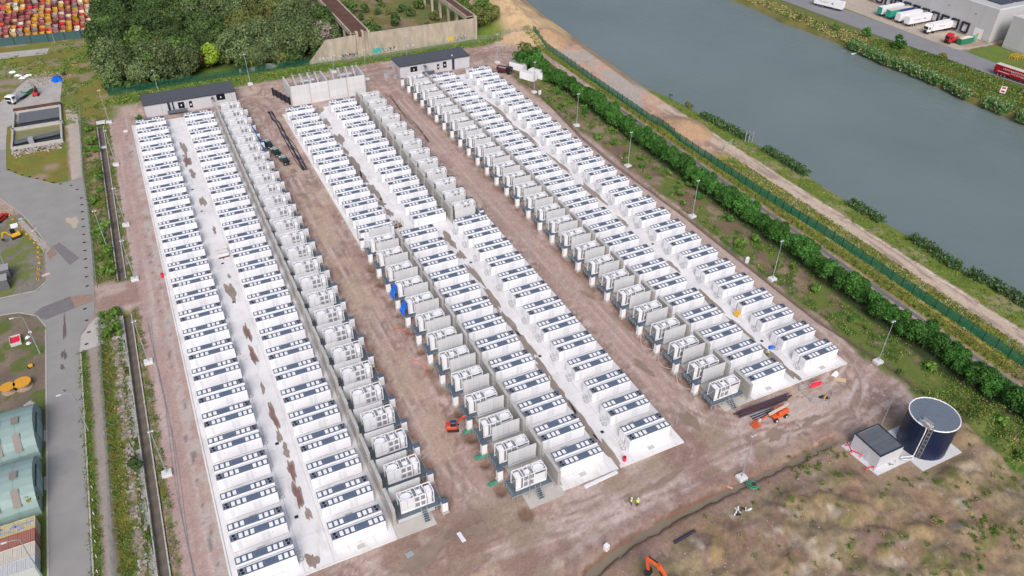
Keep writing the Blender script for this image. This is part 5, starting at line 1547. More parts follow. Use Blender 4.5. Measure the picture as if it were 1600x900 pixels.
# ------------------------------------------------------------------ concrete channel on the left, settling basins
for (a, b, lab) in ((20, 157.5, 'near stretch of the sunken concrete cable trough left of the gravel track'), (170, 262.5, 'far stretch of the sunken concrete cable trough left of the gravel track')):
    t = thing('concrete_trough', lab, 'trough', (-17.25, a, 0))
    n = int((b - a) / 3.0)
    wl = MB().use(CONC).box(-1.0, -.8, .02, 2.96, -1.1, .16).mesh('trough_wall')
    fl = MB().use(mat('damp_trough_floor', (.165, .135, .11), .8, .25, .6)).box(-.79, .79, 0, 2.98, -1.2, -.85).mesh('trough_floor')
    for k in range(n):
        shared('trough_wall', wl, t, (0, k * 3.0, 0)); shared('trough_wall', wl, t, (1.8, k * 3.0, 0)); shared('trough_floor', fl, t, (0, k * 3.0, 0))
    if a < 100:
        cv = MB().use(CONCG).box(-.95, .2, .05, 2.9, -.02, .16).mesh('cover_slab')
        for k in range(n):
            if k % 7 != 3:
                o = shared('cover_slab', cv, t, (-1.15 + .15 * math.sin(k * 2.1), k * 3.0, .04)); o.rotation_euler = (0, .04 * math.sin(k), .05 * math.sin(k * 1.7))
t = thing('settling_basin', 'old concrete settling basins with dark water and a rusty beam', 'basin', (-34.6, 253, 0))
for x0, x1, y0, y1 in ((-7.3, -6.8, 0, 28.5), (6.2, 6.7, 0, 28.5), (-6.8, 6.2, 0, .5), (-6.8, 6.2, 28, 28.5), (-7.6, 7.0, 14, 15.0)):
    MB().use(CONC).box(x0, x1, y0, y1, -.2, 1.05).build('basin_wall', t)
MB().use(mat('slate_cover', (.13, .14, .15), .6, .1, .5)).box(-5.8, 6.1, 19.5, 27.9, .35, .5).build('cover_plate', t)
MB().use(mat('algae_water', (.22, .21, .085), .3, .2, .4)).box(-6.7, 6.1, 6.2, 13.9, .1, .25).build('algae_water', t)
MB().use(mat('black_water', (.03, .03, .03), .15)).box(-6.7, 6.1, 15.1, 19.4, .1, .2).box(-6.7, 6.1, .6, 6.1, .1, .2).build('dark_water', t)
MB().use(mat('slate_cover', (.13, .14, .15))).bar((-6.6, 4.5, .6), (6.1, 6.8, .6), 2.2, .3).build('tilted_plate', t)
MB().use(RUST).box(-7.2, 6.6, 28.7, 30.0, .6, 1.5).box(-7.2, 6.6, 30.0, 31.6, .3, .6).build('rusty_beam', t)
MB().use(STEEL).box(-2.6, -1.2, 2.5, 4.2, .2, 1.8).build('pump_box', t)
rb = []
rnd = random.Random(5)
mb = MB()
for k in range(420):
    m_ = (CONC, RUST, CONCG, RUIN)[k % 4]
    mb.use(m_)
    x, y, s_ = rnd.uniform(-42, -28.5), 251.2 + rnd.gauss(0, 1.3), rnd.uniform(.15, .55)
    mb.box(x, x + s_, y, y + s_ * .8, 0, s_ * rnd.uniform(.3, .8))
kind(mb.build('rubble'), 'stuff')
STONE = mat('earthy_stone', (.30, .245, .19), .9, .2, 1.5)
mb = MB()
for k in range(900):
    mb.use((CONCG, STONE, STONE)[k % 3])
    if k < 520:
        x, y = rnd.gauss(-20.1, .55), rnd.uniform(70, 156)
    else:
        x, y = rnd.gauss(-34.2, 3.0), rnd.gauss(311, 3.2)
    s_ = rnd.uniform(.12, .55)
    z = gz(x, y)
    mb.box(x, x + s_, y, y + s_ * rnd.uniform(.5, 1), z - .1, z + s_ * rnd.uniform(.3, .7))
for k in range(700):                                              # loose stones over the waste ground and the lanes
    mb.use((CONCG, CONC, STONE)[k % 3])
    x, y = (rnd.uniform(45, 128), rnd.uniform(24, 58)) if k < 420 else (rnd.choice((26.5, 36.2, 80.3, 74, -9.4, 115.2)) + rnd.gauss(0, .8), rnd.uniform(76, 240))
    s_ = rnd.uniform(.06, .2)
    z = gz(x, y)
    mb.box(x, x + s_, y, y + s_ * .8, z - .05, z + s_ * .5)
kind(mb.build('rubble_stones'), 'stuff')

# ------------------------------------------------------------------ trees
LM = {'willow': leaf_mat('grey_green_willow_leaf', (0.0585, 0.0994, 0.0351), (0.187, 0.24, 0.0994)),
      'green': leaf_mat('mid_green_leaf', (0.0526, 0.105, 0.0234), (0.152, 0.234, 0.0585)),
      'dark': leaf_mat('dark_green_leaf', (0.0328, 0.0702, 0.0211), (0.0994, 0.158, 0.0468)),
      'olive': leaf_mat('olive_leaf', (0.0819, 0.105, 0.0292), (0.199, 0.216, 0.0643)),
      'bright': leaf_mat('yellow_green_leaf', (0.129, 0.222, 0.014), (0.292, 0.398, 0.041)),
      'russet': leaf_mat('russet_leaf', (0.0819, 0.0526, 0.0328), (0.175, 0.105, 0.0585)),
      'hedge': leaf_mat('hedge_green_leaf', (0.0234, 0.0877, 0.014), (0.0936, 0.234, 0.041)),
      'grey': leaf_mat('pale_grey_twig', (0.211, 0.17, 0.135), (0.374, 0.316, 0.269)),
      'weed': leaf_mat('weed_green', (0.0643, 0.14, 0.0234), (0.175, 0.292, 0.0526)),
      'yellow': leaf_mat('yellow_weed', (0.152, 0.17, 0.0292), (0.316, 0.298, 0.0585)),
      'reed': leaf_mat('reed_green', (0.0585, 0.129, 0.0468), (0.199, 0.281, 0.129)),
      'straw': leaf_mat('straw_grass', (0.257, 0.211, 0.0819), (0.468, 0.386, 0.187)),
      'white': leaf_mat('white_flower', (0.468, 0.445, 0.328), (0.725, 0.702, 0.585))}
CROWN = {}
def crown(kind_, i, rx, ry, rz, n, leaf, lobes=12):
    key = (kind_, i, rx)
    if key not in CROWN:
        C, N, s_ = crown_arrays(hash(kind_) % 0 if False else 31 * i + len(kind_) * 7 + int(rx * 10), rx, ry, rz, n, leaf, lobes)
        CROWN[key] = quads('crown', C, N, s_, [LM[kind_]], seed=i)
    return CROWN[key]
trunks = {}
def trunk_me(h, r):
    k = (round(h, 1), round(r, 2))
    if k not in trunks:
        mb = MB().use(TRUNK).tube((0, 0, -.3), (.1, .05, h * .5), r, r * .7, 7).tube((.1, .05, h * .5), (0, .1, h), r * .7, r * .3, 7)
        for a in range(4):
            an = a * 1.7
            mb.tube((.08, .05, h * (.42 + .1 * a)), (math.cos(an) * h * .28, math.sin(an) * h * .28, h * (.68 + .1 * a)), r * .4, r * .12, 5)
        trunks[k] = mb.mesh('trunk')
    return trunks[k]
def tree(x, y, kind_, var, rx, rz, n, leaf, label, group, base=1.2, th=None, sc=1.0, name='tree', lobes=12):
    t = thing(name, label, 'tree' if 'bush' not in name else 'bush', (x, y, gz(x, y) if -64 < x < 170 else .1), random.uniform(0, 6.28), group)
    t.scale = (sc, sc, sc * random.uniform(.9, 1.12))
    if th:
        shared('trunk', trunk_me(th, .05 * th / 2 + .06), t)
    shared('crown', crown(kind_, var, rx, rx, rz, n, leaf, lobes), t, (0, 0, base))
    return t
rnd = random.Random(8)
random.seed(5)
DESC = {'willow': 'grey-green willow', 'green': 'mid green broadleaf tree', 'dark': 'dark green tree', 'olive': 'olive green tree'}
# the wood behind the left block
pts = []
def wood_ok(x, y):
    if y < 287.5 + (1.5 if x < 30 else 3.5 * (x > 40)): return False
    if 14 < x < 31 and y < 299: return False                      # grassy notch
    if x > 56 and y < 296: return False
    return -13 < x < 72
tries = 0
while len(pts) < 245 and tries < 20000:
    tries += 1
    y = 288 + 128 * rnd.random() ** 1.25
    x = rnd.uniform(-12.5, 71)
    if wood_ok(x, y) and all((x - a) ** 2 + (y - b) ** 2 > (3.7 + (y - 288) * .018) ** 2 for a, b in pts):
        pts.append((x, y))
for i, (x, y) in enumerate(pts):
    east = x > 31 and y < 350
    nn = vn(np.array([x / 16.0]), np.array([y / 16.0]), 7)[0]
    kd = ('willow' if nn > .42 else 'olive') if east else ('willow' if nn > .62 else 'green' if nn > .40 else 'dark')
    if rnd.random() < .12:
        kd = rnd.choice(['green', 'olive', 'dark'])
    side_ = 'west edge' if x < 0 else 'middle' if x < 31 else 'east half'
    row = 'front of the wood by the green fence' if y < 301 else 'depth of the wood' if y < 345 else 'far back of the wood'
    tree(x, y, kd, rnd.randint(0, 2), 4.2 if kd != 'willow' else 4.6, 6.0, 4200, .25, '%s in the %s, %s' % (DESC[kd], row, side_), 'trees of the wood behind the site', base=.1, th=9, sc=rnd.uniform(.7, 1.15), lobes=26)
tree(22.5, 297.0, 'bright', 0, 3.0, 3.0, 2200, .2, 'bright yellow-green tree in the grassy notch of the wood', 'lone trees', .2, 5, 1.25)
tree(15.5, 294.5, 'russet', 0, 3.0, 3.0, 2200, .2, 'russet brown bush at the front of the wood', 'lone trees', .2, None, 1.35, 'russet_bush')
tree(17.5, 303.5, 'russet', 1, 2.6, 2.6, 1800, .2, 'russet brown bush behind the yellow-green tree', 'lone trees', .2, None, 1.0, 'russet_bush')
for i, (x, y) in enumerate(((65, 296), (68, 304), (66.5, 313), (69.5, 322), (68, 333), (70, 345), (64, 306), (63, 320))):
    tree(x, y, 'grey', i % 2, 3.4, 4.4, 900, .13, 'bare grey-brown scrub tree beside the left crane runway', 'bare scrub trees beside the crane runway', 1.0, 7, rnd.uniform(.9, 1.2))
for i, (x, y, sc, k) in enumerate(((128.5, 291, 1.15, 'olive'), (131.5, 296, 1.1, 'green'), (126.8, 299, .95, 'green'), (133.5, 289.5, .75, 'olive'), (128, 308, .9, 'green'))):
    tree(x, y, k, i % 3, 3.8, 4.2, 2400, .22, '%s between ruined wall and sand heap, %s' % (DESC[k], ('largest in front', 'right of the largest', 'behind the largest', 'smallest', 'farthest back')[i]), 'trees by the ruined wall', .5, 6, sc)
for i in range(60):
    x = rnd.uniform(-12.5, 72)
    y = 287.4 + rnd.uniform(0, 3.5) if not 15 < x < 31 else rnd.uniform(299, 304)
    if x > 55: y = rnd.uniform(290, 300)
    k = rnd.choice(['dark', 'green', 'willow', 'olive', 'dark'])
    tree(x, y, k, 3 + i % 2, 2.0, 1.6, 700, .2, '%s shrub at the foot of the wood behind the green fence, %s' % ({'dark': 'dark green', 'green': 'mid green', 'willow': 'grey-green', 'olive': 'olive'}[k], 'west' if x < 15 else 'by the notch' if x < 31 else 'east'), 'shrubs at the foot of the wood', -.2, None, rnd.uniform(.8, 1.7), 'bush', 8)
# bushes inside the ruined hall
for i in range(34):
    x, y = rnd.uniform(83, 119), rnd.choice([rnd.uniform(288, 296), rnd.uniform(288, 345)])
    if i < 12: x, y = rnd.uniform(82.5, 90), rnd.uniform(290, 345)
    k = rnd.choice(['green', 'hedge', 'olive', 'dark'])
    tree(x, y, k, 3 + i % 2, 2.0, 1.6, 700, .2, '%s bush inside the ruined hall, %s' % ({'green': 'mid green', 'hedge': 'fresh green', 'olive': 'olive', 'dark': 'dark green'}[k], 'along the left runway' if x < 92 else 'near the front wall' if y < 297 else 'in the middle'), 'bushes inside the ruined hall', -.1, None, rnd.uniform(.8, 1.6), 'bush', 8)
# hedge row by the ditch
def stretch(v):
    return ['before the nearest mast', 'between the nearest and second masts', 'between the second and third masts', 'between the third and fourth masts', 'between the fourth and fifth masts', 'between the fifth and sixth masts', 'beyond the sixth mast'][sum(v > a for a in RV)]
v, i = 30.0, 0
while v < 250:
    for off in (0, 1):
        x = 131.3 + off * 2.0 + rnd.uniform(-.7, .7) + (0.9 if v < 75 else 0) - (1.6 if v > 222 else 0)
        y = v + rnd.uniform(-.6, .6) + off * 1.75
        tree(x, y, 'hedge', i % 6, 2.05, 2.75, 2300, .145, 'bushy green tree, %s hedge row by the ditch, %s' % ('inner' if off == 0 else 'outer', stretch(y)), 'green trees of the hedge along the ditch', .1, 3.5, rnd.uniform(.68, 1.15) * (1.0 if off == 0 else .95), 'hedge_tree', 22)
        i += 1
    v += 2.95
for i, (x, y, k, sc) in enumerate(((128.5, 252, 'olive', 1.5), (131.5, 248, 'hedge', 1.5), (127.5, 247.5, 'hedge', 1.3), (133.5, 254, 'green', 1.2), (125.5, 252, 'green', 1.0))):
    tree(x, y, k, 5 + i % 2, 2.4, 2.6, 1700, .2, 'tree of the leafy clump behind the white site cabins, %s' % ('pale olive and tallest', 'dark green on the right', 'green one nearest the cabins', 'rear right one', 'small left one')[i], 'trees behind the site cabins', .2, 4, sc)
# bushes on the brown bank
for i in range(42):
    y = rnd.uniform(40, 236)
    x = rnd.uniform(121.5, 129.5) if y > 60 else rnd.uniform(123, 130)
    if y > 130 and rnd.random() < .5: x = rnd.uniform(127, 130)
    tree(x, y, rnd.choice(['weed', 'hedge', 'weed']), 7 + i % 3, .95, .7, 260, .15, 'low green bush on the brown bank, %s' % stretch(y), 'low bushes on the brown bank', -.05, None, rnd.uniform(.6, 1.5), 'bush', 7)
# bushes left of the gravel track
for i in range(46):
    y = rnd.choice([rnd.uniform(172, 262), rnd.uniform(172, 215), rnd.uniform(148, 158)])
    x = rnd.uniform(-21.8, -18.6)
    tree(x, y, 'weed', 7 + i % 3, .95, .7, 260, .15, 'leafy green weed clump between the road fence and the trough, %s' % ('by the dirt crossing' if y < 185 else 'half way up' if y < 225 else 'far end'), 'weed clumps beside the trough', -.05, None, rnd.uniform(.7, 1.5), 'bush', 7)
tree(-19.0, 108.5, 'dark', 7, 1.3, 1.1, 600, .16, 'single dark green bush on the rubble beside the trough', 'lone bushes', -.1, None, 1.0, 'bush', 8)
tree(163.0, 195.5, 'olive', 4, 2.0, 2.0, 900, .17, 'lone olive bush at the canal edge below the sand heap', 'lone bushes', -.4, None, 1.0, 'bush', 8)
tree(-35.0, 106.5, 'yellow', 7, 1.0, 1.4, 300, .14, 'tall yellow weed between the nearer hut and the yellow container', 'lone bushes', 0, None, 1.2, 'bush', 7)
tree(-5.6, 259.0, 'hedge', 8, 1.2, 1.2, 300, .15, 'small green bush at the left corner of the left grey building', 'lone bushes', -.1, None, 1.0, 'bush', 7)
for i, (x, y, k, sc) in enumerate(((266, 232, 'green', .9), (270, 219, 'hedge', 1.3), (271.5, 205, 'hedge', 1.5), (262, 250, 'green', .7), (279, 189, 'yellow', .8))):
    tree(x, y, k, 3 + i % 2, 2.0, 1.7, 800, .2, 'rounded %s bush on the far canal bank, %s' % ('yellow' if k == 'yellow' else 'green', ('opposite the lettered trailer', 'second from the reeds', 'beside the dense thicket', 'farthest up the canal', 'below the red lorry')[i]), 'bushes on the far canal bank', -.2, None, sc, 'bush', 8)

# grass, weeds and reeds nobody could count
def tufts(name, P, per, h, spread, mats, probs, seed, leaf=.10, elong=2.2, upright=.8):
    rs = np.random.RandomState(seed)
    n = len(P)
    B = np.repeat(P, per, axis=0)
    hh = np.repeat(h if np.ndim(h) else np.full(n, h), per)
    C = B + np.stack([rs.normal(size=len(B)) * spread, rs.normal(size=len(B)) * spread, hh * rs.uniform(.1, 1.0, len(B))], -1)
    N = rs.normal(size=(len(B), 3)); N[:, 2] = np.abs(N[:, 2]) * (1 - upright) + .35
    mi = np.repeat(rs.choice(len(mats), n, p=probs), per)
    me = quads(name, C, N, rs.uniform(.6, 1.3, len(B)) * leaf, [LM[m] for m in mats], mi, 1.0, seed)
    return kind(obj(name, me), 'stuff')
rs = np.random.RandomState(3)
def scatter(n, u0, u1, v0, v1, noise=None, thr=.5, sc=3.0, seed=1):
    P = np.stack([rs.uniform(u0, u1, n * 3), rs.uniform(v0, v1, n * 3)], -1)
    if noise:
        P = P[fbm(P[:, 0] / sc, P[:, 1] / sc, noise) > thr]
    P = P[:n]
    z = ground_height(P[:, :1], P[:, 1:])[:, 0]
    return np.concatenate([P, z[:, None]], 1)
tufts('grass', np.concatenate([scatter(2600, 141.6, 144.7, 40, 280), scatter(3200, 145.2, 152.3, 30, 158), scatter(900, 156.8, 163, 30, 205)]), 8, .24, .3, ['weed', 'yellow', 'olive'], [.4, .32, .28], 1, .10)
tufts('meadow_flowers', scatter(1500, 145.4, 151.6, 30, 157, 55, .5, 1.5), 4, .4, .22, ['white', 'straw'], [.6, .4], 2, .07)
tufts('undergrowth', np.concatenate([scatter(1300, 120.5, 130, 30, 245, 46, .52, 2.0), scatter(700, 122, 131, 28, 62), scatter(260, 128, 138.5, 30, 245)]), 10, .3, .42, ['weed', 'yellow', 'olive', 'straw'], [.58, .1, .25, .07], 4, .1)
tufts('weeds', np.concatenate([scatter(900, -23.3, -20.6, 70, 156), scatter(600, -19.6, -18.3, 70, 156), scatter(350, -27.3, -25.6, 70, 146), scatter(360, -16.2, -14.6, 70, 156, 85, .5, 1.5), scatter(900, -22.4, -18.2, 170, 265, 84, .47, 3.5), scatter(260, -15.9, -14.8, 170, 262, 12, .5, 2)]), 10, .25, .3, ['weed', 'yellow', 'olive', 'straw'], [.5, .2, .25, .05], 5, .085)
tufts('tall_grass', np.concatenate([scatter(2600, -12, 60, 276, 284.6), scatter(900, 56, 132, 277, 282.5), scatter(700, -27, -13.6, 266, 350, 72, .5, 4), scatter(250, -50, -27, 315, 340, 90, .42, 5)]), 7, .28, .45, ['weed', 'straw', 'yellow', 'olive'], [.68, .04, .1, .18], 6, .15)
tufts('waste_weeds', np.concatenate([scatter(130, 76, 128, 26, 57, 66, .50, 2.2), scatter(45, 50, 84, 30, 58, 66, .56, 2.2), scatter(60, 96, 112, 30, 40, 65, .5, 4.0), scatter(40, 84, 97, 56.5, 61)]), 30, .26, .24, ['weed', 'olive', 'straw'], [.6, .25, .15], 7, .075)
sv = np.sort(rs.uniform(60, 205, 2400)); ok = fbm(sv / 9, sv * 0 + 2, 61) > .47
sv = sv[ok]
P = np.stack([np.interp(sv, _sv, _su) + rs.uniform(-2.4, .9, len(sv)), sv, np.full(len(sv), -.9)], -1)
tufts('reeds', P, 9, 2.4, .3, ['reed', 'hedge', 'dark'], [.5, .25, .25], 8, .17)
fv = np.sort(rs.uniform(130, 216, 3600)); ok = (fbm(fv / 8, fv * 0 + 5, 63) > .34)
fv = fv[ok]
P = np.stack([257.0 + rs.uniform(-1.2, 3.0, len(fv)) + 2.2 * (fbm(fv / 14, fv * 0 + 3, 4) - .5) * 2, fv, np.full(len(fv), -.8)], -1)
tufts('reeds', P, 9, 3.0, .4, ['reed', 'hedge', 'straw'], [.68, .24, .08], 9, .24)
fv = rs.uniform(60, 330, 5200)
P = np.stack([rs.uniform(259, 280, len(fv)), fv, np.full(len(fv), .1)], -1)
P = P[(P[:, 0] < np.interp(P[:, 1], [60, 150, 194, 216, 240, 330], [282, 281, 279, 273, 268, 268]))]
tufts('bank_thicket', P[P[:, 1] < 217], 10, .55, .8, ['weed', 'dark', 'yellow', 'olive'], [.45, .15, .12, .28], 10, .17)
tufts('bank_grass', P[P[:, 1] >= 217], 7, .6, .6, ['straw', 'olive', 'weed'], [.5, .25, .25], 12, .2)

# ------------------------------------------------------------------ vehicles and machines
def pickup(x, y, rz, label):
    t = thing('pickup_truck', label, 'pickup', (x, y, gz(x, y)), rz, 'dark pickups parked nose to tail')
    b = mat('black_green_car_paint', (.012, .022, .02), .28, .05, 2, coat=.3)
    MB().use(b).prism([(-2.6, .5), (2.5, .5), (2.65, .8), (2.55, 1.05), (1.35, 1.15), (.95, 1.12), (-2.65, 1.12), (-2.7, .8)], 'y', -.92, .92).build('car_body', t)
    MB().use(b).prism([(-1.0, 1.12), (1.15, 1.12), (.5, 1.8), (-.75, 1.82)], 'y', -.82, .82).build('cab', t)
    MB().use(DGLASS).add([(1.17, -.74, 1.18), (1.17, .74, 1.18), (.55, .7, 1.77), (.55, -.7, 1.77)], [(0, 1, 2, 3)]).build('windscreen', t)
    for s in (-1, 1):
        MB().use(DGLASS).add([(-.9, s * .83, 1.2), (.95, s * .83, 1.2), (.45, s * .825, 1.72), (-.7, s * .825, 1.74)], [(0, 1, 2, 3)]).build('side_window', t)
        MB().use(WHITE2).box(2.5, 2.66, s * .7 - .16, s * .7 + .16, .82, 1.0).build('headlight', t)
    MB().use(mat('pale_green_roof', (.24, .36, .33), .3, .05, 2)).box(-.7, .45, -.7, .7, 1.822, 1.85).build('roof_panel', t)
    MB().use(WHITE2).box(-2.62, -.95, -.8, .8, 1.13, 1.24).use(BLACK).box(-2.55, -2.4, -.7, .7, 1.241, 1.255).box(-1.95, -1.85, -.7, .7, 1.241, 1.255).box(-1.4, -1.3, -.7, .7, 1.241, 1.255).build('load_cover', t)
    for xx in (-1.65, 1.65):
        for yy in (-.86, .86):
            MB().use(DARK).wheel((xx, yy, .4), .4, .26).use(STEEL).wheel((xx, yy * 1.1, .4), .22, .1).build('wheel', t)
for (x, y), w_ in zip(((27.9, 224.0), (28.9, 217.6), (30.0, 211.3)), ('rear', 'middle', 'front')):
    pickup(x, y, R(-81), 'dark green pickup with pale load cover, %s of three parked nose to tail' % w_)
t = thing('tipper_truck', 'black tipper truck with maroon body parked near the white cabins', 'truck', (118.9, 247.4, 0), R(-52))
MB().use(mat('maroon_body', (.10, .025, .03), .5)).box(-3.0, .7, -1.15, -1.05, 1.0, 2.1).box(-3.0, .7, 1.05, 1.15, 1.0, 2.1).box(-3.0, -2.9, -1.05, 1.05, 1.0, 2.1).box(.6, .7, -1.05, 1.05, 1.0, 2.1).box(-2.9, .6, -1.05, 1.05, 1.0, 1.15).build('tipper_body', t)
MB().use(STEEL).box(-2.6, .4, -.7, .7, 1.2, 1.9).build('load', t)
MB().use(mat('black_cab', (.015, .015, .018), .35)).cbox(.85, 2.7, -1.1, 1.1, .7, 2.5, .15).build('cab', t)
MB().use(DGLASS).box(2.68, 2.74, -.9, .9, 1.6, 2.3).build('windscreen', t)
MB().use(WHITE2).box(2.7, 2.76, -1.0, -.7, .9, 1.1).build('headlight', t)
MB().use(WHITE2).box(2.7, 2.76, .7, 1.0, .9, 1.1).build('headlight', t)
for xx in (-2.1, -1.0, 1.8):
    for yy in (-.95, .95):
        MB().use(DARK).wheel((xx, yy, .48), .48, .3).build('wheel', t)
def cabin(x, y, rz, L_, label, roofm, h=2.7):
    t = thing('site_cabin', label, 'cabin', (x, y, .05), rz, 'white site cabins by the hedge')
    n = int(L_ / 1.5)
    for i in range(n):
        MB().use(WHITE).box(-L_ / 2 + L_ * i / n + .01, -L_ / 2 + L_ * (i + 1) / n - .01, -1.25, -1.2, .1, h).build('side_panel', t)
    MB().use(WHITE).box(-L_ / 2, L_ / 2, -1.195, 1.25, .1, h).build('cabin_body', t)
    MB().use(roofm).box(-L_ / 2 + .15, L_ / 2 - .15, -1.1, 1.1, h, h + .06).build('roof', t)
    MB().use(WHITE2).box(-L_ / 2 - .05, -L_ / 2, -.5, .5, .2, 2.2).build('door', t)
cabin(124.6, 248.2, R(-60), 6.2, 'white site cabin with patched grey roof, farthest of three', mat('patched_grey_roof', (.30, .31, .34), .6, .3, 1.2))
cabin(123.8, 238.2, R(-62), 6.0, 'white site cabin nearest the track, flat cream roof', mat('cream_cabin_roof', (.66, .65, .62), .6, .06, 1.0))
cabin(127.6, 238.6, R(-62), 6.0, 'white site cabin on the hedge side of the cream-roofed one', mat('white_cabin_roof', (.74, .74, .74), .6, .05, 1.0))

def excavator(x, y, rz, sc, m, label, cabm, bm_=None, slew=0.0, name='mini_excavator'):
    t = thing(name, label, 'excavator', (x, y, gz(x, y) if x > -30 else .06), rz, None); t.scale = (sc, sc, sc)
    for yy in (-.72, .72):
        MB().use(DARK).prism([(-1.1, .12), (-.85, 0), (.85, 0), (1.1, .12), (1.1, .4), (.85, .5), (-.85, .5), (-1.1, .4)], 'y', yy - .17, yy + .17).build('track', t)
    MB().use(STEEL).box(-.7, .7, -.55, .55, .2, .6).box(1.15, 1.3, -.85, .85, .1, .5).box(.6, 1.15, -.5, -.35, .2, .35).box(.6, 1.15, .35, .5, .2, .35).build('undercarriage', t)
    MB().use(m).cbox(-1.35, .75, -.8, .8, .62, 1.35, .12).build('house', t)
    c = MB().use(cabm).cbox(-.5, .6, -.78, .1, 1.35, 2.35, .08).build('cab', t)
    MB().use(DGLASS).box(.6, .63, -.7, .02, 1.5, 2.25).box(-.4, .5, -.81, -.78, 1.5, 2.25).build('cab_window', c)
    MB().use(m).bar((.7, .45, 1.0), (1.7, .45, 2.6), .22, .3).bar((1.7, .45, 2.6), (2.6, .45, 2.75), .2, .28).build('boom', t)
    MB().use(m).bar((2.5, .45, 2.8), (3.0, .45, 1.2), .16, .24).build('dipper_arm', t)
    MB().use(STEEL).bar((.9, .45, .9), (1.5, .45, 2.0), .1, .1).bar((1.8, .45, 2.85), (2.5, .45, 2.95), .09, .09).build('hydraulic_ram', t)
    MB().use(DARK).prism([(2.7, 1.2), (3.15, 1.25), (3.2, .75), (2.9, .5), (2.5, .75)], 'y', .12, .78).build('bucket', t)
    return t
excavator(34.4, 93.2, R(-22), 1.0, mat('red_orange_paint', (.62, .07, .03), .45, .1, 2), 'orange-red mini excavator with blue cab roof beside the middle block transformers', mat('navy_cab', (.03, .05, .12), .4))
excavator(-35.4, 295.6, R(80), 1.0, REDP, 'small red excavator in the yard by the blue tarpaulin', BLACK)
excavator(-39.8, 199.8, R(200), .95, YELL, 'small yellow machine with black cab on the grass yard', BLACK)
# big excavator cut by the lower edge: its boom rises into view
t = thing('orange_excavator', 'orange excavator at the lower edge with its boom folded upward', 'excavator', (51.0, 47.4, gz(51.0, 47.4)), R(118))
for yy in (-1.2, 1.2):
    MB().use(DARK).prism([(-2, .2), (-1.6, 0), (1.6, 0), (2, .2), (2, .7), (1.6, .9), (-1.6, .9), (-2, .7)], 'y', yy - .3, yy + .3).build('track', t)
MB().use(ORANGE).cbox(-2.3, 1.2, -1.3, 1.3, 1.0, 2.2, .15).build('house', t)
MB().use(BLACK).cbox(-.3, 1.3, .2, 1.3, 2.2, 3.1, .1).build('cab', t)
MB().use(WHITE).tube((-1.2, -.7, 2.2), (-1.2, -.7, 3.0), .45, n=12).build('tank_cap', t)
MB().use(ORANGE).bar((1.0, -.5, 1.6), (3.2, -.5, 4.2), .45, .6).bar((3.2, -.5, 4.2), (5.2, -.5, 4.5), .42, .55).build('boom', t)
MB().use(ORANGE).bar((5.1, -.5, 4.6), (4.6, -.5, 1.8), .3, .4).build('dipper_arm', t)
MB().use(BLACK).bar((1.4, -.2, 1.9), (2.8, -.2, 3.4), .16, .16).bar((1.4, -.8, 1.9), (2.8, -.8, 3.4), .16, .16).bar((3.3, -.5, 4.7), (4.9, -.5, 4.95), .14, .14).build('hydraulic_ram', t)
MB().use(DARK).prism([(4.3, 1.9), (5.0, 1.9), (5.0, 1.1), (4.5, .7), (4.0, 1.1)], 'y', -1.1, .1).build('bucket', t)

# boom lift
t = thing('boom_lift', 'orange boom lift with cream boom folded down beside the dark pipes', 'boom lift', (91.0, 69.6, gz(91, 69.6)), R(3))
MB().use(ORANGE).cbox(-1.5, 1.5, -.75, .75, .55, 1.1, .1).build('chassis', t)
for xx in (-1.25, 1.25):
    for yy in (-.95, .95):
        MB().use(DARK).wheel((xx, yy, .48), .48, .36).use(WHITE2).wheel((xx, yy * 1.16, .48), .25, .08).build('wheel', t)
MB().use(ORANGE).cbox(-.6, 1.9, -.95, -.25, 1.1, 1.95, .18).build('engine_cover', t)
MB().use(ORANGE).cbox(-.6, 1.9, .25, .95, 1.1, 1.95, .18).build('engine_cover', t)
MB().use(CREAM).bar((2.2, 0, 2.3), (-2.6, 0, 1.9), .36, .42).build('main_boom', t)
MB().use(ORANGE).bar((-2.6, 0, 1.9), (-4.6, 0, 1.35), .2, .28).bar((2.2, 0, 2.3), (1.3, 0, 1.5), .3, .4).build('jib', t)
bk = MB().use(ORANGE)
for z in (.45, 1.0, 1.5):
    bk.box(-6.2, -4.7, -.62, -.57, z, z + .06).box(-6.2, -4.7, .57, .62, z, z + .06).box(-6.2, -6.15, -.6, .6, z, z + .06).box(-4.75, -4.7, -.6, .6, z, z + .06)
for xx in (-6.2, -5.45, -4.75):
    bk.box(xx, xx + .05, -.62, -.57, .4, 1.55).box(xx, xx + .05, .57, .62, .4, 1.55)
bk.box(-6.2, -4.7, -.6, .6, .4, .46)
bk.build('basket', t)
MB().use(WHITE).box(-4.8, -4.5, -.15, .25, 1.0, 1.6).build('control_box', t)
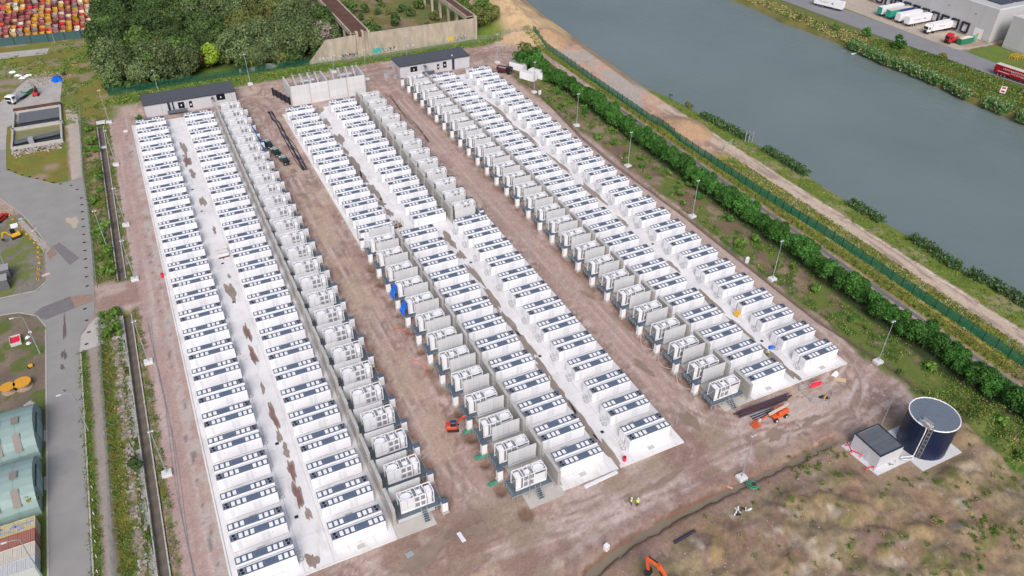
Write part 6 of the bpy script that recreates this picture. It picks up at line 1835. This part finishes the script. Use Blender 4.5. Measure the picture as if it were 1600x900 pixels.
# white lorry with skip arms in the left yard
t = thing('skip_lorry', 'white-cabbed skip lorry in the yard on the far left', 'lorry', (-41.2, 293.0, .06), R(236))
MB().use(WHITE).cbox(1.4, 3.5, -1.2, 1.2, .8, 3.0, .18).build('cab', t)
MB().use(DGLASS).box(3.46, 3.54, -1.0, 1.0, 1.8, 2.7).box(1.8, 3.0, -1.24, -1.2, 1.9, 2.7).box(1.8, 3.0, 1.2, 1.24, 1.9, 2.7).build('windscreen', t)
MB().use(DARK).box(3.48, 3.56, -.9, .9, .8, 1.5).build('radiator_grille', t)
MB().use(DARK).box(-4.2, 1.4, -.5, .5, .7, 1.0).build('chassis', t)
MB().use(STEEL).box(-4.2, 1.2, -1.1, 1.1, 1.0, 1.15).bar((-.2, -1.0, 1.2), (.6, -1.0, 2.7), .2, .25).bar((-.2, 1.0, 1.2), (.6, 1.0, 2.7), .2, .25).bar((.6, -1.0, 2.7), (-2.4, -1.0, 3.0), .18, .22).bar((.6, 1.0, 2.7), (-2.4, 1.0, 3.0), .18, .22).build('lifting_arm', t)
MB().use(GREENP).bar((-4.1, -1, 1.3), (-4.1, 1, 1.3), .2, .4).build('tail_bar', t)
for xx in (2.5, -2.0, -3.2):
    for yy in (-1.0, 1.0):
        MB().use(DARK).wheel((xx, yy, .52), .52, .32).build('wheel', t)
t = thing('open_skip', 'green open skip behind the skip lorry', 'skip', (-37.5, 299.0, .06), R(58))
MB().use(GREENP).prism([(-2.2, .1), (2.2, .1), (2.9, 1.4), (-2.9, 1.4)], 'y', -1.0, 1.0).build('skip_body', t)
MB().use(CONCG).box(-2.5, 2.5, -.85, .85, 1.4, 1.44).build('rubble_load', t)

# ------------------------------------------------------------------ tarpaulins, pipes, cables, small site things
def heap(name, label, cat, cx, cy, rx, ry, h, m, seed, z0=.0, group=None, n=16, k=6):
    rr = random.Random(seed)
    pl = blob(0, 0, 1, 1, n, .22, seed)
    vs, fs = [], []
    for j in range(k):
        f = 1 - j / k
        for (a, b) in pl:
            vs.append((a * rx * f, b * ry * f, h * (1 - f ** 1.7) + (rr.uniform(-.12, .12) * h if 0 < j else 0)))
    vs.append((0, 0, h))
    for j in range(k - 1):
        fs += [(j * n + i, j * n + (i + 1) % n, (j + 1) * n + (i + 1) % n, (j + 1) * n + i) for i in range(n)]
    fs += [((k - 1) * n + i, (k - 1) * n + (i + 1) % n, k * n) for i in range(n)]
    o = MB().use(m).add(vs, fs).build(name)
    o.location = (cx, cy, gz(cx, cy) + z0)
    return tag(o, label, cat, group)
heap('blue_tarpaulin', 'bright blue tarpaulin heap in the rubble yard', 'tarpaulin', -29.0, 308.5, 2.3, 3.4, 1.1, BLUET, 3)
heap('black_sack', 'black rubbish heap beside the blue tarpaulin', 'rubbish', -26.6, 312.5, .9, 1.0, .9, DARK, 5)
for i, (x, y) in enumerate(((-41.5, 318), (-40.0, 315), (-38.2, 316.5), (-43.2, 322.5))):
    heap('rubbish_sack', 'white rubbish bag on the rough ground left of the rubble yard, %s' % ('largest', 'second', 'third', 'farthest')[i], 'rubbish', x, y, 1.3, .8, .6, WHITE, 10 + i, 0, 'white rubbish bags')
heap('red_tarpaulin', 'crimson tarpaulin over the fenced pit near the right block', 'tarpaulin', 103.7, 72.9, 1.5, .7, .6, REDB, 8, .45)
heap('white_sack', 'white bulk bag by the corner of the right slab', 'sack', 109.6, 73.6, .75, .6, .9, WHITE, 12)
def cover(x, y, sgn, lab):
    """sheet hung from the top end of a transformer frame and pulled out over the deck"""
    n, k = 6, 5
    vs = []
    for a in range(k + 1):
        f = a / k
        for i in range(n + 1):
            g_ = i / n - .5
            vs.append((sgn * (.12 + 1.25 * f ** 1.4 + .10 * math.sin(i * 2.1 + a)), g_ * (2.0 + .5 * f) + .08 * math.sin(a * 2.7 + i), 4.15 - 2.75 * f + .12 * math.sin(i * 1.7 + a * 1.3)))
    m_ = len(vs)
    vs += [(p[0] + sgn * .03, p[1], p[2] + .03) for p in vs]
    q = [(a * (n + 1) + i, a * (n + 1) + i + 1, (a + 1) * (n + 1) + i + 1, (a + 1) * (n + 1) + i) for a in range(k) for i in range(n)]
    o = MB().use(BLUET).add(vs, q + [tuple(m_ + b for b in reversed(f)) for f in q]).build('blue_sheet')
    o.location = (x, y, 0)
    tag(o, lab, 'tarpaulin', 'blue sheets hung on transformers')
for k, w_ in ((9, 'tenth'), (8, 'ninth')):
    cover(38.05, 75.45 + k * 6.6, -1, 'blue sheet over the end of the %s transformer, middle block near half' % w_)
for k, w_ in ((22, 'twenty-third'), (21, 'twenty-second'), (23, 'twenty-fourth')):
    cover(25.0, 79.4 + k * 6.606, 1, 'blue sheet at the kiosk end of the %s transformer, left block' % w_)
heap('blue_tarpaulin', 'crumpled blue sheet between the last two pairs nearest the canal', 'tarpaulin', 103.5, 85.5, .9, .7, .5, BLUET, 14, .15)
t = thing('yellow_trolley', 'yellow frame trolley in the aisle of the right block', 'trolley', (104.0, 97.2, .15), R(15))
MB().use(YELL).box(-.8, .8, -.5, -.42, .3, .9).box(-.8, .8, .42, .5, .3, .9).box(-.8, -.72, -.42, .42, .3, .9).box(.72, .8, -.42, .42, .3, .9).box(-.7, .7, -.4, .4, .3, .36).build('frame', t)
for xx in (-.6, .6):
    for yy in (-.4, .4):
        MB().use(DARK).wheel((xx, yy, .15), .15, .1).build('wheel', t)
for i in range(7):
    o = MB().use(PIPEM).tube((-6.3 + (i % 3) * .3, 0, .16), (6.3 - (i % 2) * .9, 0, .16), .16, n=10).build('plastic_pipe')
    o.location = (90.2 + .1 * i, 73.4 - (i % 4) * .36, gz(90, 73) + (.28 if i > 3 else 0)); o.rotation_euler = (0, 0, R(-1.5))
    tag(o, 'long dark purple pipe in the stack by the right block, %s layer' % ('upper' if i > 3 else 'lower'), 'pipe', 'dark purple pipes in a stack')
for i in range(6):
    o = MB().use(CABLE if i % 2 else STEEL).tube((-2.4, 0, .12), (2.4, 0, .12), .11, n=8).build('short_pipe')
    o.location = (88.7, 71.9 - i * .24, gz(88.7, 71.6)); o.rotation_euler = (0, 0, R(-2 + i))
    tag(o, 'short %s pipe between the purple stack and the boom lift' % ('dark blue' if i % 2 else 'grey'), 'pipe', 'short pipes beside the stack')
o = MB().use(CABLE).tube((-2.2, 0, .25), (2.2, 0, .25), .25, n=12).build('black_pipe'); o.location = (59.0, 55.2, gz(59, 55.2)); o.rotation_euler = (0, 0, R(5))
tag(o, 'single thick black pipe lying on the waste ground below the trench', 'pipe')
o = MB().use(WHITE2).prism([(-.3, 0), (.3, 0), (.25, .3), (-.25, .3)], 'x', -3.4, 3.4).build('metal_duct'); o.location = (53.0, 71.2, gz(53, 71.2)); o.rotation_euler = (0, 0, R(3))
tag(o, 'long pale metal duct lying along the near slab edge of the middle block', 'duct')
# cable bundles in the lanes
rnd = random.Random(2)
for j in range(10):
    pts = []
    for i in range(15):
        v = 249 - i * 3.2
        pts.append((33.4 + .55 * math.sin(i * .5 + j) * .6 + j * .15 + .25 * math.sin(i * .9 + j * 2.1) - .6 * (i < 3), v, .1 + .03 * (j % 4)))
    o = MB().use(CABLE).path(pts, .10, 5).build('power_cable')
    tag(o, 'dark cable of the long bundle lying beside the pickups', 'cable', 'bundle of dark cables by the pickups')
for j in range(3):
    pts = [(73.0 + .5 * math.sin(i * .6 + j) + j * .22, 245 - i * 2.6, .09) for i in range(16)]
    tag(MB().use(CABLE).path(pts, .06, 5).build('power_cable'), 'dark cable running down the lane left of the right block transformers', 'cable', 'dark cables in the right-hand lane')
for j in range(3):
    pts = [(-13.2 + j * .18 + .35 * math.sin(i * .55 + j), 62 + i * 4.5, .08) for i in range(21)]
    tag(MB().use(mat('grey_cable', (.30, .33, .36), .6)).path(pts, .035, 4).build('ground_cable'), 'thin grey cable along the edge of the left gravel track', 'cable', 'grey cables along the gravel track')
for i, (y, w_) in enumerate(((121.5, 'farther'), (110.2, 'nearer'))):
    pts = [(34.0 + 2.0 * math.sin(k * .28), y + 4.2 - k * .55, .08) for k in range(12)]
    tag(MB().use(mat('red_hose', (.80, .05, .03), .5)).path(pts, .05, 5).build('red_hose'), 'red hose curling on the dirt lane beside the middle block, %s' % w_, 'hose', 'red hoses on the dirt lane')
for k in (0, 1, 2):
    pts = [(80.4 - 1.1 * math.sin(math.pi * i / 8), 82.2 + k * 6.5 + i * .62, .5 - .45 * math.sin(math.pi * i / 8)) for i in range(9)]
    tag(MB().use(CREAM).path(pts, .06, 5).build('hanging_hose'), 'cream hose looping between kiosks at the near end of the right block, %s' % NTH[k], 'hose', 'cream hoses between kiosks')
for i, (x, y, w_) in enumerate(((36.2, 78.6, 'nearest'), (36.4, 84.9, 'second'), (36.7, 91.6, 'third'), (26.9, 79.0, 'left lane nearest'), (26.9, 85.6, 'left lane second'), (26.9, 92.3, 'left lane third'))):
    heap('green_sheet', 'green ground sheet beside a transformer platform, %s' % w_, 'sheet', x, y, 1.5 if i < 3 else .7, .6, .28, GREENT, 20 + i, .05, 'green ground sheets by the platforms')
# orange mesh barriers beside the left block kiosks
for k in range(7):
    y = 79.4 + k * 6.606
    t = thing('orange_barrier', 'thin orange rail barrier on the dirt beside the %s left block platform' % NTH[k], 'barrier', (27.2, y, 0), 0, 'orange rail barriers beside the left platforms')
    MB().use(mat('orange_tape', (.60, .22, .10), .6)).box(-.03, .03, -1.6, 1.6, .85, .93).box(-1.0, -.03, 1.55, 1.6, .85, .93).build('rail', t)
    for yy in (-1.6, 0, 1.6):
        MB().use(STEEL).box(-.03, .03, yy - .03, yy + .03, 0, .95).build('post', t)
t = thing('pipe_rack', 'pale timber and steel rack standing in the middle block aisle where the rows shift', 'rack', (48.0, 163.6, .15), .1)
for x in (-1.4, 0, 1.4):
    for y in (-.7, .7):
        MB().use(CREAM).box(x - .05, x + .05, y - .05, y + .05, 0, 1.9).build('rack_post', t)
MB().use(CREAM).box(-1.45, 1.45, -.75, -.68, 1.8, 1.88).box(-1.45, 1.45, .68, .75, 1.8, 1.88).box(-1.45, 1.45, -.75, -.68, .9, .98).box(-1.45, 1.45, .68, .75, .9, .98).build('rack_rail', t)
MB().use(RUST).box(-1.2, 1.2, -.6, .6, .05, .5).build('rack_load', t)
t = thing('panel_stack', 'stack of cream panels standing in the left block aisle', 'panels', (5.6, 170.0, .15), .05)
for k in range(5):
    MB().use(CREAM if k % 2 else WHITE2).box(-1.3, 1.3, -1.5 + k * .6, -1.1 + k * .6, .1, .9 + .05 * k).build('panel', t)
MB().use(RUST).box(-1.3, 1.3, -1.75, -1.52, 0, .25).build('pallet', t)
t = thing('graffiti_block', 'low grey concrete wall with white graffiti at the edge of the wood', 'wall', (0, 287.2, 0))
MB().use(CONCG).prism([(30.8, 0), (44.5, 0), (44.5, .9), (42, 1.9), (37, 2.0), (35.5, 1.4), (30.8, 1.4)], 'y', 0, .6).build('block_wall', t)
mb = MB().use(gm['w'])
rnd = random.Random(9)
for k in range(26):
    x_ = 31 + k * .5
    mb.bar((x_, -.02, rnd.uniform(.2, 1.2)), (x_ + rnd.uniform(-.2, .8), -.02, rnd.uniform(.3, 1.3)), .02, .2)
mb.build('graffiti', t)
# fenced pit
pit = [(99.9, 73.4), (104.6, 72.9), (105.2, 69.8), (102.4, 67.9), (99.6, 69.8)]
t = thing('pit_barrier', 'grey mesh barrier fence around the small excavated pit', 'fence', (0, 0, 0))
pm2 = wire_panel(3.0, 1.15, 22, .022, LGREY)
pp2 = MB().use(STEEL).box(-.04, .04, -.04, .04, 0, 1.25).mesh('barrier_post')
for a, b in zip(pit, pit[1:] + pit[:1]):
    L_ = math.hypot(b[0] - a[0], b[1] - a[1])
    o = shared('mesh_panel', pm2, t, (a[0], a[1], gz(*a))); o.rotation_euler = (0, 0, math.atan2(b[1] - a[1], b[0] - a[0])); o.scale = (L_ / 3.0, 1, 1)
    shared('barrier_post', pp2, t, (a[0], a[1], gz(*a)))
sheet('pit_floor', blob(102.8, 69.6, .95, .75, 14, .2, 4), .03, mat('dark_pit_earth', (.05, .035, .02), .9))
o = MB().use(YELL).box(-.5, .5, -.15, .15, 0, .25).use(mat('blue_tool', (.05, .1, .3), .5)).box(-.6, .2, .2, .5, 0, .3).build('pit_tool'); o.location = (102.9, 69.5, .03); o.rotation_euler = (0, 0, .5)
tag(o, 'orange and blue tools in the fenced pit', 'tools')
o = MB().use(mat('plywood', (.62, .47, .28), .7, .1, 2)).box(-1.1, 1.1, -.55, .55, .02, .09).build('plywood_sheet'); o.location = (109.4, 72.0, gz(109.4, 72)); o.rotation_euler = (0, 0, R(-40))
tag(o, 'plywood sheet lying on the dirt near the right slab corner', 'board')
def barrel(x, y, lab, z=0.0):
    t = thing('red_drum', lab, 'drum', (x, y, z), 0, 'red drums on the site')
    MB().use(REDB).tube((0, 0, 0), (0, 0, 1.0), .34, n=14).build('drum_body', t)
    MB().use(mat('dark_red_lid', (.4, .01, .03), .5)).tube((0, 0, 1.001), (0, 0, 1.03), .33, n=14).build('lid', t)
barrel(58.9, 73.0, 'red drum at the near end of the middle block aisle', .05)
barrel(-8.6, 166.4, 'red drum at the slab edge beside the left gravel track', .05)
def block(x, y, sx, sy, h, lab, m, name='concrete_block', cat='block', rz=0.0, group='pale concrete blocks'):
    o = MB().use(m).cbox(-sx / 2, sx / 2, -sy / 2, sy / 2, -.05, h, .04).build(name); o.location = (x, y, gz(x, y)); o.rotation_euler = (0, 0, rz)
    tag(o, lab, cat, group)
block(46.5, 58.9, .75, .75, 1.15, 'white cabinet standing by the near trench', WHITE, 'small_cabinet', 'cabinet', .3, 'small white cabinets')
block(119.4, 112.6, .8, .6, 1.5, 'white cabinet beside the canal-side track near the second mast', WHITE, 'small_cabinet', 'cabinet', .2, 'small white cabinets')
block(121.6, 225.0, .8, .6, 1.5, 'white cabinet beside the sixth mast of the canal-side track', WHITE, 'small_cabinet', 'cabinet', .2, 'small white cabinets')
block(-10.3, 253.0, 1.2, .8, .4, 'white block on the left gravel track near the grey building', CONCW)
block(-16.9, 263.0, 2.6, 1.6, .5, 'white concrete cover at the far end of the trough', CONCW)
block(-17.4, 246, 1.9, 1.5, .5, 'pale concrete block lying across the far trough', CONCW)
for i, (x, y) in enumerate(((78.0, 262.5), (79.6, 264), (81.0, 259.4))):
    block(x, y, 1.5, 1.2, 1.1, 'grey pallet load beside the right grey building, %s' % ('left', 'rear', 'by its corner')[i], STEEL, 'pallet_load', 'pallet', .3 * i, 'pallet loads by the right building')
block(18.0, 71.6, 1.2, .9, .12, 'metal grille panel leaning on the ground at the near end of the left block', STEEL, 'grille_panel', 'panel', .2)
block(26.6, 71.0, .7, 2.0, .12, 'black-framed panel lying on the mud by the left block', WHITE2, 'framed_panel', 'panel', .1)
t = thing('cable_reel', 'green cable reel tangle beside the mast at the trench', 'reel', (75.8, 58.6, gz(75.8, 58.6) + .2))
MB().use(GREENT).torus((0, 0, .3), .8, .12, 16, 5).torus((.1, 0, .45), .6, .1, 16, 5).torus((-.1, .1, .2), .95, .08, 16, 5).build('coil', t)
block(72.3, 60.4, .35, 1.3, .1, 'red and white striped plank by the trench', mat('striped_plank', (.65, .32, .28), .6), 'striped_plank', 'plank', .5)
for i in range(9):
    a = i * .9
    block(70.3 + .5 * i * math.cos(a) * .5, 55.4 + .5 * math.sin(a * 1.7), .9, .25, .25, 'piece of the black and white scrap heap below the mast', (DARK, WHITE2, CREAM)[i % 3], 'scrap_piece', 'scrap', a, 'scrap heap below the mast')
# left yard things
for i, (x, y, r_) in enumerate(((-39.6, 139.4, 1.35), (-37.1, 139.6, 1.6))):
    t = thing('cable_drum', 'orange wooden cable drum lying in the left yard, %s one' % ('smaller' if i == 0 else 'larger'), 'cable drum', (x, y, 0), .2, 'orange cable drums')
    MB().use(mat('orange_drum_board', (.68, .33, .03), .7, .12, 2)).tube((0, 0, 1.15), (0, 0, 1.27), r_, n=22).build('flange', t)
    MB().use(mat('pale_timber', (.42, .33, .25), .8, .12, 2)).tube((0, 0, 0), (0, 0, .12), r_, n=22).tube((0, 0, .12), (0, 0, 1.15), r_ * .66, n=18).tube((0, 0, 1.27), (0, 0, 1.3), .15, n=10).build('core', t)
def small_bin(x, y, lab):
    t = thing('red_trough', lab, 'container', (x, y, 0), .1)
    MB().use(LGREY).box(-1.0, 1.0, -1.4, -1.3, 0, .8).box(-1.0, 1.0, 1.3, 1.4, 0, .8).box(-1.0, -.9, -1.3, 1.3, 0, .8).box(.9, 1.0, -1.3, 1.3, 0, .8).build('side_board', t)
    MB().use(REDB).box(-.85, .85, -1.2, 1.2, .1, .55).build('red_load', t)
small_bin(-38.8, 155.2, 'red filled tray on the grass left of the road')
for i, (x, y, s_) in enumerate(((-36.7, 155.8, .5), (-36.5, 153.6, .45), (-36.2, 157.6, .4))):
    heap('white_stone', 'white stone on the grass beside the red tray, %s' % ('largest', 'nearest', 'farthest')[i], 'stone', x, y, s_, s_, .4, WHITE2, 40 + i, 0, 'white stones by the red tray')
t = thing('yellow_barrow', 'small orange machine on the yard grass above the cable drums', 'machine', (-35.9, 145.2, 0), .4)
MB().use(YELL).cbox(-.4, .4, -.3, .3, .25, .7, .08).build('hopper', t)
MB().use(DARK).wheel((.45, 0, .2), .2, .15).wheel((-.4, .25, .2), .2, .1).wheel((-.4, -.25, .2), .2, .1).build('wheel', t)
block(-36.1, 133.7, 1.6, 1.8, .12, 'grey board lying by the farther hut', CONCG, 'grey_board', 'board', .6)
block(-36.2, 130.9, 1.1, 1.5, 1.2, 'pale crate behind the farther hut', CREAM, 'crate', 'crate', .2)
block(-34.9, 131.2, .8, .8, 1.0, 'white crate behind the farther hut', WHITE, 'crate', 'crate', .5)
for i, (x, y, h) in enumerate(((-42.2, 182.0, 2.6), (-42.4, 177.6, 2.6))):
    t = thing('grey_hut', 'flat-roofed dark grey site hut at the left edge, %s' % ('farther' if i == 0 else 'nearer'), 'hut', (x, y, 0), .05, 'dark grey site huts')
    MB().use(mat('dark_grey_hut', (.13, .13, .14), .6)).box(-3.4, 2.0, -1.3, 1.3, 0, h).build('hut_body', t)
    MB().use(mat('mid_grey_roof', (.33, .33, .34), .7)).box(-3.5, 2.1, -1.4, 1.4, h, h + .12).build('roof', t)
rnd = random.Random(31)
bl = [(-42.6, 214), (-41.6, 212), (-40.6, 209.6), (-39.3, 205.5), (-38.4, 203), (-37.4, 200.2), (-36.4, 197.6), (-35.4, 195), (-34.8, 192.4), (-34.6, 190), (-34.5, 187.5), (-34.5, 185), (-34.6, 182.4), (-34.6, 180), (-34.7, 177.8)]
for i, (x, y) in enumerate(bl):
    t = thing('road_bollard', 'short yellow and black bollard edging the grass yard, %s from the near end' % NTH[len(bl) - 1 - i], 'bollard', (x, y, 0), rnd.uniform(0, 3), 'yellow and black bollards along the grass yard')
    MB().use(YELL).cbox(-.28, .28, -.28, .28, 0, .42, .05).build('block', t)
    MB().use(BLACK).box(-.29, .29, -.1, .1, .1, .43).build('band', t)
block(-40.2, 205.8, 1.7, 1.5, .5, 'white pallet box on the grass yard', WHITE, 'pallet_box', 'box', .2)
for i, (x, y, rz, lab) in enumerate(((-35.6, 201.5, .9, 'white and orange barrier lying on the grass island'), (-33.0, 178.9, .3, 'white barrier at the end of the yard kerb'), (-42.6, 180.0, .4, 'pink barrier at the left edge'))):
    block(x, y, 1.7, .35, .35, lab, mat('pink_white_plastic', (.70, .52, .48), .5) if i else mat('orange_white_plastic', (.7, .5, .42), .5), 'road_barrier', 'barrier', rz, 'plastic road barriers')
t = thing('red_car', 'red car cut by the left edge near the grass yard', 'car', (-43.3, 210.6, 0), 1.0)
MB().use(REDP).prism([(-2, .35), (2, .35), (2.1, .9), (1.1, 1.0), (.6, 1.45), (-1.1, 1.45), (-1.8, 1.0), (-2.1, .9)], 'y', -.85, .85).build('car_body', t)
MB().use(DGLASS).prism([(.62, 1.4), (1.05, 1.02), (-1.6, 1.02), (-1.05, 1.4)], 'y', -.87, .87).build('window', t)
for x in (-1.3, 1.3):
    for y in (-.8, .8):
        MB().use(DARK).wheel((x, y, .32), .32, .22).build('wheel', t)
stud = MB().use(BLACK).box(-.32, .32, -.12, .12, .05, .22).mesh('road_stud')
SP = [(-23.6, 160.0)]
for i in range(26):
    if i < 12:
        x, y = -24.6 + .03 * i, 170 + i * 4.0 if i < 12 else 0
    else:
        k = i - 12
        x, y = [-25.2, -26.6, -29.2, -31.0, -33.2, -35.0, -37.0, -38.8, -40.6, -42.4, -25.0, -25.2, -25.6, -25.4][k], [219.5, 222.6, 224.8, 226.6, 229.2, 231, 233, 235, 237.4, 240, 152, 156.5, 148, 161][k]
    o = obj('road_stud', stud); o.location = (x, y, 0); o.rotation_euler = (0, 0, rnd.uniform(-.2, .2))
    tag(o, 'low black road stud on the pale road, %s' % ('along the fence above the crossing' if i < 12 else 'along the grass triangle' if i < 22 else 'below the crossing'), 'stud', 'black road studs')
# far bank posts and canal marker poles
for i in range(3):
    o = MB().use(STEEL).tube((0, 0, -1.5), (0, 0, 3.6), .14, n=8).build('mooring_pole'); o.location = (162.0 + i * .9, 164.8 - i * .6, 0)
    tag(o, 'pale mooring pole at the canal edge by the track gate, %s' % ('left', 'middle', 'right')[i], 'pole', 'mooring poles')
o = MB().use(WHITE).prism([(-1.6, 0), (1.6, 0), (1.2, .25), (-1.3, .25)], 'y', -.3, .3).build('swan_float'); o.location = (256.0, 211, -1.5)
tag(o, 'small white float on the water by the far reeds', 'float')

# ------------------------------------------------------------------ people
def person_mesh(lean=0.0, stride=.22):
    V = [(0, 0, .95), (0, 0, 1.18), (0, lean * .3, 1.42), (0, lean * .4, 1.52), (0, lean * .5, 1.68),
         (.19, lean * .3, 1.40), (.26, .05, 1.15), (.24, .18, .95), (.23, .24, .88), (-.19, lean * .3, 1.40), (-.26, .02, 1.15), (-.25, .08, .92), (-.24, .12, .84),
         (.10, 0, .90), (.11, stride * .5, .50), (.11, stride, .08), (.11, stride + .14, .04), (-.10, 0, .90), (-.11, -stride * .4, .50), (-.11, -stride, .08), (-.11, -stride + .14, .04)]
    E = [(0, 1), (1, 2), (2, 3), (3, 4), (2, 5), (5, 6), (6, 7), (7, 8), (2, 9), (9, 10), (10, 11), (11, 12), (0, 13), (13, 14), (14, 15), (15, 16), (0, 17), (17, 18), (18, 19), (19, 20)]
    rad = [.15, .145, .16, .06, .105, .075, .055, .045, .04, .075, .055, .045, .04, .10, .075, .05, .045, .10, .075, .05, .045]
    me = bpy.data.meshes.new('person'); me.from_pydata(V, E, [])
    o = bpy.data.objects.new('tmp', me); COL.objects.link(o)
    md = o.modifiers.new('skin', 'SKIN'); o.modifiers.new('sub', 'SUBSURF').levels = 1
    for i, r_ in enumerate(rad):
        me.skin_vertices[0].data[i].radius = (r_, r_ * (.8 if i < 3 else 1))
    me.skin_vertices[0].data[0].use_root = True
    bpy.context.view_layer.update()
    ev = o.evaluated_get(bpy.context.evaluated_depsgraph_get())
    out = bpy.data.meshes.new_from_object(ev)
    bpy.data.objects.remove(o)
    out.materials.clear()
    for m in (TROUS, HIVIS, SKIN):
        out.materials.append(m)
    for p in out.polygons:
        c = p.center
        p.material_index = 2 if c.z > 1.50 or (c.z < .93 and abs(c.x) > .2) else 1 if c.z > .93 else 0
        p.use_smooth = True
    return out
pm_a, pm_b = person_mesh(0, .24), person_mesh(.5, .12)
hat = MB().use(WHITE).tube((0, 0, 1.72), (0, 0, 1.79), .135, .12, 12).tube((0, 0, 1.79), (0, 0, 1.84), .12, .05, 12).box(-.09, .09, .08, .2, 1.71, 1.735).mesh('hard_hat')
vest = MB().use(mat('reflective_band', (.75, .76, .72), .3)).tube((0, 0, 1.08), (0, 0, 1.13), .185, n=12, cap=False).mesh('reflective_band')
for x, y, z, rz, me, lab in ((54.8, 64.5, 0, .4, pm_a, 'person in hi-vis yellow jacket walking on the near dirt road, the left of two'), (55.6, 63.8, 0, -.6, pm_b, 'person in hi-vis vest and white helmet on the near dirt road, the right of two'),
                             (25.8, 113.5, 1.15, 1.0, pm_a, 'person in hi-vis jacket on a platform of the left block'), (100.8, 83.8, .15, 2.0, pm_b, 'person in hi-vis vest bending over cables in the right block'),
                             (25.9, 226.4, 1.15, .3, pm_a, 'person in hi-vis jacket beside the blue sheets of the left block'), (-37.3, 297.8, .06, 1.4, pm_a, 'person in hi-vis jacket behind the skip lorry')):
    o = obj('person', me); o.location = (x, y, max(z, gz(x, y)) if z == 0 else z); o.rotation_euler = (0, 0, rz)
    tag(o, lab, 'person', 'site workers in hi-vis clothing')
    dy = .25 if me is pm_b else 0
    shared('hard_hat', hat, o, (0, dy, 0)); shared('reflective_band', vest, o, (0, dy * .2, 0))
